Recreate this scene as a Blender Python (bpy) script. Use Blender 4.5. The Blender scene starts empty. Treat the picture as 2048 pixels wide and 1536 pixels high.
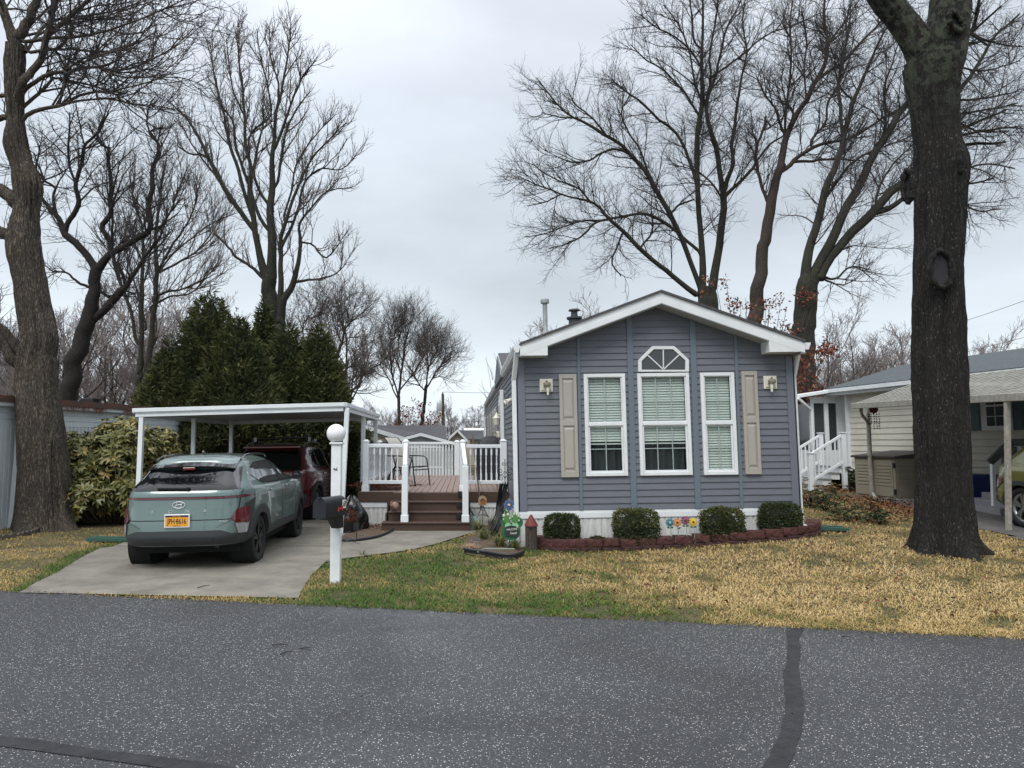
import bpy, bmesh, math, random
import numpy as np
from mathutils import Vector, Matrix, noise
random.seed(7)
R=math.radians
sc=bpy.context.scene
COL=sc.collection
# ---- camera model: eye height, focal length, principal point of the lens (2048x1536 units)
H=1.65; F=1420.; CX=930.; CY=768.; TH=math.atan(115/1420)
CT,ST=math.cos(TH),math.sin(TH)
def at(px,py,Y):
    u=(px-CX)/F; v=(CY-py)/F
    k=Y/(CT-v*ST)
    return Vector((u*k,Y,H+(ST+v*CT)*k))
def gr(px,py,h=0.):
    u=(px-CX)/F; v=(CY-py)/F
    k=(h-H)/(ST+v*CT)
    return Vector((u*k,(CT-v*ST)*k,h))
def sst(a,b,x):
    t=np.clip((x-a)/(b-a),0,1); return t*t*(3-2*t)
def gh(x,y):
    "ground height: level by the road, rising gently to the right rear"
    a=0.21*sst(2.2,6.3,x)*sst(6.6,10.2,y)
    b=0.14*sst(4.5,9.,x)*sst(10.,16.,y)
    c=0.05*sst(-6.,-9.,x)*sst(8.5,12.,y)
    return a+b+c
# ---- materials
def mat(name,col,rough=.6,var=None,vs=6.,bump=0,bs=40.,metal=0,spec=.5,coat=0,stretch=(1,1,1),detail=6,extra=None,co='Object',trans=0,alpha=1,sub=None):
    m=bpy.data.materials.new(name); m.use_nodes=True
    nt=m.node_tree; N=nt.nodes; L=nt.links
    b=N['Principled BSDF']
    c=col if len(col)==4 else (*col,1)
    b.inputs['Base Color'].default_value=c
    b.inputs['Roughness'].default_value=rough
    b.inputs['Metallic'].default_value=metal
    b.inputs['Specular IOR Level'].default_value=spec
    b.inputs['Coat Weight'].default_value=coat
    if coat: b.inputs['Coat Roughness'].default_value=.05
    if var or bump:
        tc=N.new('ShaderNodeTexCoord'); mp=N.new('ShaderNodeMapping'); mp.inputs['Scale'].default_value=stretch
        L.new(tc.outputs[co],mp.inputs[0])
    if var:
        n=N.new('ShaderNodeTexNoise'); n.inputs['Scale'].default_value=vs; n.inputs['Detail'].default_value=detail; n.inputs['Roughness'].default_value=.65
        L.new(mp.outputs[0],n.inputs['Vector'])
        cr=N.new('ShaderNodeValToRGB'); cr.color_ramp.elements[0].position=.36; cr.color_ramp.elements[1].position=.66
        cr.color_ramp.elements[0].color=(*var,1); cr.color_ramp.elements[1].color=c
        L.new(n.outputs['Fac'],cr.inputs[0]); L.new(cr.outputs[0],b.inputs['Base Color'])
    if bump:
        n2=N.new('ShaderNodeTexNoise'); n2.inputs['Scale'].default_value=bs; n2.inputs['Detail'].default_value=5
        L.new(mp.outputs[0],n2.inputs['Vector'])
        bp=N.new('ShaderNodeBump'); bp.inputs['Strength'].default_value=min(1,bump*10); bp.inputs['Distance'].default_value=.01*max(bump,.1)*5
        L.new(n2.outputs['Fac'],bp.inputs['Height']); L.new(bp.outputs[0],b.inputs['Normal'])
    if trans: b.inputs['Transmission Weight'].default_value=trans
    return m
def attr_mat(name,stops,rough=.7,spec=.3,nz=None,trl=0):
    "colour from the per-vertex variation value 'var' (one value per blade or leaf)"
    m=bpy.data.materials.new(name); m.use_nodes=True
    N=m.node_tree.nodes; L=m.node_tree.links; b=N['Principled BSDF']
    a=N.new('ShaderNodeAttribute'); a.attribute_name='var'
    cr=N.new('ShaderNodeValToRGB'); e=cr.color_ramp.elements
    e[0].position=stops[0][0]; e[0].color=(*stops[0][1],1)
    e[1].position=stops[-1][0]; e[1].color=(*stops[-1][1],1)
    for p,c in stops[1:-1]:
        x=e.new(p); x.color=(*c,1)
    L.new(a.outputs['Fac'],cr.inputs[0]); L.new(cr.outputs[0],b.inputs['Base Color'])
    b.inputs['Roughness'].default_value=rough; b.inputs['Specular IOR Level'].default_value=spec
    if trl:
        t=N.new('ShaderNodeBsdfTranslucent'); mx=N.new('ShaderNodeMixShader'); mx.inputs[0].default_value=trl
        L.new(cr.outputs[0],t.inputs[0]); L.new(b.outputs[0],mx.inputs[1]); L.new(t.outputs[0],mx.inputs[2])
        L.new(mx.outputs[0],N['Material Output'].inputs[0])
    return m
# ---- objects
WM={}
def tag(o,label=None,cat=None,group=None,kind=None):
    if label: o['label']=label
    if cat: o['category']=cat
    if group: o['group']=group
    if kind: o['kind']=kind
    return o
def thing(name,label,cat,loc=(0,0,0),rot=(0,0,0),group=None,scale=1):
    o=bpy.data.objects.new(name,None); COL.objects.link(o); o.empty_display_size=.2
    o.location=loc; o.rotation_euler=rot; o.scale=(scale,)*3
    from mathutils import Euler
    WM[o.name]=Matrix.Translation(Vector(loc))@Euler(rot).to_matrix().to_4x4()@Matrix.Scale(scale,4)
    return tag(o,label,cat,group)
def link(name,me,m,parent=None,loc=None,world=True):
    "link mesh data; vertices are in world space unless world is False (then in the thing's own space)"
    if parent is not None:
        M=WM[parent.name]
        if world: me.transform(M.inverted())
        o=bpy.data.objects.new(name,me); COL.objects.link(o); o.parent=parent; WM[o.name]=M
    else:
        loc=Vector(loc) if loc is not None else Vector((0,0,0))
        if world: me.transform(Matrix.Translation(-loc))
        o=bpy.data.objects.new(name,me); COL.objects.link(o); o.location=loc; WM[o.name]=Matrix.Translation(loc)
    if m: 
        for mm in (m if isinstance(m,list) else [m]): me.materials.append(mm)
    return o
class MB:
    def __init__(s): s.v=[]; s.f=[]; s.sm=[]; s.mi=[]; s.cur=0
    def _add(s,vs,fs,smooth=False):
        b=len(s.v); s.v+= [tuple(x) for x in vs]
        for f in fs: s.f.append(tuple(i+b for i in f)); s.sm.append(smooth); s.mi.append(s.cur)
        return s
    def box(s,x0,x1,y0,y1,z0,z1,M=None):
        vs=[Vector(p) for p in ((x0,y0,z0),(x1,y0,z0),(x1,y1,z0),(x0,y1,z0),(x0,y0,z1),(x1,y0,z1),(x1,y1,z1),(x0,y1,z1))]
        if M is not None: vs=[M@v for v in vs]
        return s._add(vs,[(3,2,1,0),(4,5,6,7),(0,1,5,4),(1,2,6,5),(2,3,7,6),(3,0,4,7)])
    def hexa(s,b,t):
        return s._add(list(b)+list(t),[(3,2,1,0),(4,5,6,7),(0,1,5,4),(1,2,6,5),(2,3,7,6),(3,0,4,7)])
    def prism(s,pts,d,cap=True,smooth=False):
        "pts: planar 3d loop, extruded by vector d"
        n=len(pts); d=Vector(d); p=[Vector(q) for q in pts]
        fs=[(i,(i+1)%n,n+(i+1)%n,n+i) for i in range(n)]
        if cap: fs+= [tuple(range(n-1,-1,-1)),tuple(range(n,2*n))]
        return s._add(p+[q+d for q in p],fs,smooth)
    def bar(s,a,b,w,h=None,up=(0,0,1)):
        a=Vector(a); b=Vector(b); h=h or w; t=(b-a).normalized(); up=Vector(up)
        if abs(t.dot(up))>.98: up=Vector((0,1,0))
        u=t.cross(up).normalized(); v=u.cross(t).normalized()
        o=[u*-w/2+v*-h/2,u*w/2+v*-h/2,u*w/2+v*h/2,u*-w/2+v*h/2]
        return s._add([a+q for q in o]+[b+q for q in o],[(3,2,1,0),(4,5,6,7),(0,1,5,4),(1,2,6,5),(2,3,7,6),(3,0,4,7)])
    def tube(s,pts,r,n=8,closed=False,cap=True):
        pts=[Vector(p) for p in pts]; k=len(pts)
        rr=r if isinstance(r,(list,tuple)) else [r]*k
        vs=[]; ref=None
        for i,p in enumerate(pts):
            t=(pts[(i+1)%k if closed else min(i+1,k-1)]-pts[(i-1)%k if closed else max(i-1,0)]).normalized()
            if ref is None: ref=Vector((0,0,1)) if abs(t.z)<.9 else Vector((1,0,0))
            u=t.cross(ref).normalized(); ref=u.cross(t).normalized()
            for j in range(n):
                a=2*math.pi*j/n; vs.append(p+u*math.cos(a)*rr[i]+ref*math.sin(a)*rr[i])
        fs=[]
        for i in range(k if closed else k-1):
            i2=(i+1)%k
            for j in range(n):
                j2=(j+1)%n; fs.append((i*n+j,i*n+j2,i2*n+j2,i2*n+j))
        if cap and not closed: fs+= [tuple(range(n-1,-1,-1)),tuple((k-1)*n+j for j in range(n))]
        return s._add(vs,fs,True)
    def lathe(s,prof,n=24,M=None,c=(0,0,0),cap=True):
        "prof: [(r,z)] around z axis"
        vs=[]; c=Vector(c)
        for r,z in prof:
            for j in range(n):
                a=2*math.pi*j/n; v=Vector((r*math.cos(a),r*math.sin(a),z))
                if M is not None: v=M@v
                vs.append(v+c)
        k=len(prof); fs=[(i*n+j,i*n+(j+1)%n,(i+1)*n+(j+1)%n,(i+1)*n+j) for i in range(k-1) for j in range(n)]
        if cap: fs+= [tuple(range(n-1,-1,-1)),tuple((k-1)*n+j for j in range(n))]
        return s._add(vs,fs,True)
    def sphere(s,c,r,n=16,k=10,sc=(1,1,1)):
        c=Vector(c)
        pr=[(max(1e-4,math.sin(math.pi*i/k))*r,-math.cos(math.pi*i/k)*r) for i in range(k+1)]
        M=Matrix.Diagonal((*sc,1))
        return s.lathe(pr,n,M=M,c=c)
    def quad(s,*p): return s._add([Vector(q) for q in p],[tuple(range(len(p)))])
    def grid(s,fn,nu,nv,smooth=True):
        vs=[fn(i/nu,j/nv) for j in range(nv+1) for i in range(nu+1)]
        fs=[(j*(nu+1)+i,j*(nu+1)+i+1,(j+1)*(nu+1)+i+1,(j+1)*(nu+1)+i) for j in range(nv) for i in range(nu)]
        return s._add(vs,fs,smooth)
    def mesh(s,name):
        me=bpy.data.meshes.new(name); me.from_pydata(s.v,[],s.f); 
        me.polygons.foreach_set('use_smooth',s.sm)
        me.polygons.foreach_set('material_index',s.mi); me.update()
        return me
    def build(s,name,m,parent=None,loc=None,world=True,bev=0,label=None,auto=0):
        me=s.mesh(name)
        if auto or any(s.sm):
            try: me.set_sharp_from_angle(angle=R(auto or 40))
            except Exception: pass
        o=link(name,me,m,parent,loc,world)
        if bev:
            b=o.modifiers.new('bevel','BEVEL'); b.width=bev; b.segments=2; b.limit_method='ANGLE'
        if label: o['label']=label
        return o
def npmesh(name,V,Q=None,T=None,var=None,smooth=False):
    "fast mesh from numpy arrays: quads Q (n,4), triangles T (m,3)"
    me=bpy.data.meshes.new(name); V=np.asarray(V,dtype=np.float32).reshape(-1,3)
    Q=np.zeros((0,4),int) if Q is None else np.asarray(Q).reshape(-1,4)
    T=np.zeros((0,3),int) if T is None else np.asarray(T).reshape(-1,3)
    nl=Q.size+T.size; npoly=len(Q)+len(T)
    me.vertices.add(len(V)); me.vertices.foreach_set('co',V.ravel())
    me.loops.add(nl); me.loops.foreach_set('vertex_index',np.concatenate([Q.ravel(),T.ravel()]).astype(np.int32))
    me.polygons.add(npoly)
    st=np.concatenate([np.arange(len(Q))*4,len(Q)*4+np.arange(len(T))*3]).astype(np.int32)
    me.polygons.foreach_set('loop_start',st)
    try: me.polygons.foreach_set('loop_total',np.concatenate([np.full(len(Q),4),np.full(len(T),3)]).astype(np.int32))
    except Exception: pass
    if smooth: me.polygons.foreach_set('use_smooth',np.ones(npoly,dtype=bool))
    if var is not None:
        a=me.attributes.new('var','FLOAT','POINT'); a.data.foreach_set('value',np.asarray(var,dtype=np.float32).ravel())
    me.update(calc_edges=True)
    return me
def nrm(a): return a/np.maximum(np.linalg.norm(a,axis=-1,keepdims=True),1e-9)
def tubes(P,Rr,n=3):
    "P (S,k,3) paths, Rr (S,k) radii -> V,Q"
    S,k,_=P.shape
    t=nrm(np.gradient(P,axis=1)); ref=np.array([.31,.87,.12]); 
    u=nrm(np.cross(t,ref)); v=np.cross(t,u)
    a=np.arange(n)*2*np.pi/n
    V=P[:,:,None,:]+Rr[:,:,None,None]*(np.cos(a)[None,None,:,None]*u[:,:,None,:]+np.sin(a)[None,None,:,None]*v[:,:,None,:])
    idx=np.arange(S*k*n).reshape(S,k,n); nx=np.roll(idx,-1,axis=2)
    Q=np.stack([idx[:,:-1],nx[:,:-1],nx[:,1:],idx[:,1:]],axis=-1).reshape(-1,4)
    return V.reshape(-1,3),Q
def smooth_path(pts,n):
    "Catmull-Rom resample of rows [x,y,z,r] to n points"
    P=np.array(pts,float); k=len(P)
    if k==2: 
        t=np.linspace(0,1,n)[:,None]; return P[0]*(1-t)+P[1]*t
    Pe=np.vstack([2*P[0]-P[1],P,2*P[-1]-P[-2]])
    d=np.r_[0,np.cumsum(np.linalg.norm(np.diff(P[:,:3],axis=0),axis=1))]; s=np.linspace(0,d[-1],n)
    out=[]
    for x in s:
        i=min(np.searchsorted(d,x,side='right')-1,k-2); t=(x-d[i])/(d[i+1]-d[i])
        a,b,c,e=Pe[i],Pe[i+1],Pe[i+2],Pe[i+3]
        out.append(.5*((2*b)+(-a+c)*t+(2*a-5*b+4*c-e)*t*t+(-a+3*b-3*c+e)*t**3))
    return np.array(out)
FONT_CACHE={}
def text_mesh(s,size,depth=.004,bold=0,shear=0,sx=1):
    cu=bpy.data.curves.new('lettering','FONT'); cu.body=s; cu.size=size; cu.extrude=depth; cu.align_x='CENTER'; cu.align_y='CENTER'; cu.offset=bold; cu.shear=shear
    cu.resolution_u=3
    o=bpy.data.objects.new('t',cu); COL.objects.link(o)
    dg=bpy.context.evaluated_depsgraph_get(); dg.update()
    me=bpy.data.meshes.new_from_object(o.evaluated_get(dg)); bpy.data.objects.remove(o); bpy.data.curves.remove(cu)
    me.materials.clear(); me.transform(Matrix.Diagonal((sx,1,1,1)))
    return me
def letters(name,s,size,m,parent,M,depth=.003,bold=0,shear=0,sx=1,world=True,label=None):
    me=text_mesh(s,size,depth,bold,shear,sx); me.transform(M)
    o=link(name,me,m,parent,world=world)
    if label: o['label']=label
    return o
# ---------------- camera, light, sky
cam=bpy.data.cameras.new('camera'); co=bpy.data.objects.new('camera',cam); COL.objects.link(co); sc.camera=co
co.location=(0,0,H); co.rotation_euler=(math.pi/2+TH,0,0)
cam.sensor_width=36; cam.lens=F/2048*36; cam.shift_x=(1024-CX)/2048; cam.clip_end=2000; cam.clip_start=.05
w=bpy.data.worlds.new('World'); sc.world=w; w.use_nodes=True
N=w.node_tree.nodes; L=w.node_tree.links; bg=N['Background']
SUN_EL,SUN_AZ=R(52),R(205)
sky=N.new('ShaderNodeTexSky'); sky.sky_type='NISHITA'; sky.sun_disc=False; sky.sun_elevation=SUN_EL; sky.sun_rotation=SUN_AZ
tc=N.new('ShaderNodeTexCoord'); sep=N.new('ShaderNodeSeparateXYZ'); L.new(tc.outputs['Generated'],sep.inputs[0])
# overcast layer: colour by elevation (grey near horizon, brighter towards the zenith) broken by cloud noise
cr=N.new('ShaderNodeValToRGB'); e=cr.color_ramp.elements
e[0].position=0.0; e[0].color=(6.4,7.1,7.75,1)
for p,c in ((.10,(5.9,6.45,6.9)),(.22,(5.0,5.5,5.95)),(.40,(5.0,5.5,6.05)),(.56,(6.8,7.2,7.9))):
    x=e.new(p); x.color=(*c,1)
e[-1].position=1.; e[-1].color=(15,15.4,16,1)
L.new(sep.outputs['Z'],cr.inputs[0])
mp=N.new('ShaderNodeMapping'); mp.inputs['Scale'].default_value=(1.1,1.1,3.2); mp.inputs['Location'].default_value=(.7,.2,.1); L.new(tc.outputs['Generated'],mp.inputs[0])
nz=N.new('ShaderNodeTexNoise'); nz.inputs['Scale'].default_value=1.5; nz.inputs['Detail'].default_value=6; nz.inputs['Roughness'].default_value=.5; nz.inputs['Distortion'].default_value=.4
L.new(mp.outputs[0],nz.inputs['Vector'])
mr=N.new('ShaderNodeMapRange'); mr.inputs[1].default_value=.32; mr.inputs[2].default_value=.68; mr.inputs[3].default_value=.80; mr.inputs[4].default_value=1.16
L.new(nz.outputs['Fac'],mr.inputs[0])
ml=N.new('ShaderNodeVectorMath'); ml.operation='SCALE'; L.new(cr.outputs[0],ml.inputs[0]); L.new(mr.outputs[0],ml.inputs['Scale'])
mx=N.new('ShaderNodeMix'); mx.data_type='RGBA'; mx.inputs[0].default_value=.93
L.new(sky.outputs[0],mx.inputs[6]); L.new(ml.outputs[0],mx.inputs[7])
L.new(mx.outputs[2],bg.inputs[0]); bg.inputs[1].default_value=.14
sl=bpy.data.lights.new('sun','SUN'); sl.energy=1.9; sl.angle=R(28); sl.color=(1,.97,.93)
so=bpy.data.objects.new('sun',sl); COL.objects.link(so)
so.rotation_euler=(math.pi/2-SUN_EL,0,R(-25))
sc.view_settings.view_transform='Standard'; sc.view_settings.look='None'; sc.view_settings.gamma=1; sc.view_settings.use_curve_mapping=False
sc.view_settings.exposure=0.14
# ---------------- ground structure
def node_ground():
    m=bpy.data.materials.new('lawn_soil'); m.use_nodes=True; N=m.node_tree.nodes; L=m.node_tree.links; b=N['Principled BSDF']
    tc=N.new('ShaderNodeTexCoord')
    n=N.new('ShaderNodeTexNoise'); n.inputs['Scale'].default_value=.9; n.inputs['Detail'].default_value=8
    n2=N.new('ShaderNodeTexNoise'); n2.inputs['Scale'].default_value=28; n2.inputs['Detail'].default_value=6; n2.inputs['Roughness'].default_value=.75
    for q in (n,n2): L.new(tc.outputs['Object'],q.inputs['Vector'])
    c1=N.new('ShaderNodeValToRGB'); e=c1.color_ramp.elements; e[0].position=.4; e[0].color=(.085,.075,.03,1); e[1].position=.62; e[1].color=(.17,.125,.06,1)
    c2=N.new('ShaderNodeValToRGB'); e=c2.color_ramp.elements; e[0].position=.35; e[0].color=(.35,.35,.35,1); e[1].position=.68; e[1].color=(1.3,1.3,1.2,1)
    L.new(n.outputs['Fac'],c1.inputs[0]); L.new(n2.outputs['Fac'],c2.inputs[0])
    mx=N.new('ShaderNodeMix'); mx.data_type='RGBA'; mx.blend_type='MULTIPLY'; mx.inputs[0].default_value=1
    L.new(c1.outputs[0],mx.inputs[6]); L.new(c2.outputs[0],mx.inputs[7]); L.new(mx.outputs[2],b.inputs['Base Color'])
    b.inputs['Roughness'].default_value=.95
    bp=N.new('ShaderNodeBump'); bp.inputs['Strength'].default_value=.8; bp.inputs['Distance'].default_value=.02; L.new(n2.outputs['Fac'],bp.inputs['Height']); L.new(bp.outputs[0],b.inputs['Normal'])
    return m
M_soil=node_ground()
xs=np.r_[-400,-200,-100,-60,-40,-30,-24,np.arange(-20,20.01,.4),24,30,40,60,100,200,400]
ys=np.r_[-200,-60,-20,-8,-3,0,np.arange(2,26.01,.4),30,36,45,60,90,150,300,700]
X,Yg=np.meshgrid(xs,ys); Z=gh(X,Yg)-.006
nx,ny=len(xs),len(ys); ii=np.arange(nx*ny).reshape(ny,nx)
Q=np.stack([ii[:-1,:-1],ii[:-1,1:],ii[1:,1:],ii[1:,:-1]],-1).reshape(-1,4)
g=link('ground',npmesh('ground',np.stack([X,Yg,Z],-1),Q,smooth=True),M_soil); tag(g,kind='structure')
# road edge line through the two measured points
RE0=gr(40,1184); RE1=gr(2048,1277)
def road_y(x): return RE0.y+(x-RE0.x)*(RE1.y-RE0.y)/(RE1.x-RE0.x)
def asphalt():
    m=bpy.data.materials.new('asphalt'); m.use_nodes=True; N=m.node_tree.nodes; L=m.node_tree.links; b=N['Principled BSDF']
    tc=N.new('ShaderNodeTexCoord')
    v=N.new('ShaderNodeTexVoronoi'); v.inputs['Scale'].default_value=122; v.inputs['Randomness'].default_value=1; L.new(tc.outputs['Object'],v.inputs['Vector'])
    s2=N.new('ShaderNodeSeparateColor'); L.new(v.outputs['Color'],s2.inputs[0])
    cr=N.new('ShaderNodeValToRGB'); e=cr.color_ramp.elements; cr.color_ramp.interpolation='CONSTANT'
    e[0].position=0; e[0].color=(.018,.019,.020,1); e[1].position=.94; e[1].color=(.50,.49,.46,1)
    for p,c in ((.35,(.030,.031,.032)),(.62,(.052,.053,.054)),(.82,(.15,.148,.142))):
        x=e.new(p); x.color=(*c,1)
    L.new(s2.outputs[0],cr.inputs[0])
    dd=N.new('ShaderNodeMath'); dd.operation='LESS_THAN'; dd.inputs[1].default_value=.46; L.new(v.outputs['Distance'],dd.inputs[0])
    mx=N.new('ShaderNodeMix'); mx.data_type='RGBA'; mx.inputs[6].default_value=(.035,.037,.042,1); L.new(dd.outputs[0],mx.inputs[0]); L.new(cr.outputs[0],mx.inputs[7])
    n=N.new('ShaderNodeTexNoise'); n.inputs['Scale'].default_value=.55; n.inputs['Detail'].default_value=5; n.inputs['Distortion'].default_value=.6; L.new(tc.outputs['Object'],n.inputs['Vector'])
    mr=N.new('ShaderNodeMapRange'); mr.inputs[1].default_value=.38; mr.inputs[2].default_value=.62; mr.inputs[3].default_value=.72; mr.inputs[4].default_value=1.3; L.new(n.outputs['Fac'],mr.inputs[0])
    sc_=N.new('ShaderNodeVectorMath'); sc_.operation='SCALE'; L.new(mx.outputs[2],sc_.inputs[0]); L.new(mr.outputs[0],sc_.inputs['Scale'])
    L.new(sc_.outputs[0],b.inputs['Base Color'])
    mr2=N.new('ShaderNodeMapRange'); mr2.inputs[1].default_value=.42; mr2.inputs[2].default_value=.6; mr2.inputs[3].default_value=.55; mr2.inputs[4].default_value=.36; L.new(n.outputs['Fac'],mr2.inputs[0]); L.new(mr2.outputs[0],b.inputs['Roughness'])
    b.inputs['Specular IOR Level'].default_value=.55
    bp=N.new('ShaderNodeBump'); bp.inputs['Strength'].default_value=.55; bp.inputs['Distance'].default_value=.004; bp.invert=True; L.new(v.outputs['Distance'],bp.inputs['Height']); L.new(bp.outputs[0],b.inputs['Normal'])
    return m
M_asph=asphalt()
# road: uneven edge against the lawn
xe=np.r_[-400,-100,-40,np.arange(-20,20.01,.12),40,100,400]
ye=road_y(xe)+np.array([noise.noise(Vector((x*1.3,3.1,0)))*.035+noise.noise(Vector((x*6,1.1,0)))*.018 for x in xe])
n=len(xe); V=np.zeros((2*n,3)); V[:n,0]=xe; V[:n,1]=road_y(xe)-9.; V[n:,0]=xe; V[n:,1]=ye; V[:,2]=.004
Q=[(i,i+1,n+i+1,n+i) for i in range(n-1)]
tag(link('road',npmesh('road',V,Q),M_asph),kind='structure')
# concrete
def concrete(name,c1,c2,seams=()):
    m=mat(name,c1,.8,var=c2,vs=2.2,bump=.04,bs=90,detail=9)
    N=m.node_tree.nodes; L=m.node_tree.links; b=N['Principled BSDF']
    src=b.inputs['Base Color'].links[0].from_socket
    tc=N.new('ShaderNodeTexCoord'); n=N.new('ShaderNodeTexNoise'); n.inputs['Scale'].default_value=160; n.inputs['Detail'].default_value=3; L.new(tc.outputs['Object'],n.inputs['Vector'])
    mr=N.new('ShaderNodeMapRange'); mr.inputs[1].default_value=.3; mr.inputs[2].default_value=.7; mr.inputs[3].default_value=.78; mr.inputs[4].default_value=1.2; L.new(n.outputs['Fac'],mr.inputs[0])
    s=N.new('ShaderNodeVectorMath'); s.operation='SCALE'; L.new(src,s.inputs[0]); L.new(mr.outputs[0],s.inputs['Scale']); L.new(s.outputs[0],b.inputs['Base Color'])
    return m
M_conc=concrete('driveway_concrete',(.225,.21,.175),(.135,.126,.106))
def flat_poly(name,pts,z,m,res=None):
    "flat sheet from an outline (x,y)"
    bm=bmesh.new(); vs=[bm.verts.new((p[0],p[1],z if z is not None else gh(p[0],p[1]))) for p in pts]; f=bm.faces.new(vs); f.normal_update()
    if f.normal.z<0: f.normal_flip()
    bmesh.ops.triangulate(bm,faces=[f]); me=bpy.data.meshes.new(name); bm.to_mesh(me); bm.free()
    return link(name,me,m)
def g2(*pp): return [(gr(*p).x,gr(*p).y) for p in pp]
DL=g2((38,1187),(75,1165),(112,1148),(165,1115),(200,1098))+[(-5.5,11.3),(-5.9,13.5),(-6.05,18.4)]
LE=g2((597,1198),(606,1178),(622,1153),(650,1126),(672,1121),(732,1113),(790,1106),(831,1099),(870,1090),(901,1080),(943,1067))
BED=g2((678,1086),(710,1084),(745,1079),(765,1074),(782,1065),(792,1055))
drive=[p for p in DL]+[(-2.15,18.4),(-2.12,14.1)]+[BED[0]]+[LE[4],LE[3],LE[2],LE[1],LE[0]]
d=flat_poly('driveway',drive,.012,M_conc); tag(d,kind='structure')
walk=[LE[4],BED[0]]+BED[1:]+[(BED[-1][0],14.0),(.25,14.0),(.2,13.0)]+LE[:4:-1]
tag(flat_poly('path',walk,.016,M_conc),kind='structure')
M_joint=mat('joint_dark',(.05,.047,.04),.9)
for yy,(xa,xb) in ((11.32,(-5.45,-2.06)),(14.6,(-5.9,-2.2))):
    j=MB(); j.box(xa,xb,yy-.008,yy+.008,.0125,.0165); tag(j.build('joint',M_joint),kind='structure')
M_mulch=mat('mulch',(.15,.10,.06),.95,var=(.045,.03,.022),vs=38,bump=.2,bs=60)
bed=[p for p in BED]+[(-1.22,14.08),(-2.12,14.08),(-2.12,12.2)]
def bed_sheet(name,outline,m,amp=.02,z0=.02,step=.05):
    "a bumpy soil sheet inside an outline"
    from mathutils.geometry import intersect_point_line
    P=np.array(outline); x0,y0=P.min(0); x1,y1=P.max(0)
    xs=np.arange(x0,x1+step,step); ys=np.arange(y0,y1+step,step)
    def inside(x,y):
        c=False; n=len(P); j=n-1
        for i in range(n):
            if (P[i][1]>y)!=(P[j][1]>y) and x<(P[j][0]-P[i][0])*(y-P[i][1])/(P[j][1]-P[i][1])+P[i][0]: c=not c
            j=i
        return c
    V=[];idx={};Q=[]
    def vid(i,j):
        if (i,j) not in idx:
            idx[(i,j)]=len(V); x=xs[i];y=ys[j]; V.append((x,y,gh(x,y)+z0+amp*noise.noise(Vector((x*7,y*7,0)))+amp*.5*noise.noise(Vector((x*30,y*30,2)))))
        return idx[(i,j)]
    for i in range(len(xs)-1):
        for j in range(len(ys)-1):
            if inside(xs[i]+step/2,ys[j]+step/2): Q.append((vid(i,j),vid(i+1,j),vid(i+1,j+1),vid(i,j+1)))
    o=link(name,npmesh(name,np.array(V),np.array(Q),smooth=True),m); return tag(o,kind='structure')
bed_sheet('garden_bed',bed,M_mulch)
# neighbour's driveway on the right
nd=[(7.9,8.2),(13,8.2),(13,15.8),(11.2,16.2),(9.6,16.6),(9.0,15.0),(8.35,12.0)]
M_conc2=concrete('wet_drive_concrete',(.14,.13,.12),(.085,.08,.078))
bed_sheet('neighbour_driveway',nd,M_conc2,amp=.004,z0=.015,step=.2)
# tar seals on the road
M_tar=mat('tar_seal',(.006,.0065,.008),.62,var=(.022,.023,.026),vs=9,bump=.03,bs=60)
def seal(pts,z=.008):
    L_=[];R_=[]
    for px,py,wd in pts:
        a=gr(px-wd/2,py); b=gr(px+wd/2,py); L_.append((a.x,a.y,z)); R_.append((b.x,b.y,z))
    m=MB(); n=len(L_)
    m._add(L_+R_,[(i,i+1,n+i+1,n+i) for i in range(n-1)]); return m
pts=[]
ctr=[(1589,1257,34),(1590,1262,36),(1587,1275,26),(1589,1300,27),(1584,1335,28),(1583,1350,34),(1586,1375,36),(1589,1400,36),(1588,1430,38),(1582,1465,42),(1572,1490,44),(1562,1515,48),(1548,1545,54),(1530,1590,60),(1500,1660,70)]
cp=smooth_path([(a,b,c,0) for a,b,c in ctr],60)
for i,(a,b,c,_) in enumerate(cp): pts.append((a+random.uniform(-1.2,1.2),b,c*random.uniform(.92,1.06)))
tag(seal(pts).build('road_seal',M_tar),kind='structure')
m=MB(); 
a=[gr(-60,1478),gr(60,1492),gr(180,1508),gr(300,1524),gr(420,1542),gr(560,1566)]
m=MB(); LL=[(p.x,p.y+.055+.012*math.sin(i*2.1),.008) for i,p in enumerate(a)]; RR=[(p.x,p.y-.055,.008) for p in a]; n=len(LL)
m._add(RR+LL,[(i,i+1,n+i+1,n+i) for i in range(n-1)]); tag(m.build('road_seal',M_tar),kind='structure')
# ---------------- blue-grey mobile home
C_side=(.134,.146,.172)
M_side=mat('siding_bluegrey',C_side,.5,var=(.118,.129,.152),vs=3,bump=.03,bs=220,stretch=(1,1,4))
M_trimb=mat('trim_slate',(.125,.160,.195),.5)
M_trimp=mat('corner_grey',(.140,.154,.19),.5)
M_white=mat('vinyl_white',(.74,.77,.78),.42,var=(.66,.69,.70),vs=4)
M_whited=mat('skirting_white',(.70,.72,.71),.5,var=(.50,.50,.47),vs=5,stretch=(3,3,.8))
M_roof=mat('shingle_dark',(.10,.10,.105),.9,var=(.05,.05,.055),vs=26,bump=.1,bs=90)
M_soff=mat('soffit_grey',(.40,.42,.44),.6)
M_glass=mat('window_glass',(.035,.042,.045),.06,spec=.6)
M_glassc=bpy.data.materials.new('clear_glass'); M_glassc.use_nodes=True
_n=M_glassc.node_tree.nodes; _l=M_glassc.node_tree.links; _b=_n['Principled BSDF']; _b.inputs['Roughness'].default_value=.02; _b.inputs['Base Color'].default_value=(.02,.025,.025,1)
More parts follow.
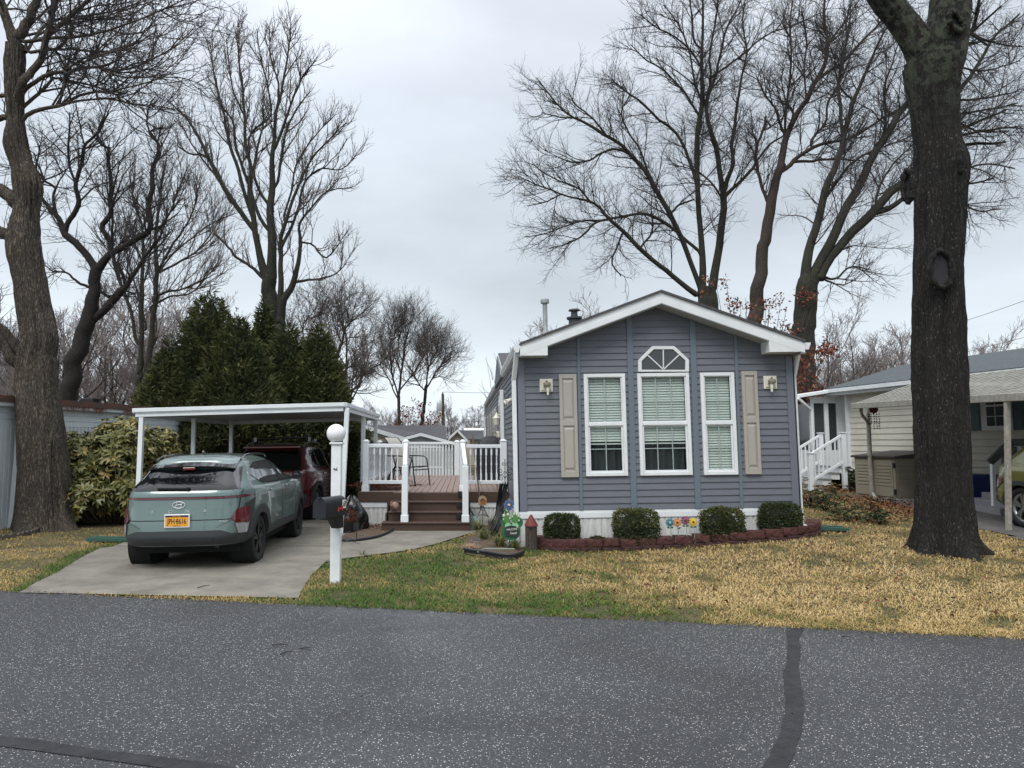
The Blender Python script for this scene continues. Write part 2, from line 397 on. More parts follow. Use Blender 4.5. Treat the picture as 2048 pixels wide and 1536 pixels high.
_t=_n.new('ShaderNodeBsdfTransparent'); _t.inputs[0].default_value=(.93,.96,.95,1); _m=_n.new('ShaderNodeMixShader'); _m.inputs[0].default_value=.12
_l.new(_t.outputs[0],_m.inputs[1]); _l.new(_b.outputs[0],_m.inputs[2]); _l.new(_m.outputs[0],_n['Material Output'].inputs[0])
M_blind=mat('blind_slat',(.82,.86,.82),.6)
M_room=mat('room_dark',(.012,.013,.016),.9)
M_curt=mat('curtain_grey',(.06,.065,.075),.9)
M_shut=mat('shutter_taupe',(.36,.34,.30),.55,bump=.02,bs=120)
M_lamp=mat('lantern_cream',(.70,.68,.58),.4)
M_dkg=mat('lantern_glass',(.25,.23,.17),.2)
M_metal=mat('galvanised',(.30,.33,.34),.6,metal=.2,var=(.22,.24,.25),vs=9)
HY=11.4
A0=gr(1041,1088); HX=at(1041,1000,HY).x; 
TILT=-R(.80)
house=thing('mobile_home','blue grey sided single storey home with gabled front, five-sided transom window and taupe shutters','house',(HX,HY,0),(0,TILT,0))
Minv=WM[house.name].inverted()
def hl(px,py,Y=HY): 
    p=Minv@at(px,py,Y); return p.x,p.z
W_=hl(1597,1000)[0]; HLEN=17.6
zsk=hl(1100,1022)[1]            # top of skirting
xpk,zpk=hl(1321,585,11.1); xl,zl=hl(1040,690,11.1); xr,zr=hl(1607,684,11.1)
sL=(zpk-zl)/(xpk-xl); sR=(zpk-zr)/(xr-xpk)
def roofz(x): return zpk-(xpk-x)*sL if x<xpk else zpk-(x-xpk)*sR
lap=.1045
def hpart(mb,name,m,parent=house,**k): 
    me=mb.mesh(name)
    if any(mb.sm): me.set_sharp_from_angle(angle=R(40))
    o=link(name,me,m,parent,world=False)
    if k.get('bev'):
        b=o.modifiers.new('bevel','BEVEL'); b.width=k['bev']; b.segments=2; b.limit_method='ANGLE'
    if k.get('label'): o['label']=k['label']
    return o
def laps(mb,p0,p1,z0,z1,nrm_,top=None,dz=lap,out=.016):
    "clapboard wedges between p0 and p1 (2d), from z0 to z1, facing nrm_"
    p0=Vector(p0);p1=Vector(p1);L_=(p1-p0).length; d=(p1-p0)/L_; nn=Vector(nrm_)
    z=z0; 
    while z<z1-1e-4:
        za,zb=z,min(z+dz,z1)
        ta,tb=0,L_
        if top: 
            ta,tb=top(zb)
            if tb-ta<.03: break
        a=p0+d*ta; b=p0+d*tb
        o=out; i=.002
        def P(q,off,zz): return (q.x+nn.x*off,q.y+nn.y*off,zz)
        # profile: butt face, lip, sloping face
        pr=[(0,za),(o,za),(o+.001,za+.008),(i,zb+.002),(0,zb+.002)]
        n=len(pr); va=[P(a,u,v) for u,v in pr]; vb=[P(b,u,v) for u,v in pr]
        mb._add(va+vb,[(k,(k+1)%n,n+(k+1)%n,n+k) for k in range(n)]+[tuple(range(n-1,-1,-1)),tuple(range(n,2*n))])
        z+=dz
# front wall laps (gable clipped)
def gtop(z):
    lim=z
    if lim<min(zl,zr)-.05: return (0.02,W_-.02)
    a=xpk-(zpk-lim)/sL; b=xpk+(zpk-lim)/sR
    return (max(.02,a),min(W_-.02,b))
mb=MB(); laps(mb,(0,0),(W_,0),zsk,zpk-.1,(0,-1),gtop)
hpart(mb,'front_wall',M_side)
zeave=roofz(0)-.22
mb=MB(); laps(mb,(0,HLEN),(0,.0),zsk,zeave,(-1,0)); mb.box(.004,.02,0,HLEN,zsk,zeave)
hpart(mb,'side_wall',M_side)
mb=MB(); laps(mb,(W_,0),(W_,HLEN),zsk,zeave,(1,0)); mb.box(W_-.02,W_-.004,.02,HLEN,zsk,zeave)
hpart(mb,'side_wall',M_side)
# backing behind the laps, open where the windows are (built as bands round the openings)
WIN=[ (hl(1168,750),hl(1252,950)), (hl(1275,694),hl(1380,950)), (hl(1402,747),hl(1470,948)) ]
wins=[]
for (a,b) in WIN: wins.append((a[0],b[0],b[1],a[1]))
# ---------- roof
t=.05; OH=-.33
mb=MB()
xe0,xe1=xl-.0,xr+.0
def slab(xa,za,xb,zb,y0,y1,th): 
    return [Vector((xa,y0,za)),Vector((xb,y0,zb)),Vector((xb,y1,zb)),Vector((xa,y1,za))],th
for (xa,xb) in ((xe0,xpk),(xpk,xe1)):
    za,zb=roofz(xa)+.0,roofz(xb)+.0
    bt=[Vector((xa,OH-.03,za)),Vector((xb,OH-.03,zb)),Vector((xb,HLEN+.2,zb)),Vector((xa,HLEN+.2,za))]
    mb.hexa(bt,[q+Vector((0,0,.035)) for q in bt])
hpart(mb,'roof',M_roof)
# rake fascia: two courses with a shadow groove
def rake(z_off0,z_off1,y0,y1):
    m=MB()
    L0=Vector((xe0,0,roofz(xe0)-z_off0)); 
    for (xa,xb) in ((xe0,xpk),(xpk,xe1)):
        bt=[Vector((xa,y0,roofz(xa)-z_off1)),Vector((xb,y0,roofz(xb)-z_off1)),Vector((xb,y1,roofz(xb)-z_off1)),Vector((xa,y1,roofz(xa)-z_off1))]
        tp=[Vector((q.x,q.y,roofz(q.x)-z_off0)) for q in bt]
        m.hexa(bt,tp)
    return m
FH=.175
f=rake(.002,FH*.52,OH,OH+.05); g_=rake(FH*.52,FH,OH-.006,OH+.05); 
for q,fs in ((g_.v,g_.f),): f._add(q,fs)
hpart(f,'fascia',M_white)
m=rake(FH,FH+.012,OH,-.004); m.box(xe0,.0,OH,HLEN+.2,zl-FH-.008,zl-FH); m.box(W_,xe1,OH,HLEN+.2,zr-FH-.008,zr-FH); hpart(m,'soffit',M_soff)
# boxed cornice returns
m=MB()
bx=hl(1095,700,11.1)[0]; bz=hl(1045,712,11.1)[1]
m.prism([(xe0,OH-.004,bz),(bx,OH-.004,bz),(bx,OH-.004,roofz(bx)-FH+.03),(xe0,OH-.004,roofz(xe0)-.02)],(0,.32,0))
hpart(m,'cornice',M_white,bev=.004)
m=MB(); bx=hl(1537,700,11.1)[0]; bz=hl(1600,704,11.1)[1]
m.prism([(bx,OH-.004,bz),(xe1,OH-.004,bz),(xe1,OH-.004,roofz(xe1)-.02),(bx,OH-.004,roofz(bx)-FH+.03)],(0,.32,0))
hpart(m,'cornice',M_white,bev=.004)
# gutters
def gutter(x,side,y0,y1,z):
    m=MB(); s=side
    pr=[(0,0),(s*.02,-.085),(s*.075,-.085),(s*.11,-.01),(s*.11,.02),(s*.10,.02),(s*.098,-.005),(s*.07,-.075),(s*.025,-.075),(s*.01,.0)]
    m.prism([(x+a,y0,z+b) for a,b in pr],(0,y1-y0,0)); 
    m.prism([(x+a,y0-.004,z+b) for a,b in ((0,.02),(s*.02,-.088),(s*.077,-.088),(s*.113,.02))],(0,.005,0)); return m
hpart(gutter(xe0,-1,OH+.03,4.0,zl-.03),'gutter',M_white)
hpart(gutter(xe0,-1,7.5,HLEN+.2,zl-.03),'gutter',M_white)
hpart(gutter(xe1,1,OH+.03,HLEN,zr-.03),'gutter',M_white)
# side fascia under the eaves
m=MB(); m.box(xe0-.002,xe0+.02,OH,HLEN+.2,zl-FH,zl-.0); m.box(xe1-.02,xe1+.002,OH,HLEN+.2,zr-FH,zr); hpart(m,'fascia',M_white)
# ---------- trims
def vstrip(pt,pb,w0,w1,m,name='trim',y0=-.030,y1=-.0):
    mb=MB(); (x0,z0),(x1,z1)=hl(*pt),hl(*pb); s=.00803
    mb.hexa([(x1-w1*s/2,y0,z1),(x1+w1*s/2,y0,z1),(x1+w1*s/2,y1,z1),(x1-w1*s/2,y1,z1)],[(x0-w0*s/2,y0,z0),(x0+w0*s/2,y0,z0),(x0+w0*s/2,y1,z0),(x0-w0*s/2,y1,z0)])
    return hpart(mb,name,m,bev=.003)
def und(px): 
    x=hl(px,800)[0]; return roofz(x)-FH-.015
def vtrim(pxt,pxb,w,m,pyb=1021):
    x0=hl(pxt,680)[0]; x1=hl(pxb,pyb)[0]; s=.00803*w/2; mb=MB(); zt=roofz(x0)-FH-.012; zb=zsk+.002
    mb.hexa([(x1-s,-.030,zb),(x1+s,-.030,zb),(x1+s,0,zb),(x1-s,0,zb)],[(x0-s,-.030,zt),(x0+s,-.030,zt),(x0+s,0,zt),(x0-s,0,zt)])
    return hpart(mb,'trim',m,bev=.003)
vtrim(1259,1268,11.5,M_trimb,1024); vtrim(1385,1396,11.5,M_trimb,1024); vtrim(1156,1162.5,6,M_trimb); vtrim(1470,1483,6,M_trimb)
m=MB(); m.box(-.022,.115,-.026,.0,zsk-.0,zeave+.06); m.box(-.026,0,-.026,.12,zsk,zeave+.06); hpart(m,'corner_trim',M_trimp,bev=.003)
m=MB(); m.box(W_-.105,W_+.022,-.026,.0,zsk,zeave+.04); m.box(W_,W_+.026,-.026,.10,zsk,zeave+.04); hpart(m,'corner_trim',M_trimp,bev=.003)
# ---------- skirting: ribbed panels under a capping band
def ribbed(mb,a,b,z0,z1,nn,pitch=.1,dep=.012):
    a=Vector(a);b=Vector(b);L_=(b-a).length;d=(b-a)/L_;nn=Vector(nn); n=int(L_/pitch)
    k=0; x=0
    while x<L_-.01:
        x2=min(x+pitch*.84,L_); q=[a+d*x,a+d*(x+.006),a+d*(x2-.006),a+d*x2]
        o=[0.002,dep,dep,.002]
        lo=[(p.x+nn.x*h,p.y+nn.y*h,z0) for p,h in zip(q,o)]; hi=[(p[0],p[1],z1) for p in lo]
        mb._add(lo+hi,[(0,1,5,4),(1,2,6,5),(2,3,7,6)])
        x+=pitch
    mb._add([(a.x,a.y,z0),(b.x,b.y,z0),(b.x,b.y,z1),(a.x,a.y,z1)],[(0,1,2,3)])
    return mb
zc=zsk-.115
m=MB(); ribbed(m,(0,0),(W_,0),-.3,zc,(0,-1)); hpart(m,'skirting',M_whited)
m=MB(); ribbed(m,(0,HLEN),(0,0),-.3,zc,(-1,0)); hpart(m,'skirting',M_whited)
m=MB(); ribbed(m,(W_,0),(W_,HLEN),-.3,zc,(1,0)); hpart(m,'skirting',M_whited)
m=MB(); m.box(-.024,W_+.024,-.026,.0,zc,zsk-.028); m.box(-.018,W_+.018,-.019,0,zsk-.028,zsk-.001); m.box(-.024,0,0,HLEN,zc,zsk-.01); m.box(W_,W_+.024,0,HLEN,zc,zsk-.01); hpart(m,'skirting_cap',M_white,bev=.004)
# ---------- windows
def window(name,px,mullx,mully,blind,lean=None,top=None,label=None):
    "px: corner pixels tl,tr,br,bl ; local frame built from them"
    tl,tr,br,bl=[hl(*p) for p in px]
    x0=(tl[0]+bl[0])/2; x1=(tr[0]+br[0])/2; z1=(tl[1]+tr[1])/2; z0=(bl[1]+br[1])/2
    fw=.055; yf=-.05
    m=MB()
    m.box(x0,x0+fw,yf,.02,z0,z1); m.box(x1-fw,x1,yf,.02,z0,z1); m.box(x0+fw,x1-fw,yf+.001,.02,z0,z0+fw); m.box(x0+fw,x1-fw,yf+.001,.02,z1-fw,z1)
    fr=hpart(m,'window',M_white,bev=.006,label=label)
    xi0,xi1,zi0,zi1=x0+fw,x1-fw,z0+fw,z1-fw; zm=z0+(z1-z0)*.505
    m=MB(); sw=.028
    # upper sash (outer), lower sash (inner) with a meeting rail
    m.box(xi0,xi1,-.045,-.02,zm-.024,zm+.024)
    for (za,zb,yo,s2) in ((zm+.024,zi1,-.034,.018),(zi0,zm-.024,-.026,.03)):
        m.box(xi0,xi0+s2,yo,yo+.02,za,zb); m.box(xi1-s2,xi1,yo,yo+.02,za,zb); m.box(xi0+s2,xi1-s2,yo,yo+.02,za,za+s2); m.box(xi0+s2,xi1-s2,yo,yo+.02,zb-s2*.6,zb)
    hpart(m,'sash',M_white,fr,bev=.003)
    m=MB(); 
    for (za,zb) in ((zm+.024,zi1),(zi0,zm-.024)):
        for i in range(1,mullx+1):
            xx=xi0+(xi1-xi0)*i/(mullx+1); m.box(xx-.007,xx+.007,-.014,-.006,za,zb)
        zz=(za+zb)/2; m.box(xi0,xi1,-.0135,-.0065,zz-.007,zz+.007)
    hpart(m,'muntin',M_white,fr)
    m=MB(); m.box(xi0,xi1,-.019,-.016,zm,zi1); m.box(xi0,xi1,-.0175,-.0145,zi0,zm); hpart(m,'pane',M_glassc,fr)
    m=MB(); zb0=zi0+(zi1-zi0)*blind
    z=zi1-.02
    while z>zb0:
        m._add([(xi0+.01,.030,z-.004),(xi1-.01,.030,z-.004),(xi1-.01,.046,z+.034),(xi0+.01,.046,z+.034)],[(0,1,2,3)]); z-=.042
    m.box(xi0+.01,xi1-.01,.025,.065,z-.01,z+.012)
    hpart(m,'blind',M_blind,fr)
    m=MB(); m.box(xi0-.05,xi1+.05,.02,.9,zi0-.05,zi1+.05); 
    # room box: drop front face
    m.f=[f_ for i,f_ in enumerate(m.f) if i!=2]; m.sm=m.sm[:len(m.f)]; m.mi=m.mi[:len(m.f)]
    hpart(m,'room',M_room,fr)
    m=MB(); m.grid(lambda u,v:(xi0+.02+(xi1-xi0-.04)*u,.12+.02*math.sin(u*22),zi0+.0+(zi1-zi0)*.55*v),40,2); hpart(m,'curtain',M_curt,fr)
    return fr,(x0,x1,z0,z1)
w1,b1=window('w',[(1167,748),(1250,748),(1254,952),(1171,952)],1,1,.30,label='left double hung window with blinds half drawn')
w2,b2=window('w',[(1274,747),(1377,746),(1383,950),(1279,951)],2,1,.30,label='middle window under the five-sided transom')
w3,b3=window('w',[(1400,746),(1468,745),(1473,949),(1405,950)],1,1,.02,label='narrow right window with blinds fully down')
# cut the laps behind windows: wall boolean not needed, openings are made by removing laps inside the frames
fw=[o for o in house.children if o.name.startswith('front_wall')][0]
bm=bmesh.new(); bm.from_mesh(fw.data)
tr0=hl(1273,744); trp=[hl(1275,744),hl(1275,721),hl(1303,693),hl(1347,693),hl(1376,720),hl(1376,744)]
for (x0,x1,z0,z1) in (b1,b2,b3):
    e_=.03
    for (co_,no) in (((x0+e_,0,0),(1,0,0)),((x1-e_,0,0),(1,0,0)),((0,0,z0+e_),(0,0,1)),((0,0,z1-e_),(0,0,1))):
        gm=[f for f in bm.faces if (lambda c:(x0-.3 if no[0]==0 else -9)<c.x<(x1+.3 if no[0]==0 else 99) and z0-.3<c.z<z1+.3)(f.calc_center_median())]
        ge=list({e for f in gm for e in f.edges}); gv=list({v for f in gm for v in f.verts})
        bmesh.ops.bisect_plane(bm,geom=gm+ge+gv,plane_co=co_,plane_no=no,dist=1e-5)
    kill=[f for f in bm.faces if x0+e_-1e-3<f.calc_center_median().x<x1-e_+1e-3 and z0+e_-1e-3<f.calc_center_median().z<z1-e_+1e-3]
    bmesh.ops.delete(bm,geom=kill,context='FACES')
bm.to_mesh(fw.data); bm.free()
# transom: five-sided frame, rays, glass
m=MB(); cx=sum(p[0] for p in trp)/6; cz=trp[0][1]+.12
inner=[((p[0]-cx)*.86+cx,(p[1]-cz)*.82+cz) for p in trp]; inner[0]=(inner[0][0],trp[0][1]+.03); inner[-1]=(inner[-1][0],trp[-1][1]+.03)
inner=[(a+(0),b) for a,b in inner]
n=6
for i in range(n):
    a,b,c,d_=trp[i],trp[(i+1)%n],inner[(i+1)%n],inner[i]
    m.prism([(a[0],-.052,a[1]),(b[0],-.052,b[1]),(c[0],-.052,c[1]),(d_[0],-.052,d_[1])],(0,.07,0))
trf=hpart(m,'window',M_white,bev=.004,label='five-sided transom window with ray shaped bars')
m=MB(); m.prism([(p[0],-.030,p[1]) for p in inner],(0,.003,0)); hpart(m,'pane',M_glass,trf)
m=MB(); bc=((inner[0][0]+inner[-1][0])/2,inner[0][1]+.0)
for tgt in (((inner[2][0]+inner[3][0])/2,inner[2][1]),((inner[1][0]+inner[2][0])/2,(inner[1][1]+inner[2][1])/2),((inner[3][0]+inner[4][0])/2,(inner[3][1]+inner[4][1])/2)):
    m.bar((bc[0],-.036,bc[1]),(tgt[0],-.036,tgt[1]),.018,.014,up=(0,1,0))
hpart(m,'muntin',M_white,trf)
# ---------- shutters
def shutter(tl,br):
    (x0,z1),(x1,z0)=hl(*tl),hl(*br); m=MB(); yb=-.02; 
    m.box(x0,x1,-.036,yb+.02,z0,z1)
    s=.05; zm=(z0+z1)/2+.04
    m.box(x0,x0+s,-.056,-.036,z0,z1); m.box(x1-s,x1,-.056,-.036,z0,z1)
    for a,b in ((z0,z0+.09),(zm-.045,zm+.045),(z1-.07,z1)): m.box(x0+s,x1-s,-.055,-.036,a,b)
    for a,b in ((z0+.12,zm-.075),(zm+.075,z1-.10)):
        i=.022
        m.hexa([(x0+s+.006,-.036,a),(x1-s-.006,-.036,a),(x1-s-.006,-.036,b),(x0+s+.006,-.036,b)][::1],[(x0+s+.03,-.050,a+.03),(x1-s-.03,-.050,a+.03),(x1-s-.03,-.050,b-.03),(x0+s+.03,-.050,b-.03)])
    return hpart(m,'shutter',M_shut,bev=.003)
shutter((1117,749),(1157,954)); shutter((1480,743),(1521,948))
# ---------- front wall lanterns on square mounting blocks
def wall_lamp(cx_,cy_,sgn):
    x,z=hl(cx_,cy_); m=MB(); s=.105
    m.box(x-s,x+s,-.035,0,z-s,z+s); m.box(x-s+.025,x+s-.025,-.05,-.035,z-s+.025,z+s-.025)
    b=hpart(m,'wall_lamp',M_lamp,bev=.006)
    m=MB(); m.lathe([(.005,-.0),(.055,-.015),(.062,-.05),(.05,-.075),(.02,-.085)],16,c=(x+sgn*.005,-.11,z+.055)); m.tube([(x,-.05,z+.05),(x,-.11,z+.075)],.012); hpart(m,'lamp_shade',M_dkg,b)
    m=MB(); m.lathe([(.022,0),(.026,-.06),(.018,-.13),(.016,-.16)],12,c=(x+sgn*.015,-.11,z-.0)); m.tube([(x-.05,-.06,z+.0),(x+.02,-.11,z-.01),(x+.06,-.07,z-.0)],.014); hpart(m,'socket',M_lamp,b)
wall_lamp(1092,771,1); wall_lamp(1539,765,-1)
# ---------- side wall: door with frame, lanterns, window
def sidebox(y0,y1,z0,z1,x0,x1,name,m,parent=house,bev=.003):
    mb=MB(); mb.box(x0,x1,y0,y1,z0,z1); return hpart(mb,name,m,parent,bev=bev)
def ypos(px,x=HX): return x*F/(px-CX)-HY     # along the side wall
ya,yb_=ypos(1013.5),ypos(1003.5)
fr=sidebox(ya,yb_,.62,2.72,-.035,0,'door',M_white)
sidebox(ya+.1,yb_-.1,.68,2.62,-.05,-.036,'door_pane',M_glass,fr)
m=MB(); m.box(-.11,-.036,ya-.06,ya,.64,2.74); hpart(m,'casing',M_white)
for yy in (7.8,9.2,11.5,14.):
    q=sidebox(yy,yy+.55,1.4,2.55,-.03,0,'window',M_white); sidebox(yy+.06,yy+.49,1.46,2.49,-.033,-.028,'pane',M_glass,q)
    sidebox(yy-.32,yy-.02,1.35,2.6,-.035,0,'shutter',M_shut); sidebox(yy+.57,yy+.87,1.35,2.6,-.035,0,'shutter',M_shut)
def flood(y,z):
    m=MB(); m.lathe([(.0,0),(.05,.0),(.05,.03),(.0,.03)],14,M=Matrix.Rotation(-R(90),4,'Y'),c=(-.02,y,z),cap=False)
    for s in (-1,1): m.lathe([(.01,0),(.03,.01),(.035,.06),(.06,.13),(.055,.135)],14,M=Matrix.Rotation(R(s*35),4,'Z')@Matrix.Rotation(-R(115),4,'Y'),c=(-.05,y+s*.05,z))
    return hpart(m,'floodlight',M_lamp)
flood(.75,2.37)
m=MB(); m.lathe([(.02,-.14),(.06,-.12),(.085,.02),(.09,.03),(.03,.10),(.01,.16)],8,c=(-.14,4.6,2.15)); m.tube([(0,4.6,2.2),(-.08,4.6,2.26),(-.14,4.6,2.24)],.012); hpart(m,'wall_lamp',M_lamp)
m=MB(); m.box(-.09,0,6.0,6.16,1.75,1.9); hpart(m,'meter_box',M_lamp,bev=.01)
# cross gable over the side entrance
gy0,gy1=3.9,7.5; gm=(gy0+gy1)/2; gz=3.74
m=MB(); xo=xe0-.05
for (y0,y1) in ((gy0-.1,gm),(gm,gy1+.1)):
    z0,z1=(zl,gz) if y0<gm-.01 else (gz,zl)
    bt=[Vector((xo,y0,z0)),Vector((xpk,y0,z0)),Vector((xpk,y1,z1)),Vector((xo,y1,z1))]; m.hexa(bt,[q+Vector((0,0,.05)) for q in bt])
cg=hpart(m,'gable_roof',M_roof)
m=MB()
for (y0,y1) in ((gy0-.1,gm),(gm,gy1+.1)):
    z0,z1=(zl,gz) if y0<gm-.01 else (gz,zl)
    bt=[Vector((xo-.012,y0,z0-.13)),Vector((xo+.02,y0,z0-.13)),Vector((xo+.02,y1,z1-.13)),Vector((xo-.012,y1,z1-.13))]; m.hexa(bt,[q+Vector((0,0,.128)) for q in bt])
hpart(m,'fascia',M_white)
m=MB(); m.prism([(-.06,gy0,zl-.1),(-.06,gy1,zl-.1),(-.06,gm,gz-.03)],(.05,0,0)); hpart(m,'gable_wall',M_side)
# downspouts
m=MB(); ztop=zl-.11; 
m.bar((xe0-.05,OH+.12,ztop),(-.06,-.01,ztop-.42),.07,.05); m.bar((-.06,-.01,ztop-.40),(-.06,-.01,.22),.07,.05); m.bar((-.06,-.01,.24),(-.07,-.03,.12),.07,.05); m.bar((-.07,-.02,.14),(-.24,-.10,.04),.07,.05)
hpart(m,'downspout',M_white,bev=.006)
m=MB(); m.bar((xe1+.05,OH+.3,zr-.1),(W_+.06,.06,zr-.5),.07,.05); m.bar((W_+.05,.05,zr-.48),(W_+.05,.05,.4),.06,.05); hpart(m,'downspout',M_white,bev=.006)
m=MB(); m.bar((xe0-.05,HLEN-.3,zl-.1),(-.06,HLEN-.2,zl-.5),.07,.05); m.bar((-.06,HLEN-.2,zl-.48),(-.06,HLEN-.2,.3),.07,.05); hpart(m,'downspout',M_white)
# roof pipes
p=Minv@at(1091,664,12.6); q=Minv@at(1091,594,12.6)
m=MB(); m.lathe([(.075,0),(.05,.06),(.042,.07),(.042,q.z-p.z-.08),(.075,q.z-p.z-.075),(.078,q.z-p.z-.02),(.068,q.z-p.z)],20,c=(p.x,p.y,p.z-.04)); hpart(m,'vent_pipe',M_metal)
p=Minv@at(1149,646,12.2)
m=MB(); m.lathe([(.10,-.15),(.10,.10),(.135,.12),(.135,.15),(.06,.165),(.055,.25),(.10,.262),(.095,.285),(.04,.30),(.0,.302)],24,c=(p.x,p.y,p.z-.05)); hpart(m,'flue',mat('flue_slate',(.035,.045,.05),.5))
# spigot box low on side
# ---------------- carport
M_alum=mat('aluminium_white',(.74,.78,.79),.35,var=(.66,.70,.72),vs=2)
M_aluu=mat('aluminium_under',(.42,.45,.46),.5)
P_fr=gr(686,1068); CY0=P_fr.y
a=at(268,815,CY0-.05); b=at(268,834,CY0-.05); c_=at(690,800.5,CY0-.05); d_=at(690,822,CY0-.05)
CB=17.9; e_=at(757,828,CB); f_=at(757,845,CB)
carport=thing('carport','flat roofed white aluminium carport on thin posts above both cars','carport',(-4,CY0,0))
xL,xR=a.x,c_.x
def cz(x,top): 
    z0,z1=(a.z,c_.z) if top else (b.z,d_.z); return z0+(z1-z0)*(x-xL)/(xR-xL)
CB=17.9; dzb=-.02
m=MB()
# perimeter fascia (stepped box gutter profile) on three sides
def fasc(p,q,n_):
    p=Vector(p);q=Vector(q);n_=Vector(n_)
    for (o0,z0,z1) in ((.0,0,.44),(.02,.44,.56),(.035,.56,1)):
        hgt=.155
        bt=[p+n_*(o0)+Vector((0,0,z0*hgt)),q+n_*o0+Vector((0,0,z0*hgt)),q-n_*.03+Vector((0,0,z0*hgt)),p-n_*.03+Vector((0,0,z0*hgt))]
        m.hexa(bt,[v+Vector((0,0,(z1-z0)*hgt)) for v in bt])
zb=lambda x: cz(x,False)
fasc((xL,CY0-.05,zb(xL)),(xR,CY0-.05,zb(xR)),(0,-1,0))
fasc((xR,CY0-.05,zb(xR)),(xR,CB,zb(xR)+dzb),(1,0,0)); fasc((xL,CB,zb(xL)+dzb),(xL,CY0-.05,zb(xL)),(-1,0,0)); fasc((xR,CB,zb(xR)+dzb),(xL,CB,zb(xL)+dzb),(0,1,0))
m.build('fascia',M_alum,carport,bev=.004)
m=MB(); 
nrib=24
for i in range(nrib):
    x0=xL+(xR-xL)*i/nrib; x1=xL+(xR-xL)*(i+.86)/nrib
    bt=[Vector((x0,CY0,zb(x0)+.10)),Vector((x1,CY0,zb(x1)+.10)),Vector((x1,CB,zb(x1)+.10+dzb)),Vector((x0,CB,zb(x0)+.10+dzb))]; m.hexa(bt,[v+Vector((0,0,.03)) for v in bt])
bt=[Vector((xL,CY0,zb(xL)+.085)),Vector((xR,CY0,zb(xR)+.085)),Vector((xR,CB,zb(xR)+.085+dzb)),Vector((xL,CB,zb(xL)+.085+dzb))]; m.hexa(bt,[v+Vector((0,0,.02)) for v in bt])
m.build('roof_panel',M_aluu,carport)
def post(top,bot,Y,w=.082,hb=0):
    p=at(top[0],top[1],Y); q=at(bot[0],bot[1],Y); q.z=hb if hb is not None else q.z
    m=MB(); m.bar(q,(p.x,p.y,p.z+.02),w,w); return m.build('post',M_alum,carport,bev=.006)
post((694.5,818),(681.5,1068),CY0); post((284,832),(277,980),CY0)
post((388,838),(386.5,960),15.0); post((463,842),(462,950),17.6); post((727,832),(724,1000),15.6); post((751.5,845),(749,980),17.8)
# ---------------- lamp post with mailbox
M_post=mat('post_white',(.80,.83,.84),.45,var=(.70,.73,.73),vs=7)
M_globe=mat('globe_milk',(.80,.81,.82),.22)
M_black=mat('black_plastic',(.012,.013,.015),.4)
M_mbox=mat('mailbox_black',(.012,.014,.018),.42,bump=.01)
LP=gr(671,1164); LY=LP.y; zt=at(672,890,LY).z; pw=.115
lp=thing('lamp_post','square white post carrying a round white globe lamp and a black mailbox','lamp post',(LP.x,LY,0))
bx=LP.x; dx=at(674,890,LY).x-bx
m=MB(); m.bar((bx,LY,-.05),(bx+dx,LY,zt),pw,pw); m.build('post',M_post,lp,bev=.006)
m=MB(); tx=bx+dx
for r,z0,z1 in ((.066,0,.012),(.078,.012,.026),(.070,.026,.034)): m.box(tx-r,tx+r,LY-r,LY+r,zt+z0,zt+z1)
m.build('post_cap',M_post,lp,bev=.004)
m=MB(); m.lathe([(.062,0),(.062,.012),(.05,.016),(.05,.045),(.06,.05),(.06,.055)],24,c=(tx,LY,zt+.034)); m.build('lamp_collar',M_black,lp)
m=MB(); m.sphere((tx-.012,LY,at(672,867,LY).z),.113,32,20); m.build('globe',M_globe,lp)
m=MB(); q=at(669,938,LY-.07); m.box(q.x-.012,q.x+.0,LY-.068-.0,LY-.055,q.z-.008,q.z+.01); m.box(q.x+.006,q.x+.03,LY-.066,LY-.055,q.z-.012,q.z+.0); m.bar((q.x+.02,LY-.06,q.z),(q.x+.028,LY-.06,q.z+.02),.004); m.build('bracket_stub',M_black,lp)
# mailbox: arched box pointing left-front
mz=at(660,1030,LY).z; ang=R(-124)
Mb=Matrix.Translation((at(679,1012,LY).x,LY-.12,at(655,1034,LY-.35).z))@Matrix.Rotation(R(68),4,'Z')
def arch(w,h,n=10):
    p=[(w/2,0),(w/2,h-w/2)]+[(w/2*math.cos(t),h-w/2+w/2*math.sin(t)) for t in np.linspace(0,math.pi,n)[1:-1]]+[(-w/2,h-w/2),(-w/2,0)]
    return p
m=MB(); Lb=.41; w0,h0=.165,.225
pr=arch(w0,h0,14)
m.prism([Mb@Vector((.05,0,0))+Mb.to_3x3()@Vector((-y*0,x,0))+Vector((0,0,z)) for x,z in [(p[0],p[1]) for p in pr] for y in (0,)],Mb.to_3x3()@Vector((-Lb,0,0)))
mbx=m.build('mailbox',M_mbox,lp,auto=30)
m=MB(); m.prism([Mb@Vector((.05-Lb-.001,p[0]*1.04,p[1]*1.03-.004)) for p in pr],Mb.to_3x3()@Vector((-.02,0,0))); m.box(.05-Lb-.05,.05-Lb-.02,-.02,.02,h0-.012,h0+.008,M=Mb); m.build('mailbox_door',M_mbox,mbx)
m=MB(); m.box(-.14,-.035,-w0/2-.012,-w0/2-.003,.075,.095,M=Mb); m.box(-.14,-.115,-w0/2-.013,-w0/2-.004,.055,.10,M=Mb); m.box(-.055,-.035,-w0/2-.013,-w0/2-.004,.055,.12,M=Mb); m.build('flag',mat('flag_red',(.42,.05,.035),.5),mbx)
M_wht=mat('sticker_white',(.8,.8,.8),.5); M_ink=mat('ink_black',(.01,.01,.01),.5)
m=MB(); m.box(-.028,.040,-w0/2-.006,-w0/2-.001,.082,.178,M=Mb); m.build('number_sticker',M_wht,mbx)
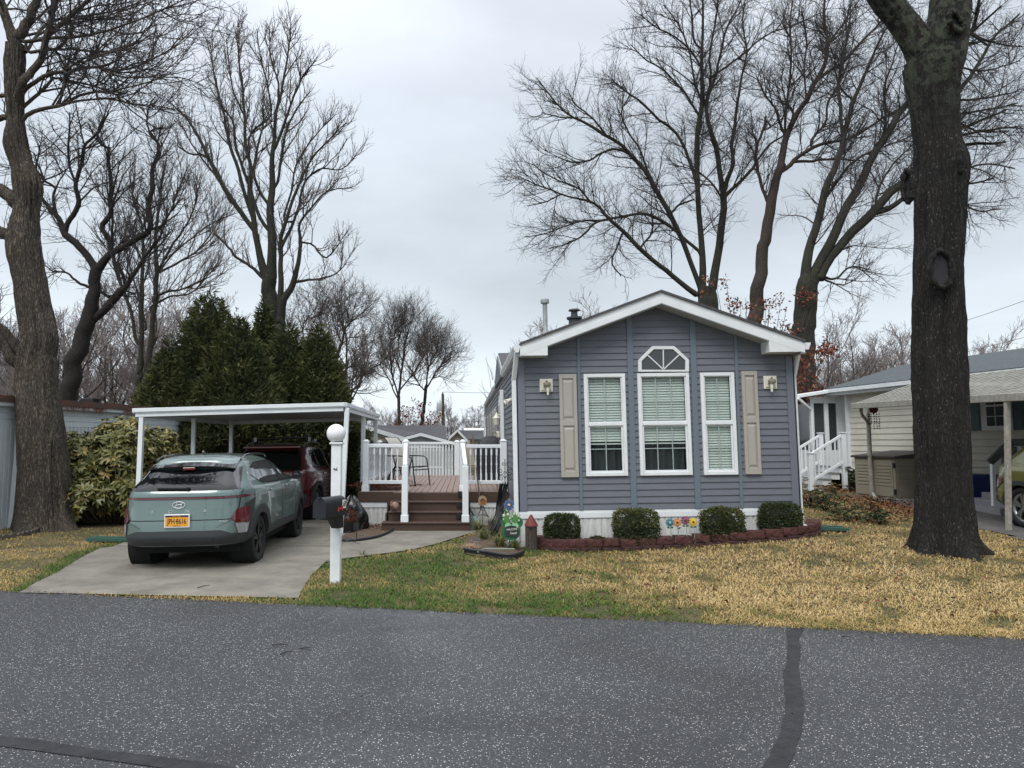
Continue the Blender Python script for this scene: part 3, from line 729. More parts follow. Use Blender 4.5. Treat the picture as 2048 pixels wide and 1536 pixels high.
letters('number','69',.092,M_ink,mbx,Mb@Matrix.Translation((.006,-w0/2-.007,.130))@Matrix.Rotation(R(90),4,'X'),.0012,bold=.002,sx=.60)
m=MB(); m.box(-.30,.05,-.05,.05,-.03,-.002,M=Mb); m.prism([Mb@Vector(p) for p in ((-.16,-.045,-.03),(.06,-.045,-.03),(.06,-.045,-.15),(-.06,-.045,-.15))],Mb.to_3x3()@Vector((0,.09,0)))
m.build('mailbox_bracket',M_mbox,lp,bev=.004)
# ---------------- deck
M_brown=mat('composite_brown',(.052,.028,.018),.55,var=(.072,.040,.026),vs=4,stretch=(.4,6,6))
M_deckb=mat('deck_boards',(.26,.185,.155),.6,var=(.21,.15,.125),vs=5,stretch=(6,.5,6))
M_rail=mat('rail_white',(.76,.80,.82),.4,var=(.70,.74,.76),vs=8)
DY=14.1; DZ=at(800,983,DY).z; DX0=at(719,985,DY).x; DX1=HX-.035; DYB=20.9
deck=thing('deck','raised wooden deck with white railings and four brown steps beside the blue grey home','deck',((DX0+DX1)/2,DY,0))
m=MB(); n=24; bw=(DX1-DX0)/n
for i in range(n): m.box(DX0+i*bw+.004,DX0+(i+1)*bw-.004,DY-.02,DYB,DZ-.03,DZ)
m.build('deck_boards',M_deckb,deck,bev=.003)
m=MB(); m.box(DX0,DX1,DY,DYB,DZ-.1,DZ-.034); m.build('deck_frame',mat('under_dark',(.03,.02,.015),.9),deck)
SX0=at(770,1000,DY-.2).x+.02; SX1=at(940,1000,DY-.2).x-.0
m=MB(); 
for (x0,x1) in ((DX0,SX0+.12),(SX1-.10,DX1)): m.box(x0,x1,DY-.03,DY-.002,DZ-.205,DZ-.003)
m.box(DX0-.03,DX0-.002,DY-.03,DYB,DZ-.205,DZ-.003)
m.build('rim_board',M_brown,deck,bev=.004)
m=MB()
for (x0,x1) in ((DX0,SX0),(SX1,DX1)): ribbed(m,(x0,DY+.02),(x1,DY+.02),-.03,DZ-.30,(0,-1),pitch=.095)
ribbed(m,(DX0,DYB),(DX0,DY+.02),-.03,DZ-.30,(-1,0),pitch=.095)
m.build('skirting',M_whited,deck)
for (x0,x1) in ((DX0,SX0),(SX1,DX1)): m=MB(); m.box(x0,x1,DY-.01,DY+.02,DZ-.31,DZ-.207); m.build('skirting_cap',M_white,deck,bev=.004)
# steps
nst=4; rh=DZ/nst; run=.28
for i in range(nst):
    z=DZ-rh*(i+0); y=DY-.03-run*i; xe=.06 if i<nst-1 else 0
    x0,x1=SX0,SX1
    if i==nst-1: x0-=.0; x1+=.0
    else: x0+=.09; x1-=.02
    if i>0:
        m=MB(); m.box(x0-.0,x1,y-.03,y+run+.0,z-.028,z); m.build('tread',M_deckb if False else M_brown,deck,bev=.005)
    m=MB(); m.box(x0,x1,y-.002,y+.02,z-rh,z-.03); m.build('riser',M_brown,deck)
# solid sides of the flight
for xs_ in (SX0+.06,SX1-.03):
    pts_=[(xs_,DY-.03,0),(xs_,DY-.03-run*3,0),(xs_,DY-.03-run*3,rh*1-.03)]
    for i in (2,1): pts_+= [(xs_,DY-.03-run*i,rh*(3-i)-.03),(xs_,DY-.03-run*i,rh*(4-i)-.03)]
    m=MB(); m.prism([(xs_,DY-.03,0.002),(xs_,DY-.03-run*3,0.002),(xs_,DY-.03-run*3,rh-.03),(xs_,DY-.03-run*2-.01,rh-.03),(xs_,DY-.03-run*2-.01,2*rh-.03),(xs_,DY-.03-run-.01,2*rh-.03),(xs_,DY-.03-run-.01,3*rh-.03),(xs_,DY-.03,3*rh-.03)],(-.028,0,0)); m.build('stringer',M_brown,deck)
M_solar=mat('solar_black',(.015,.015,.017),.3)
# railings
def baluster(x,y,z0,z1,turned=True,q=None):
    m=MB(); h=z1-z0
    if turned:
        s=.017
        for a,b in ((0,.22),(.78,1)): m.box(x-s,x+s,y-s,y+s,z0+a*h,z0+b*h)
        m.lathe([(.017,.22*h),(.011,.25*h),(.015,.30*h),(.011,.34*h),(.012,.44*h),(.018,.5*h),(.012,.56*h),(.011,.66*h),(.015,.7*h),(.011,.75*h),(.017,.78*h)],10,c=(x,y,z0))
    else: m.box(x-.018,x+.018,y-.018,y+.018,z0,z1)
    return m
def newel(x,y,z0,z1,w=.115,par=None,cap=True,base=True):
    m=MB(); m.box(x-w/2,x+w/2,y-w/2,y+w/2,z0,z1)
    if base: m.box(x-w/2-.014,x+w/2+.014,y-w/2-.014,y+w/2+.014,z0,z0+.12)
    if cap: 
        m.box(x-w/2-.01,x+w/2+.01,y-w/2-.01,y+w/2+.01,z1,z1+.018); b=[(x-w/2,y-w/2,z1+.018),(x+w/2,y-w/2,z1+.018),(x+w/2,y+w/2,z1+.018),(x-w/2,y+w/2,z1+.018)]
        m.hexa([Vector(p) for p in b],[Vector((x+(p[0]-x)*.45,y+(p[1]-y)*.45,z1+.05)) for p in b])
    return m.build('newel',M_rail,par,bev=.006)
def railing(p,q,n,zb,zt,label=None,ends=(1,1)):
    p=Vector(p);q=Vector(q)
    m=MB(); m.bar((p.x,p.y,zt-.035),(q.x,q.y,zt-.035),.07,.07); r=m.build('railing',M_rail,deck,bev=.008)
    if label: r['label']=label
    m=MB(); m.bar((p.x,p.y,zb+.035),(q.x,q.y,zb+.035),.05,.07); m.build('bottom_rail',M_rail,r,bev=.006)
    for i in range(n):
        t=(i+1)/(n+1); c=p.lerp(q,t); baluster(c.x,c.y,zb+.07,zt-.07).build('baluster',M_rail,r)
    return r
zt_=at(750,888,DY).z; zb_=at(750,965,DY).z-.03
yR=DY+.06
xa_=at(731,930,DY).x; xb_=at(811,930,DY).x; xc_=at(925.5,930,DY).x; xd_=at(1009,930,DY+.02).x
newel(xa_,yR,DZ,at(731,884,DY).z,par=deck); newel(xb_,yR,DZ,at(811,884,DY).z,par=deck); newel(xc_,yR,DZ,at(925,884,DY).z,par=deck); newel(xd_-.02,yR,DZ,at(1009,883,DY).z,w=.13,par=deck)
railing((xa_+.05,yR),(xb_-.05,yR),5,zb_,zt_); railing((xc_+.05,yR),(xd_-.05,yR),6,zb_,zt_-.01)
xq=at(914,900,DYB-.1).x; YB=DYB-.12
newel(xq,YB,DZ,at(914,884,YB).z,w=.15,par=deck,base=False); newel(xa_,YB,DZ,at(914,884,YB).z,par=deck,base=False)
railing((xa_+.05,YB),(xq-.05,YB),17,at(860,958,YB).z,at(860,884,YB).z)
railing((xa_,yR+.05),(xa_,YB-.05),26,zb_,zt_)
for yy in (16.4,18.6): newel(xa_,yy,DZ,zt_+.03,par=deck,base=False)
# stair railings: upper newels shared, lower newels on bottom tread
lx0=at(809,1040,DY-.86).x; lx1=at(931,1040,DY-.86).x; ly=DY-.03-run*3+.06
for lx,ux in ((lx0,xb_),(lx1,xc_)):
    zt2=at(808,932,ly).z
    m=MB(); m.box(lx-.056,lx+.056,ly-.056,ly+.056,rh,zt2); m.box(lx-.07,lx+.07,ly-.07,ly+.07,rh,rh+.13); m.build('newel',M_rail,deck,bev=.006)
    m=MB(); m.bar((lx,ly,zt2-.0),(ux,yR-.03,zt_-.01),.075,.075); sr=m.build('railing',M_rail,deck,bev=.008)
    m=MB(); m.bar((lx,ly+.05,rh+.16),(ux,yR-.05,DZ+.10),.045,.06); m.build('bottom_rail',M_rail,sr,bev=.005)
    for k in (1,2,3):
        t=k/4; x=lx+(ux-lx)*t; y=ly+(yR-ly)*t; z0=rh+.16+(DZ+.10-rh-.16)*t; z1=zt2+(zt_-zt2)*t-.03; baluster(x,y,z0,z1).build('baluster',M_rail,sr)
for k,(px,py) in enumerate(((919,988),(917,1009),(916,1031))):
    z=DZ-rh*(k+.55); y=DY-.03-run*k-.005; q=at(px,py,y); m=MB(); m.box(q.x-.035,q.x+.045,y-.03,y,q.z-.055,q.z+.055); o=m.build('step_light',M_solar,deck,bev=.004)
# ---------------- things on the deck
M_chf=mat('chair_frame',(.02,.02,.022),.35,metal=.3); M_sling=mat('sling_taupe',(.42,.40,.36),.8,bump=.02,bs=300)
def patio_chair(label,x,y,rz,back=.0):
    c=thing('patio_chair',label,'chair',(x,y,DZ),(0,0,rz),group='patio chairs on the deck')
    def lp_(m,name,mt,**k):
        me=m.mesh(name); me.set_sharp_from_angle(angle=R(40)); o=link(name,me,mt,c,world=False)
        return o
    # faces +x ; seat z .42 ; high reclining sling back
    bk=[(-.22,.40),(-.28,.60),(-.38,.82),(-.47,.98),(-.55,1.06),(-.66,1.07)] 
    m=MB(); m.grid(lambda u,v:((lambda t:(np.interp(t,np.linspace(0,1,9),[.28,.1,-.1,-.22]+[b[0] for b in bk[1:]]),-.24+.48*u,np.interp(t,np.linspace(0,1,9),[.43,.41,.40,.40]+[b[1] for b in bk[1:]])))(v)),2,40); lp_(m,'sling',M_sling)
    m=MB()
    for s in (-.25,.25): m.tube([(.30,s,.43),(.1,s,.41),(-.22,s,.40)]+[(b[0],s,b[1]) for b in bk[1:]],.014,8)
    m.tube([(-.66,-.25,1.07),(-.66,.25,1.07)],.014); m.tube([(.30,-.25,.43),(.30,.25,.43)],.014); lp_(m,'back_frame',M_chf)
    for s in (-.28,.28):
        m=MB(); m.tube([(.34,s,0),(.28,s,.43),(.25,s,.60),(.16,s,.655),(-.1,s,.66),(-.42,s,.66)],.014,8); lp_(m,'leg',M_chf)
        m=MB(); m.tube([(-.30,s,0),(-.22,s,.40),(-.15,s,.66)],.014,8); lp_(m,'leg',M_chf)
    m=MB(); m.tube([(.30,-.28,.36),(.30,.28,.36)],.011); m.tube([(-.25,-.28,.33),(-.25,.28,.33)],.011); lp_(m,'stretcher',M_chf)
    return c
cp=at(828,965,15.9); patio_chair('high-backed sling patio chair facing right behind the left deck railing',at(826,955,16.0).x-.06,16.0,R(-32))
c2=thing('folding_lounger','folded black framed lounger leaning behind the left deck railing','lounger',(at(795,960,16.6).x,16.7,DZ))
x0=c2.location.x
m=MB()
for s in (0,.45): m.tube([(x0-.28,16.6+s,DZ),(x0-.16,16.6+s,DZ+.25),(x0+.02,16.6+s,DZ+.52)],.016); m.tube([(x0+.16,16.6+s,DZ),(x0+.02,16.6+s,DZ+.44)],.014)
m.build('frame',M_chf,c2)
m=MB(); m.grid(lambda u,v:(x0-.20+.20*v,16.6+.45*u,DZ+.12+.38*v),2,8); m.build('sling',mat('sling_white',(.55,.56,.55),.8),c2)
# covered grill
M_cover=mat('grill_cover',(.012,.013,.018),.55,bump=.1,bs=5)
q=at(984,955,18.3)
def grill_ring(u,v):
    a=2*math.pi*u; hw=[(.42,0),(.41,.35),(.40,.75),(.38,.90),(.30,1.05),(.16,1.13),(.02,1.15)]
    i=min(int(v*6),5); t=v*6-i; w_=hw[i][0]*(1-t)+hw[i+1][0]*t; z=hw[i][1]*(1-t)+hw[i+1][1]*t
    c,s=math.cos(a),math.sin(a); n_=.45
    k=1+.03*math.sin(a*9+z*3)*(1-v)
    return (q.x-.02+w_*k*math.copysign(abs(c)**n_,c),18.3+w_*.6*k*math.copysign(abs(s)**n_,s),DZ+z*.98)
m=MB(); m.grid(grill_ring,72,36); tag(m.build('grill',M_cover,loc=(q.x,18.3,DZ)),'barbecue grill under a fitted black cover at the right of the deck','grill')
# small shepherd hook behind grill
# ---------------- cars (hull built from stacked rounded-rectangle slices; panels are laid on that surface)
def paint(name,c,rough=.25,flake=0):
    m=mat(name,c,rough,coat=1,metal=.25,spec=.5); return m
M_tyre=mat('tyre_rubber',(.012,.012,.013),.8); M_clad=mat('cladding_grey',(.030,.034,.036),.6,bump=.01,bs=200)
M_cglass=mat('car_glass',(.004,.005,.006),.02,spec=.55); M_gblk=mat('gloss_black',(.006,.006,.008),.08,coat=1)
M_cglass2=mat('car_side_glass',(.02,.023,.026),.03,spec=.9,coat=1)
M_red=mat('lens_red',(.11,.006,.008),.15,coat=1); M_clear=mat('lens_clear',(.30,.30,.31),.15,coat=1); M_rim=mat('rim_dark',(.035,.037,.04),.35,metal=.7); M_chrome=mat('chrome',(.7,.72,.74),.15,metal=1)
M_seam=mat('panel_gap',(.006,.006,.006),.9)
class Car:
    def __init__(s,sl,Nexp=7,zmap=None):
        s.zm=(lambda z:float(np.interp(z,*zmap))) if zmap else (lambda z:z)
        s.inv=(lambda z:float(np.interp(z,zmap[1],zmap[0]))) if zmap else (lambda z:z)
        a=np.array(sl); s.z=a[:,0]; s.yr=a[:,1]; s.yf=a[:,2]; s.w=a[:,3]; s.N=Nexp
        # smooth tables
        zz=np.linspace(s.z[0],s.z[-1],160)
        def sm(v):
            q=np.interp(zz,s.z,v); k=np.array([1,2,3,2,1])/9; p=np.pad(q,2,mode='edge'); return np.convolve(p,k,'valid')
        s.zz=zz; s.YR=sm(s.yr); s.YF=sm(s.yf); s.WW=sm(s.w)
    def at(s,z): return np.interp(z,s.zz,s.YR),np.interp(z,s.zz,s.YF),np.interp(z,s.zz,s.WW)
    def rear(s,x,z,off=0):
        yr,yf,w=s.at(z); a=min(abs(x)/w,.9995); yc=(yr+yf)/2; Lh=(yf-yr)/2
        return Vector((x,yc-Lh*(1-a**s.N)**(1/s.N)-off,s.zm(z)))
    def side(s,y,z,sg=1,off=0):
        yr,yf,w=s.at(z); yc=(yr+yf)/2; Lh=(yf-yr)/2; b=min(abs(y-yc)/Lh,.9995)
        return Vector((sg*(w*(1-b**s.N)**(1/s.N)+off),y,s.zm(z)))
    def hull(s,nz=64,M_=144):
        mb=MB(); zs=list(np.interp(np.linspace(0,1,nz),[0,.85,1],[s.z[0],s.z[-1]-.09,s.z[-1]]))
        vs=[];n=s.N
        for z in zs:
            yr,yf,w=s.at(z); yc=(yr+yf)/2; Lh=(yf-yr)/2
            for j in range(M_):
                # parameter with points spread along straight runs
                t=2*math.pi*(j+.5)/M_; c,q=math.cos(t),math.sin(t)
                k=(abs(c)**n+abs(q)**n)**(-1/n)
                vs.append((w*c*k,yc+Lh*q*k,s.zm(z)))
        fs=[(i*M_+j,i*M_+(j+1)%M_,(i+1)*M_+(j+1)%M_,(i+1)*M_+j) for i in range(nz-1) for j in range(M_)]
        mb._add(vs,fs,True); mb._add([vs[j] for j in range(M_)],[tuple(range(M_-1,-1,-1))]); b=(nz-1)*M_
        mb._add([vs[b+j] for j in range(M_)],[tuple(range(M_))],True)
        return mb
    def patch(s,lo,hi,kind,off=.006,sg=1,nu=16,nv=6,thick=.0,mb=None):
        "lo/hi: polylines [(a,z)...] resampled and lofted; a is x on the rear, y on the side"
        mb=mb or MB(); lo=np.array(lo,float); hi=np.array(hi,float)
        def rs(p,t):
            d=np.r_[0,np.cumsum(np.linalg.norm(np.diff(p,axis=0),axis=1))]; d/=d[-1]; return np.interp(t,d,p[:,0]),np.interp(t,d,p[:,1])
        def fn(u,v,o=off):
            a,b=rs(lo,u),rs(hi,u); x=a[0]*(1-v)+b[0]*v; z=a[1]*(1-v)+b[1]*v
            return s.rear(x,z,o) if kind=='r' else s.side(x,z,sg,o)
        mb.grid(fn,nu,nv)
        # rim going back into the body
        ring=[(i/nu,0) for i in range(nu)]+[(1,j/nv) for j in range(nv)]+[(1-i/nu,1) for i in range(nu)]+[(0,1-j/nv) for j in range(nv)]
        a=[fn(u,v) for u,v in ring]; b=[fn(u,v,-.01) for u,v in ring]; n=len(ring)
        mb._add(a+b,[(i,(i+1)%n,n+(i+1)%n,n+i) for i in range(n)])
        return mb
def wheel(par,name,x,y,r,wd,side,rimm,M_face=None,spokes=5):
    mb=MB(); Rr=Matrix.Rotation(R(90),4,'Y'); c=(x,y,r); hw=wd/2
    mb.lathe([(r*.70,-hw*.9),(r*.80,-hw),(r*.93,-hw*.97),(r*.985,-hw*.75),(r,-hw*.4),(r,hw*.4),(r*.985,hw*.75),(r*.93,hw*.97),(r*.80,hw),(r*.70,hw*.9),(r*.66,hw*.2),(r*.66,-hw*.2),(r*.70,-hw*.9)],48,M=Rr,c=c,cap=False)
    me=mb.mesh('wheel'); w_=link('wheel',me,M_tyre,par,world=False)
    mb=MB(); s=side; f=s*hw*.78
    mb.lathe([(r*.70,f),(r*.66,f*1.0),(r*.62,f*.5),(r*.60,-f*.5)],40,M=Rr,c=c,cap=False)
    mb.lathe([(0.001,f*.95),(r*.12,f*.95),(r*.15,f*.7),(r*.15,0)],20,M=Rr,c=c,cap=False)
    for k in range(spokes):
        a=2*math.pi*k/spokes+.3
        for da in (-.16,.16):
            p=Vector((f*.88,math.cos(a+da*.6)*r*.12,math.sin(a+da*.6)*r*.12)); q=Vector((f*.92,math.cos(a+da)*r*.64,math.sin(a+da)*r*.64))
            mb.bar(p+Vector(c),q+Vector(c),.035*r/.33,.03,up=(1,0,0))
    me=mb.mesh('rim'); link('rim',me,rimm,w_,world=False)
    mb=MB(); mb.lathe([(.001,f*.35),(r*.6,f*.35)],24,M=Rr,c=c,cap=False); link('brake_disc',mb.mesh('brake_disc'),M_seam,w_,world=False)
    return w_
def cutbody(me,wheels,rw,W):
    o=bpy.data.objects.new('tmp',me); COL.objects.link(o)
    cuts=[]
    mb=MB()
    for (y,r) in wheels:
        for sg in (-1,1):
            b=MB(); b.lathe([(rw,0),(rw,.42)],40,M=Matrix.Rotation(R(90),4,'Y'),c=((W-.36) if sg>0 else -W-.06,y,r)); 
            mb._add(b.v,b.f)
    c=bpy.data.objects.new('cut',mb.mesh('cut')); COL.objects.link(c)
    md=o.modifiers.new('b','BOOLEAN'); md.operation='DIFFERENCE'; md.object=c; md.solver='EXACT'; md.use_self=False
    dg=bpy.context.evaluated_depsgraph_get(); dg.update()
    m2=bpy.data.meshes.new_from_object(o.evaluated_get(dg)); bpy.data.objects.remove(o); bpy.data.objects.remove(c)
    return m2
def make_car(root,car,P):
    W=P['W']; ya,yb=P['axles']; r=P['r']
    me=car.hull().mesh('body'); me=cutbody(me,[(ya,r),(yb,r)],r*1.10,W); me.materials.clear()
    me.polygons.foreach_set('use_smooth',[True]*len(me.polygons)); me.set_sharp_from_angle(angle=R(38))
    body=link('body',me,P['paint'],root,world=False)
    def add(mb,name,m,par=root,bev=0,label=None):
        e=mb.mesh(name)
        if any(mb.sm): e.set_sharp_from_angle(angle=R(42))
        o=link(name,e,m,par,world=False)
        if bev: b=o.modifiers.new('bevel','BEVEL'); b.width=bev; b.segments=2; b.limit_method='ANGLE'
        if label: o['label']=label
        return o
    # dark wheel housings
    for y in (ya,yb):
        for sg in (-1,1):
            mb=MB()
            mb.lathe([(r*1.09,-.30),(r*1.09,-.005)],32,M=Matrix.Rotation(R(90),4,'Y'),c=(sg*(W-.02) if sg>0 else -W+.32,y,r),cap=False)
            mb.lathe([(.001,0),(r*1.1,0)],32,M=Matrix.Rotation(R(90),4,'Y'),c=(sg*(W-.33),y,r),cap=False)
            add(mb,'wheel_housing',M_seam)
    for y in (ya,yb):
        for sg in (-1,1): wheel(root,'wheel',sg*(W-P['tw']/2-.012),y,r,P['tw'],sg,P.get('rimm',M_rim))
    mb=MB(); mb.box(-W*.80,W*.80,.45,car.yf.max()-.45,.22,.37); add(mb,'underbody',M_seam)
    return body,add
SC=.965
# ---- teal SUV
T=[(.345,.14,4.20,.82),(.36,.07,4.27,.865),(.40,.03,4.31,.892),(.45,.0,4.345,.905),(.60,.015,4.35,.912),(.75,.05,4.34,.912),(.88,.06,4.30,.905),(.96,.075,4.18,.89),(1.02,.10,3.75,.862),(1.07,.14,3.35,.825),(1.12,.20,3.16,.795),(1.22,.33,2.98,.755),(1.34,.48,2.72,.705),(1.43,.58,2.48,.655),(1.475,.60,2.30,.60),(1.51,.66,2.12,.53),(1.54,.82,1.98,.42),(1.555,1.0,1.85,.30),(1.565,1.25,1.6,.12)]
M_teal=paint('paint_teal',(.125,.182,.172),.28)
ra=gr(397.5,1121); 
teal=thing('suv','pale teal compact suv parked on the driveway in front of the carport','car',(at(397.5,1000,9.95).x+.05,9.95-.84*SC,-.03),(0,R(-1.1),R(1.2)),scale=SC)
car=Car([(a,b,c,d*.975) for a,b,c,d in T],5.5,([0,.37,.47,.57,.715,.795,.865,1.005,1.22,1.34,1.43,2],[0,.37,.50,.64,.815,.90,.975,1.085,1.255,1.36,1.43,2]))
body,add=make_car(teal,car,dict(W=.870,axles=(.84,3.50),r=.345,tw=.205,paint=M_teal))
pt=car.patch
add(pt([(-.78,.375),(0,.365),(.78,.375)],[(-.81,.475),(-.68,.48),(-.56,.515),(.56,.515),(.68,.48),(.81,.475)],'r',.022,nu=40,nv=8),'rear_bumper',M_clad)
mb=MB(); pt([(-.42,.41),(-.03,.41)],[(-.42,.435),(-.03,.435)],'r',.034,mb=mb); pt([(.07,.41),(.46,.41)],[(.07,.435),(.46,.435)],'r',.034,mb=mb); add(mb,'bumper_insert',M_clad)
mb=MB(); pt([(-.55,.352),(.55,.352)],[(-.52,.366),(.52,.366)],'r',.0,mb=mb); add(mb,'skid_plate',mat('skid_grey',(.25,.26,.26),.5))
# rear window with spoiler above
rw=add(pt([(-.715,1.005),(.715,1.005)],[(-.56,1.33),(.56,1.33)],'r',.006,nu=30,nv=12),'rear_window',M_cglass)
add(pt([(-.745,.995),(-.715,1.005)],[(-.64,1.37),(-.55,1.335)],'r',.008,nu=4,nv=12),'corner_glass',M_gblk); add(pt([(.715,1.005),(.745,.995)],[(.55,1.335),(.64,1.37)],'r',.008,nu=4,nv=12),'corner_glass',M_gblk)
mb=MB(); 
def sp(u,v):
    x=-.60+1.2*u; z=1.40+.065*v-.04*abs(2*u-1)**3; yy=.40+.22*v+.10*abs(2*u-1)**2; return Vector((x,yy,z))
mb.grid(sp,24,6); mb.grid(lambda u,v:Vector((sp(u,0).x,sp(u,0).y+.28*v,sp(u,0).z-.012-.03*v)),24,3); mb._add([sp(i/24,0) for i in range(25)]+[sp(i/24,0)+Vector((0,0,-.012)) for i in range(25)],[(i,i+1,26+i,25+i) for i in range(24)])
add(mb,'spoiler',M_gblk)
mb=MB(); mb.box(-.085,.085,.395,.43,1.345,1.385); add(mb,'brake_light',M_red,bev=.008)
mb=MB(); p=car.rear(.10,1.035,.03); q=car.rear(-.30,1.045,.03); mb.bar(p,q,.03,.02); mb.lathe([(.03,0),(.03,.03)],12,c=car.rear(.10,1.02,.01)); add(mb,'wiper',M_seam)
add(pt([(-.80,.862),(0,.858),(.80,.862)],[(-.80,.905),(0,.903),(.80,.905)],'r',.006,nu=40,nv=2),'light_bar',M_gblk)
add(pt([(-.80,.872),(0,.868),(.80,.872)],[(-.80,.893),(0,.891),(.80,.893)],'r',.012,nu=40,nv=2),'light_strip',M_red)
mb=MB(); 
for sg in (-1,1): pt([(.29,.868),(.62,.875)],[(.29,.900),(.60,.893)],'s',.008,sg=sg,nu=8,nv=2,mb=mb)
add(mb,'light_bar',M_red)
# lamps low on the corners
for sg in (-1,1):
    def C(p): return [(sg*a,b) for a,b in p]
    mb=pt(C([(.68,.625),(.74,.575),(.80,.57)]),C([(.68,.635),(.74,.735),(.80,.745)]),'r',.030,nu=8,nv=6); mb2=pt([(.30,.57),(.36,.57)],[(.30,.745),(.39,.745)],'s',.030,sg=sg,mb=mb); hs=add(mb,'tail_light',M_red)
    mb=pt(C([(.75,.475),(.80,.47)]),C([(.72,.572),(.80,.565)]),'r',.029,nu=5,nv=4); pt([(.30,.47),(.33,.49)],[(.30,.56),(.36,.565)],'s',.029,sg=sg,nu=4,nv=4,mb=mb); add(mb,'reversing_lens',M_clear,hs)
# cladding arches + sills
def arch_clad(y,r,sg,w=.085,sq=1.0):
    mb=MB(); n=28; a0,a1=R(-14),R(194)
    def fn(u,v):
        a=a0+(a1-a0)*u; k=1/max(abs(math.cos(a)),abs(math.sin(a)))**.25; rr=r*1.09+(w*k)*v
        yy=y+math.cos(a)*rr; zz=max(.352,r+math.sin(a)*rr); return car.side(yy,car.inv(zz),sg,.022-.0*v)
    mb.grid(fn,n,4)
    A=[fn(i/n,1) for i in range(n+1)]; mb._add(A+[Vector((q.x-sg*.03,q.y,q.z)) for q in A],[(i,i+1,n+2+i,n+1+i) for i in range(n)])
    A=[fn(i/n,0) for i in range(n+1)]; mb._add(A+[Vector((q.x-sg*.06,q.y,q.z)) for q in A],[(i,i+1,n+2+i,n+1+i) for i in range(n)])
    return mb
for sg in (-1,1):
    for y in (.84,3.50): add(arch_clad(y,.345,sg,.115),'wheel_arch',M_clad)
    # rear arch panel running back into the lamp
    add(pt([(.31,.42),(.44,.42)],[(.31,.78),(.60,.84)],'s',.012,sg=sg,nu=6,nv=8),'wheel_arch',M_clad) 
    add(pt([(1.25,.352),(3.10,.352)],[(1.24,.44),(1.6,.48),(3.10,.46)],'s',.014,sg=sg,nu=24,nv=4),'sill',M_clad)
    # side windows
    z_=[(0.78,1.19),(1.10,1.055),(1.9,1.03),(3.02,1.03)]; zt=[(.86,1.27),(1.25,1.405),(2.15,1.425),(2.62,1.30)]
    add(pt([(.74,1.225),(1.12,1.045),(1.9,1.02),(3.09,1.015)],[(.76,1.27),(1.2,1.425),(2.2,1.448),(2.64,1.34)],'s',.004,sg=sg,nu=30,nv=10),'window_surround',M_gblk)
    add(pt([(.80,1.22),(1.10,1.075),(1.22,1.06)],[(.84,1.265),(1.14,1.38),(1.26,1.40)],'s',.009,sg=sg,nu=8),'window',M_cglass2)
    add(pt([(1.30,1.05),(2.06,1.04)],[(1.35,1.405),(2.0,1.425)],'s',.009,sg=sg,nu=12),'window',M_cglass2)
    add(pt([(2.17,1.04),(3.00,1.035)],[(2.12,1.425),(2.3,1.415),(2.62,1.31)],'s',.009,sg=sg,nu=14),'window',M_cglass2)
    # door gaps, handles
    mb=MB()
    for yy in (2.10,3.06): pt([(yy-.004,.38),(yy+.004,.38)],[(yy-.004+.0,1.03),(yy+.004,1.03)],'s',.0025,sg=sg,nu=1,nv=10,mb=mb)
    pt([(1.36,.36),(1.368,.36)],[(1.12,1.04),(1.128,1.04)],'s',.0025,sg=sg,nu=1,nv=10,mb=mb)
    add(mb,'door_gap',M_seam)
    for yy in (1.42,2.42):
        mb=MB(); a=car.side(yy-.09,.90,sg,.026); b=car.side(yy+.09,.90,sg,.026); mb.bar(a,b,.022,.03); add(mb,'door_handle',M_teal,bev=.006)
    mb=MB(); a=car.side(3.0,1.04,sg,.0); mb.sphere((a.x+sg*.13,2.96,1.15),.1,16,10,sc=(.95,.62,.72)); mb.bar(a,(a.x+sg*.1,2.98,1.12),.05,.03); add(mb,'mirror',M_gblk)
    mb=MB(); mb.lathe([(.001,0),(.075,0),(.08,.01)],16,M=Matrix.Rotation(R(90),4,'X'),c=(a.x+sg*.13,2.905,1.15),cap=False); add(mb,'mirror_glass',M_cglass)
    mb=MB(); pts_=[(sg*.60,.78,1.475),(sg*.60,1.0,1.53),(sg*.595,1.5,1.55),(sg*.585,2.05,1.53),(sg*.575,2.25,1.49)]; mb.tube([Vector(p) for p in smooth_path(pts_,20)],.015,8); add(mb,'roof_rail',M_gblk)
mb=MB(); mb.prism([(-.012,.93,1.55),(-.012,1.10,1.553),(-.012,1.02,1.585),(-.012,.97,1.612),(-.012,.945,1.60)],(.024,0,0)); add(mb,'antenna',M_gblk,bev=.006)
# tailgate gaps
mb=MB(); 
for sg in (-1,1): 
    pt([(sg*.725,.62),(sg*.733,.62)],[(sg*.762,.99),(sg*.770,.99)],'r',.003,nu=1,nv=8,mb=mb); pt([(sg*.50,.54),(sg*.508,.54)],[(sg*.725,.62),(sg*.733,.62)],'r',.003,nu=1,nv=6,mb=mb)
pt([(-.73,.616),(.73,.616)],[(-.73,.624),(.73,.624)],'r',.003,nu=30,nv=1,mb=mb)
add(mb,'tailgate_gap',M_seam)
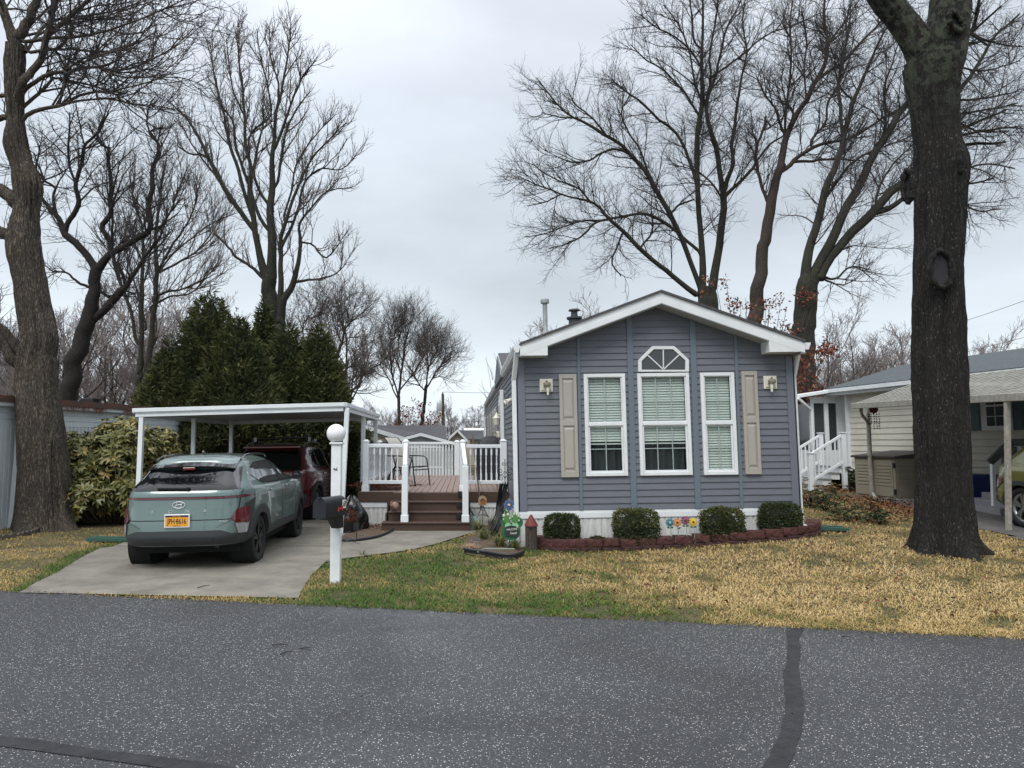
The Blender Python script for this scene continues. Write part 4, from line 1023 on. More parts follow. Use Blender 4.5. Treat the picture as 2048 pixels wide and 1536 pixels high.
# badge, lettering, plate
def badge(cx_,cz_):
    y=car.rear(cx_,cz_,.008).y; cz_=car.zm(cz_); mb=MB(); mb.tube([(cx_+.082*math.cos(a),y,cz_+.042*math.sin(a)) for a in np.linspace(0,2*math.pi,33)[:-1]],.0075,6,closed=True)
    mb.tube([(cx_-.045,y,cz_-.028),(cx_-.025,y,cz_+.03)],.008,6); mb.tube([(cx_+.045,y,cz_+.028),(cx_+.025,y,cz_-.03)],.008,6); mb.tube([(cx_-.033,y,cz_-.006),(cx_,y,cz_+.004),(cx_+.033,y,cz_+.006)],.008,6)
    return mb
M_bl=mat('badge_silver',(.45,.49,.49),.3)
add(badge(0,.795),'badge',M_bl)
for i,ch in enumerate('KONA'):
    x=-.33+.225*i; q=car.rear(x,.715,.006); letters('badge_letter',ch,.056,M_bl,teal,Matrix.Translation(q)@Matrix.Rotation(R(90),4,'X'),.003,sx=1.35,world=False)
q=car.rear(.58,.60,.006); letters('badge_letter','AWD',.035,M_bl,teal,Matrix.Translation(q)@Matrix.Rotation(R(12),4,'Z')@Matrix.Rotation(R(90),4,'X'),.002,sx=1.2,world=False)
PZ=.135; y=car.rear(0,.60,.0).y-.03
M_plate=mat('plate_gold',(.72,.33,.02),.45); M_plb=mat('plate_blue',(.01,.012,.05),.5)
mb=MB(); mb.box(-.165,.165,y-.006,y+.03,.478+PZ,.65+PZ); pl=add(mb,'licence_plate',mat('plate_frame',(.75,.75,.75),.4),bev=.004)
mb=MB(); mb.box(-.152,.152,y-.008,y-.005,.492+PZ,.636+PZ); add(mb,'plate_face',M_plate,pl)
mb=MB(); mb.box(-.152,.152,y-.0095,y-.007,.614+PZ,.637+PZ); add(mb,'plate_band',M_plb,pl)
Mx=Matrix.Rotation(R(90),4,'X')
letters('plate_number','JPH 3616',.098,M_plb,pl,Matrix.Translation((0,y-.0095,.556+PZ))@Mx,.001,bold=.0008,sx=.66,world=False)
mb=MB(); mb.prism([(-.015,y-.0095,.55+PZ),(.006,y-.0095,.55+PZ),(.002,y-.0095,.575+PZ),(-.012,y-.0095,.568+PZ)],(0,-.001,0)); add(mb,'plate_emblem',M_plb,pl)
letters('plate_state','NEW YORK',.024,M_plate,pl,Matrix.Translation((0,y-.0105,.6255+PZ))@Mx,.0006,sx=.9,world=False)
letters('plate_motto','EMPIRE STATE',.016,M_plb,pl,Matrix.Translation((0,y-.0092,.499+PZ))@Mx,.0006,sx=1,world=False)
mb=MB(); mb.lathe([(.03,0),(.03,.12)],14,M=Matrix.Rotation(R(90),4,'X'),c=(.45,.36,.33)); add(mb,'exhaust',M_rim)
# ---- red SUV under the carport
D=[(.27,.16,4.40,.84),(.29,.08,4.46,.88),(.36,.03,4.51,.91),(.50,.0,4.545,.925),(.65,.02,4.55,.932),(.80,.06,4.53,.932),(.95,.08,4.45,.925),(1.03,.10,4.30,.905),(1.09,.12,3.9,.875),(1.14,.16,3.45,.835),(1.20,.22,3.25,.80),(1.30,.34,3.02,.755),(1.44,.46,2.70,.70),(1.54,.54,2.48,.655),(1.59,.58,2.28,.61),(1.62,.66,2.15,.55),(1.65,.85,2.0,.44),(1.665,1.05,1.85,.30),(1.675,1.25,1.65,.12)]
M_redp=paint('paint_dark_red',(.10,.007,.012),.2)
RY=at(640,1000,12.6); ry0=14.45
red=thing('suv','dark red suv with roof rails and a cargo cross bar parked deeper under the carport','car',(-4.05,ry0,0),(0,R(-.6),R(-2)),scale=.97)
car=Car(D)
body,add=make_car(red,car,dict(W=.925,axles=(.90,3.58),r=.355,tw=.235,paint=M_redp,rimm=mat('rim_silver',(.3,.31,.33),.3,metal=.8)))
pt=car.patch
add(pt([(-.82,.375),(.82,.375)],[(-.86,.60),(.86,.60)],'r',.02,nu=40,nv=8),'rear_bumper',M_clad)
add(pt([(-.73,1.09),(.73,1.09)],[(-.60,1.50),(.60,1.50)],'r',.006,nu=30,nv=12),'rear_window',M_cglass)
for sg in (-1,1):
    add(pt([(.74,1.24),(1.15,1.13),(3.2,1.10)],[(.78,1.33),(1.25,1.52),(2.3,1.545),(2.78,1.42)],'s',.004,sg=sg,nu=30,nv=10),'window_surround',M_chrome)
    for a,b in (([(.80,1.25),(1.25,1.14)],[(.86,1.33),(1.30,1.50)]),([(1.34,1.13),(2.12,1.12)],[(1.38,1.505),(2.08,1.52)]),([(2.22,1.12),(3.08,1.115)],[(2.18,1.52),(2.4,1.51),(2.74,1.41)])): add(pt(a,b,'s',.010,sg=sg,nu=12),'window',M_cglass2)
    for y in (.90,3.58): add(arch_clad(y,.355,sg,.09),'wheel_arch',M_clad)
    add(pt([(1.3,.285),(3.15,.285)],[(1.3,.38),(3.15,.38)],'s',.012,sg=sg,nu=20,nv=4),'sill',M_clad)
    def C(p): return [(sg*a,b) for a,b in p]
    mb=pt(C([(.42,.93),(.84,.86)]),C([(.42,1.0),(.84,1.03)]),'r',.014,nu=12,nv=4); pt([(.24,.86),(.55,.95)],[(.24,1.03),(.55,1.01)],'s',.014,sg=sg,mb=mb); pt(C([(.68,.72),(.76,.72)]),C([(.75,.93),(.84,.93)]),'r',.014,nu=4,nv=6,mb=mb); add(mb,'tail_light',M_red)
    for yy in (1.5,2.5):
        mb=MB(); mb.bar(car.side(yy-.1,.98,sg,.026),car.side(yy+.1,.98,sg,.026),.024,.03); add(mb,'door_handle',M_chrome,bev=.006)
    a=car.side(3.1,1.12,sg,0); mb=MB(); mb.sphere((a.x+sg*.13,3.05,1.18),.1,16,10,sc=(.95,.62,.72)); mb.bar(a,(a.x+sg*.1,3.06,1.14),.05,.03); add(mb,'mirror',M_redp)
    mb=MB(); mb.tube([Vector(p) for p in smooth_path([(sg*.63,.75,1.58),(sg*.63,.9,1.66),(sg*.625,1.6,1.69),(sg*.61,2.2,1.65),(sg*.60,2.35,1.60)],20)],.018,8); add(mb,'roof_rail',M_metal)
    mb=MB(); 
    for yy in (2.12,3.14): pt([(yy-.004,.38),(yy+.004,.38)],[(yy-.004,1.1),(yy+.004,1.1)],'s',.0025,sg=sg,nu=1,nv=10,mb=mb)
    add(mb,'door_gap',M_seam)
mb=MB(); mb.tube([(-.66,1.3,1.77),(.66,1.3,1.79)],.022,8)
for x in (-.62,.62): mb.bar((x,1.3,1.66),(x,1.3,1.80),.07,.06)
for x in (.62,): mb.bar((x-.02,1.9,1.66),(x,1.9,1.79),.07,.06)
add(mb,'cross_bar',M_gblk,bev=.005)
mb=MB(); mb.box(-.60,.60,.43,.60,1.555,1.60); add(mb,'spoiler',M_redp,bev=.01)
# ---- olive car on the right, tail towards the back
M_olive=paint('paint_olive',(.17,.165,.03),.25)
Ol=thing('hatchback','olive green car with black wheel arches parked under the neighbouring awning','car',(9.06+.87,12.5,gh(9.3,12)+.0),(0,0,R(180)),scale=.96)
car=Car(T)
body,add=make_car(Ol,car,dict(W=.905,axles=(.84,3.50),r=.345,tw=.235,paint=M_olive,rimm=mat('rim_two_tone',(.35,.36,.37),.3,metal=.8)))
pt=car.patch
for sg in (-1,1):
    for y in (.84,3.50): add(arch_clad(y,.345,sg,.075),'wheel_arch',M_clad)
    add(pt([(1.25,.352),(3.10,.352)],[(1.24,.42),(3.10,.42)],'s',.014,sg=sg,nu=24,nv=4),'sill',M_clad)
    add(pt([(.74,1.225),(1.12,1.045),(3.09,1.015)],[(.76,1.27),(1.2,1.425),(2.2,1.448),(2.64,1.34)],'s',.004,sg=sg,nu=30,nv=10),'window',M_cglass2)
    mb=pt([(sg*.62,.74),(sg*.83,.66)],[(sg*.62,.84),(sg*.83,.84)],'r',.014,nu=8,nv=4); pt([(.22,.66),(.44,.76)],[(.22,.84),(.42,.83)],'s',.014,sg=sg,mb=mb); tl=add(mb,'tail_light',M_red)
    mb=pt([(.22,.64),(.30,.68)],[(.22,.78),(.30,.80)],'s',.018,sg=sg,nu=4,nv=4); add(mb,'reversing_lens',M_clear,tl)
add(pt([(-.80,.37),(.80,.37)],[(-.83,.50),(.83,.50)],'r',.02,nu=40,nv=6),'rear_bumper',M_clad)
add(pt([(-.715,1.005),(.715,1.005)],[(-.56,1.33),(.56,1.33)],'r',.006,nu=30,nv=12),'rear_window',M_cglass)
# ---------------- right neighbour: cream sided home
M_cream=mat('siding_cream',(.60,.58,.49),.55,var=(.53,.51,.43),vs=2)
M_roofb=mat('shingle_bluegrey',(.10,.12,.13),.9,var=(.05,.06,.065),vs=30,bump=.1,bs=80)
kx=-.162; Yc=20.; Xc=at(1698,883,Yc).x
wd=Vector((kx,1,0)).normalized(); wn=Vector((-wd.y,wd.x,0))   # wd: along wall away from us, wn: outward (towards us/left)
def wallp(Y,off=0,z=0): 
    p=Vector((Xc+kx*(Y-Yc),Y,0))+wn*off; return Vector((p.x,p.y,z))
zev=at(1698,779,Yc).z; zb=.62
nh=thing('mobile_home','cream sided home with dark blue grey shingles and teal shutters behind the big oak','house',tuple(wallp(Yc,0,gh(10.8,18))))
def LS(mb,a,b,z0,z1,nn,dz=.155,out=.018):
    laps(mb,(a.x,a.y),(b.x,b.y),z0,z1,(nn.x,nn.y),None,dz,out)
ga=gh(10.8,18)
m=MB(); LS(m,wallp(Yc),wallp(9),ga+.42,zev-.05,wn); m.build('side_wall',M_cream,nh)
en=Vector((-wd.x,-wd.y,0))
rd=-wn   # direction into the house
E0=wallp(Yc); E1=wallp(Yc)+rd*4.2
m=MB(); LS(m,E1,E0,ga+.42,zev-.05,wd); m.build('side_wall',M_cream,nh)
m=MB(); ribbed(m,(E0.x,E0.y),(wallp(9).x,wallp(9).y),ga-.3,ga+.42,(wn.x,wn.y),pitch=.12); m.build('skirting',M_whited,nh)
m=MB(); c=wallp(Yc,.0); m.bar(c+wn*.02+Vector((0,0,ga)),c+wn*.02+Vector((0,0,zev)),.11,.05,up=wn); m.build('corner_trim',M_white,nh)
m=MB(); 
zr_=zev+.72; ov=.28
def rp(Y,o,z): q=wallp(Y,o); return Vector((q.x,q.y,z))
bt=[rp(Yc+.45,ov,zev+.0),rp(8,ov,zev),rp(8,-2.15,zr_),rp(Yc+.45,-2.15,zr_)]
m.hexa(bt,[v+Vector((0,0,.06)) for v in bt]); bt=[rp(Yc+.45,-2.15,zr_),rp(8,-2.15,zr_),rp(8,-4.5,zev),rp(Yc+.45,-4.5,zev)]; m.hexa(bt,[v+Vector((0,0,.06)) for v in bt]); m.build('roof',M_roofb,nh)
m=MB(); bt=[rp(Yc+.46,ov+.01,zev-.16),rp(8,ov+.01,zev-.16),rp(8,ov-.02,zev-.16),rp(Yc+.46,ov-.02,zev-.16)]; m.hexa(bt,[v+Vector((0,0,.16)) for v in bt]); m.bar(rp(Yc+.46,ov+.06,zev-.03),rp(8,ov+.06,zev-.03),.11,.10); m.build('gutter',M_white,nh,bev=.004)
m=MB(); bt=[rp(Yc+.44,ov-.02,zev-.165),rp(8,ov-.02,zev-.165),rp(8,.02,zev-.165),rp(Yc+.44,.02,zev-.165)]; m.hexa(bt,[v+Vector((0,0,.01)) for v in bt]); m.build('soffit',M_soff,nh)
m=MB(); 
for Ya,Yb_ in ((14.2,15.3),(12.,13.2)): 
    a=rp(Ya,-2.1,zr_+.05); b=rp(Yb_,-2.1,zr_+.05); m.bar(a+Vector((0,0,.10)),b+Vector((0,0,.10)),.35,.10)
m.build('roof_vent',mat('vent_black',(.02,.02,.022),.6),nh,bev=.01)
def Yof(px): return (Xc-kx*Yc)/((px-CX)/F-kx)
def wallbox(Y0,Y1,z0,z1,o0,o1,name,mt,par=nh,bev=.004):
    m=MB(); a=wallp(Y0);b=wallp(Y1); bt=[a+wn*o0,b+wn*o0,b+wn*o1,a+wn*o1]; m.hexa([v+Vector((0,0,z0)) for v in bt],[v+Vector((0,0,z1)) for v in bt]); return m.build(name,mt,par,bev=bev)
ya_,yb2=Yof(1966),Yof(2027); z0_=at(1995,861,(ya_+yb2)/2).z; z1_=z0_+1.02
w=wallbox(ya_,yb2,z0_,z1_,0,.06,'window',M_white); dY=(yb2-ya_)
wallbox(ya_+dY*.2,yb2-dY*.16,z0_+.10,z1_-.08,.055,.068,'pane',M_glass,w)
wallbox(ya_+dY*.17,yb2-dY*.13,z0_+.52,z0_+.56,.06,.078,'sash',M_white,w); wallbox(ya_+dY*.49,ya_+dY*.51,z0_+.1,z1_-.08,.06,.075,'muntin',M_white,w,0); wallbox(ya_+dY*.17,yb2-dY*.13,z0_+.30,z0_+.315,.06,.074,'muntin',M_white,w,0)
M_teals=mat('shutter_teal',(.07,.115,.12),.5)
for (p0,p1) in ((1943,1965),(2028,2052)):
    a,b=Yof(p0),Yof(p1); s=wallbox(a,b,z0_+.0,z1_,0,.035,'shutter',M_teals); 
    for q0,q1 in ((.06,.44),(.56,.94)): wallbox(a+(b-a)*.2,a+(b-a)*.8,z0_+(z1_-z0_)*q0,z0_+(z1_-z0_)*q1,.03,.045,'shutter_panel',M_teals,s)
# porch at the far corner
m=MB(); py0=20.5; pxa=at(1624,900,py0).x; pxb=wallp(Yc).x+.3; zp=at(1640,798,py0).z; zp2=at(1690,784,py0).z
porch=thing('porch','small enclosed porch with dark screens beside the cream sided home','porch',(pxa,py0,ga))
for x0,x1 in ((pxa,pxa+.10),(at(1656,900,py0).x-.06,at(1656,900,py0).x+.06),(pxb-.35,pxb-.1)):
    m=MB(); m.box(x0,x1,py0,py0+.1,ga,zp); m.build('post',M_white,porch,bev=.004)
m=MB(); m.box(pxa,pxb-.1,py0+.02,py0+.08,ga,ga+1.05); m.box(pxa,pxb-.1,py0+.02,py0+.08,zp-.12,zp+.06); m.build('wall_panel',M_white,porch)
m=MB(); m.box(pxa+.1,pxb-.35,py0+.045,py0+.05,ga+1.05,zp-.12); m.build('screen',M_glass,porch)
m=MB(); m.box(pxa,pxa+.05,py0+.1,py0+2.6,ga+1.05,zp-.12); m.build('screen',M_glass,porch)
m=MB(); m.box(pxa,pxa+.06,py0+.1,py0+2.6,ga,ga+1.05);m.build('wall_panel',M_white,porch)
m=MB(); xa=at(1592,798,py0-.3).x; bt=[Vector((xa,py0-.3,zp+.0)),Vector((pxb,py0-.3,zp2+.06)),Vector((pxb,py0+2.8,zp2+.06)),Vector((xa,py0+2.8,zp+.0))]; m.hexa(bt,[v+Vector((0,0,.09)) for v in bt]); m.build('roof',M_white,porch,bev=.01)
m=MB(); m.bar((xa+.05,py0-.32,zp),(pxa+.02,py0-.02,zp-.32),.06); m.bar((pxa+.02,py0-.02,zp-.3),(pxa+.02,py0-.02,ga),.06); m.bar((at(1692,800,py0-.5).x,19.95,zev-.1),(at(1692,800,py0-.5).x,19.95,ga+.1),.08); m.build('downspout',M_white,porch)
# porch steps
st=thing('porch_steps','white steps with twin handrails leading up to the small screened porch','steps',(9.6,19.6,ga))
M_tread=mat('tread_grey',(.30,.30,.31),.6)
xb0=at(1622,960,19.0).x; xt0=at(1687,900,19.0).x; ns=4; rise=.16
for i in range(ns):
    x0=xb0+.12+(xt0-xb0)*i/ns; z=ga+rise*(i+1)
    m=MB(); m.box(x0,xt0+.35,19.05,20.15,ga-.2+rise*i,z-.03); m.build('riser',M_white,st); m=MB(); m.box(x0-.03,x0+(xt0-xb0)/ns+.02,19.02,20.18,z-.03,z); m.build('tread',M_tread,st,bev=.004)
for yy in (19.0,20.2):
    zt1=at(1622,905,19.).z; zt2_=at(1686,864,19.).z
    for x,z1 in ((xb0,zt1),(xt0,zt2_)):
        m=MB(); m.box(x-.055,x+.055,yy-.055,yy+.055,ga-.1,z1-.03); m.box(x-.075,x+.075,yy-.075,yy+.075,z1-.03,z1); m.build('newel',M_rail,st,bev=.005)
    m=MB(); m.bar((xb0,yy,zt1-.06),(xt0,yy,zt2_-.07),.05,.07); r_=m.build('railing',M_rail,st,bev=.006); m=MB(); m.bar((xb0,yy,zt1-.76),(xt0,yy,zt2_-.78),.05,.06); m.build('bottom_rail',M_rail,r_)
    for k in range(1,8):
        t=k/8; x=xb0+(xt0-xb0)*t; m=MB(); m.box(x-.016,x+.016,yy-.016,yy+.016,zt1-.75+(zt2_-zt1)*t,zt1-.06+(zt2_-zt1)*t); m.build('baluster',M_rail,r_)
# awning
M_awn=mat('awning_weathered',(.33,.325,.285),.7,var=(.11,.105,.09),vs=9,stretch=(.6,3,3),detail=9)
M_awe=mat('awning_edge',(.44,.43,.38),.6,var=(.27,.255,.21),vs=14)
O0=at(1707,812,16.7); O1=at(2014,795,11.36); dr=(O1-O0); O2=O0+dr*1.45; 
I0=wallp(16.8,ov+.02,zev-.02); I1=wallp(11.2,ov+.02,zev-.02); I2=I0+(I1-I0)*1.45; I0b=I0
aw=thing('awning','weathered ribbed metal awning over the neighbouring parking spot','awning',(O1.x,O1.y,gh(8.7,11)))
m=MB(); n=34
for i in range(n):
    t0=i/n; t1=(i+.62)/n
    a=O0.lerp(O2,t0); b=O0.lerp(O2,t1); c=I0.lerp(I2,t1); d_=I0.lerp(I2,t0)
    m.hexa([a,b,c,d_],[v+Vector((0,0,.055)) for v in (a,b,c,d_)])
bt=[O0,O2,I2,I0]; m.hexa([v-Vector((0,0,.02)) for v in bt],[v+Vector((0,0,.005)) for v in bt]); m.build('roof_panel',M_awn,aw)
m=MB(); m.bar(O0-Vector((0,0,.0)),O2-Vector((0,0,.0)),.10,.13); m.build('fascia',M_awe,aw,bev=.01)
m=MB(); m.bar(O0,I0,.05,.10); m.build('fascia',M_awe,aw)
m=MB(); q=gr(2017,1058,.26); m.bar((q.x,q.y,.2),(O1.x,O1.y,O1.z),.068,.068); m.build('post',M_awe,aw,bev=.006)
q=gr(1742,995,.33); m=MB(); m.bar((q.x+.02,q.y,.28),(q.x+.02,q.y-.0,2.5),.07,.07); m.build('post',M_awe,aw)
m=MB(); m.tube([Vector(p) for p in smooth_path([(O0.x+.12,O0.y-.1,O0.z-.05),(O0.x+.13,O0.y-.1,O0.z-.2),(q.x-.06,q.y-.15,O0.z-.42),(q.x-.05,q.y-.12,O0.z-.7),(q.x-.03,q.y-.12,.5),(q.x-.06,q.y-.2,.44),(q.x-.42,q.y-.9,.40)],40)],.036,8); m.build('downspout',M_awe,aw)
# hanging ornament on post
m=MB(); oc=at(1747,818,16.3)
orn=thing('hanging_ornament','rusty red flower mobile with dangling leaves hanging beside the awning post','ornament',tuple(oc))
m=MB(); 
for k in range(8): 
    a=k*math.pi/4; m.sphere((oc.x+.07*math.cos(a),oc.y,oc.z+.07*math.sin(a)),.04,8,6,sc=(1,.2,1))
m.sphere(oc,.04,8,6,sc=(1,.4,1)); m.build('flower',mat('rusty_red',(.13,.02,.02),.7),orn)
m=MB()
random.seed(3)
for r_ in range(7):
    for cidx in range(5):
        if r_>4 and cidx in(0,1): continue
        p=Vector((oc.x-.12+.06*cidx+random.uniform(-.01,.01),oc.y,oc.z-.12-.055*r_)); m.quad(p+Vector((-.022,0,0)),p+Vector((0,0,-.018)),p+Vector((.022,0,.004)),p+Vector((0,0.004,.02)))
for cidx in range(5): m.tube([(oc.x-.12+.06*cidx,oc.y,oc.z),(oc.x-.12+.06*cidx,oc.y,oc.z-.45)],.0015,4)
m.build('dangles',mat('rust_dark',(.05,.025,.02),.7),orn)
# resin storage shed
M_resin=mat('resin_tan',(.30,.27,.20),.6); M_resd=mat('resin_brown',(.06,.052,.045),.6)
P1=gr(1793,1000,.33); sa=Vector((-.165,.986,0)); sb=Vector((.986,.165,0)); 
sh=thing('storage_shed','low tan resin storage shed with dark brown lid beside the oak trunk','shed',tuple(P1))
def SB(a0,a1,b0,b1,z0,z1,name,mt,bev=.008,par=sh):
    m=MB(); o=P1; bt=[o+sa*a0+sb*b0,o+sa*a0+sb*b1,o+sa*a1+sb*b1,o+sa*a1+sb*b0]; m.hexa([v+Vector((0,0,z0)) for v in bt],[v+Vector((0,0,z1)) for v in bt]); return m.build(name,mt,par,bev=bev)
hs=at(1793,917,P1.y).z-.33
SB(0,1.3,0,1.0,0,hs,'body',M_resin)
m=MB(); bt=[P1+sa*-.06+sb*-.06,P1+sa*-.06+sb*1.1,P1+sa*1.36+sb*1.1,P1+sa*1.36+sb*-.06]
m.hexa([v+Vector((0,0,hs)) for v in bt],[bt[0]+Vector((0,0,hs+.05)),bt[1]+Vector((0,0,hs+.17)),bt[2]+Vector((0,0,hs+.17)),bt[3]+Vector((0,0,hs+.05))]); m.build('lid',M_resd,sh,bev=.01)
for a0 in (.06,.68):
    d_=SB(a0,a0+.56,-.02,.0,.06,hs-.04,'door',M_resin)
    for k in range(6): SB(a0+.05,a0+.51,-.032,-.02,hs-.18-.075*k,hs-.13-.075*k,'louvre',M_resin,.006,d_)
    SB(a0+.05,a0+.51,-.030,-.02,.30,.33,'door_rail',M_resin,.004,d_)
for k in range(6): SB(-.012,.0,.08,.95,hs-.18-.075*k,hs-.13-.075*k,'louvre',M_resin,.004)
for z in (.12,hs-.22): SB(-.02,.03,-.03,.0,z,z+.12,'hinge',M_black,.004)
# blue bin
bq=gr(1970,1013,.28); m=MB(); 
bn=thing('recycling_bin','dark blue plastic bin standing against the cream wall right of the oak trunk','bin',(bq.x,bq.y+.3,.28))
M_blue=mat('bin_blue',(.007,.022,.12),.45)
bt=[Vector((bq.x+dx*.26,bq.y+.3+dy*.26,.28)) for dx,dy in ((-1,-1),(1,-1),(1,1),(-1,1))]; tp=[Vector((bq.x+dx*.31,bq.y+.3+dy*.31,.90)) for dx,dy in ((-1,-1),(1,-1),(1,1),(-1,1))]
m.hexa(bt,tp); m.build('body',M_blue,bn,bev=.02); m=MB(); m.box(bq.x-.34,bq.x+.34,bq.y-.04,bq.y+.64,.86,.95); m.build('rim',M_blue,bn,bev=.02)
# side steps rails (grey)
M_greyr=mat('rail_grey',(.085,.09,.092),.5)
ss=thing('side_steps','grey capped white stair railing beside the olive car','steps',(9.9,13.4,.28))
sY=13.1
def sp_(px,py,Y=sY): return at(px,py,Y)
m=MB(); m.bar(sp_(1979,925),sp_(2022,885),.06,.13); m.bar(sp_(2022,885),sp_(2075,884),.06,.13); m.build('handrail',M_greyr,ss,bev=.004)
for px,pt_,pb in ((1985,925,1012),(2008,905,1010),(2028,893,1000),(2046,893,1000)):
    m=MB(); a=sp_(px,pt_); b=sp_(px+3,pb); m.bar(b,a,.06,.06); m.build('post',M_greyr if px>2000 else M_rail,ss)
m=MB(); 
for px in (2036,2040,2052,2058): m.bar(sp_(px,893),sp_(px+1,985),.03)
m.build('baluster',M_rail,ss)
for i in range(3):
    m=MB(); p=sp_(2004,1018-12*i); m.box(p.x+.28*i,p.x+1.2,sY+.05,sY+1.3,p.z-.16,p.z+.0); m.build('tread',M_tread,ss,bev=.01)
# ---------------- left neighbour: white trailer
M_trw=mat('trailer_white',(.56,.60,.60),.45,var=(.50,.55,.58),vs=3)
A=gr(-60,1068,.03); yA=12.7; 
XA=at(0,883,13.1).x
def lw(t,o=0,z=0):   # t metres along the wall from its near point; outward is +x
    d_=Vector((.176,.984,0)); n_=Vector((.984,-.176,0)); p=Vector((XA,13.1,0))+d_*t+n_*o; return Vector((p.x,p.y,z))
lt=thing('trailer_home','white ribbed metal trailer home behind the old trunk at the left edge','house',tuple(lw(0)))
zt=at(0,812,13.1).z
m=MB(); a=lw(-3);b=lw(9); ribbed(m,(b.x,b.y),(a.x,a.y),0,zt-.35,(.984,-.176),pitch=.11,dep=.014)
m.build('wall',M_trw,lt)
m=MB()
for k in range(3): 
    z=zt-.35+.115*k; bt=[lw(-3,0,z),lw(9,0,z),lw(9,.018,z),lw(-3,.018,z)]; tp=[lw(-3,0,z+.113),lw(9,0,z+.113),lw(9,.006,z+.113),lw(-3,.006,z+.113)]; m.hexa(bt,tp)
m.build('upper_wall',M_trw,lt)
m=MB(); bt=[lw(-3,0,zt-.02),lw(9,0,zt-.02),lw(9,.13,zt-.0),lw(-3,.13,zt-.0)]; m.hexa(bt,[v+Vector((0,0,.10)) for v in bt]); m.build('gutter',M_trw,lt,bev=.01)
m=MB(); bt=[lw(-3,.16,zt+.07),lw(9,.16,zt+.07),lw(9,-3.5,zt+.22),lw(-3,-3.5,zt+.22)]; m.hexa(bt,[v+Vector((0,0,.12)) for v in bt]); m.build('roof',mat('roof_dirty',(.055,.045,.038),.9,var=(.12,.05,.028),vs=8),lt)
m=MB(); m.bar(lw(.28,.16,zt+.0),lw(.28,.06,.02),.09,.07); m.build('downspout',M_trw,lt,bev=.01)
m=MB(); z0=at(20,932,13.3).z; z1=at(20,897,13.3).z; bt=[lw(.9,0,z0),lw(1.7,0,z0),lw(1.7,.05,z0),lw(.9,.05,z0)]; m.hexa(bt,[v+Vector((0,0,z1-z0)) for v in bt]); wn_=m.build('window',mat('frame_green',(.12,.16,.15),.5),lt,bev=.006)
m=MB(); bt=[lw(.95,.04,z0+.05),lw(1.65,.04,z0+.05),lw(1.65,.055,z0+.05),lw(.95,.055,z0+.05)]; m.hexa(bt,[v+Vector((0,0,z1-z0-.1)) for v in bt]); m.build('pane',M_glass,wn_)
m=MB(); q=at(163,802,15.5); m.box(q.x-.15,q.x+.15,15.7,16.,q.z-.2,q.z+.08); m.build('roof_vent',M_black,lt,bev=.01)
# vine / needle clumps hanging from gutter
m=MB(); random.seed(5)
for c in (1.35,1.7,2.4,2.55,3.4,3.6,3.9,2.0):
    for k in range(46):
        t=c+random.gauss(0,.10); p=lw(t,.14+random.uniform(0,.02),zt+.09-random.random()*.03); l=random.uniform(.05,.2)
        q=p+Vector((random.uniform(-.05,.05),random.uniform(-.05,.05),-l)); m.quad(p,p+Vector((.004,.006,0)),q)
tag(m.build('pine_needles',mat('needles_rust',(.14,.05,.025),.9),loc=tuple(lw(2,.15,zt))),'rust coloured pine needles drooping from the white trailer gutter','needles',kind='stuff')
# ---------------- buildings behind the deck
M_shedg=mat('shed_grey',(.44,.47,.47),.6,var=(.40,.43,.43),vs=3)
YS=24.
s=thing('garden_shed','pale grey gabled shed with double doors behind the deck rear railing','shed',(at(842,900,YS).x,YS,0))
xa,xp,xb=at(775,900,YS).x,at(842,900,YS).x,at(906,900,YS).x; ze=at(842,885,YS).z; zp=at(842,868,YS).z
m=MB(); m.prism([(xa,YS,0),(xb,YS,0),(xb,YS,ze),(xp,YS,zp),(xa,YS,ze)],(0,3.2,0)); m.build('wall',M_shedg,s)
m=MB(); e=.10
for (x0,z0,x1,z1) in ((xa-.12,ze-.035,xp,zp+.01),(xp,zp+.01,xb+.12,ze-.035)):
    bt=[Vector((x0,YS-.15,z0)),Vector((x1,YS-.15,z1)),Vector((x1,YS+3.4,z1)),Vector((x0,YS+3.4,z0))]; m.hexa(bt,[v+Vector((0,0,.02)) for v in bt])
m.build('roof',M_roof,s)
m=MB()
for (x0,z0,x1,z1) in ((xa-.14,ze-.045,xp,zp+.005),(xp,zp+.005,xb+.14,ze-.045)):
    bt=[Vector((x0,YS-.17,z0-.07)),Vector((x1,YS-.17,z1-.07)),Vector((x1,YS-.14,z1-.07)),Vector((x0,YS-.14,z0-.07))]; m.hexa(bt,[v+Vector((0,0,.10)) for v in bt])
m.build('fascia',M_white,s)
for x0,x1 in ((at(790,900,YS).x,at(840,900,YS).x-.01),(at(840,900,YS).x+.01,at(888,900,YS).x)):
    m=MB(); m.box(x0,x1,YS-.03,YS-.001,.1,ze-.12); dd=m.build('door',M_shedg,s,bev=.004)
    m=MB(); 
    for q in ((x0,x0+.07),(x1-.07,x1)): m.box(q[0],q[1],YS-.045,YS-.03,.1,ze-.12)
    for q in (.1,.75,ze-.19): m.box(x0,x1,YS-.044,YS-.03,q,q+.07)
    m.build('door_frame',M_white,dd)
s2=thing('outbuilding','low white clapboard outbuilding with a dark window left of the deck','shed',(-2.9,18,0))
xw=at(787,900,YS-.2).x; zz=at(787,887,18.).z
m=MB(); laps(m,(xw,18.2),(xw,23.8),0,zz,(1,0),None,.2,.02); laps(m,(xw-.9,18.2),(xw,18.2),0,zz,(0,-1),None,.2,.02); m.box(xw-.9,xw-.03,18.22,23.8,0,zz); m.build('wall',M_trw,s2)
m=MB(); m.box(xw-.95,xw+.06,18.15,23.85,zz,zz+.05); m.build('roof',M_roof,s2)
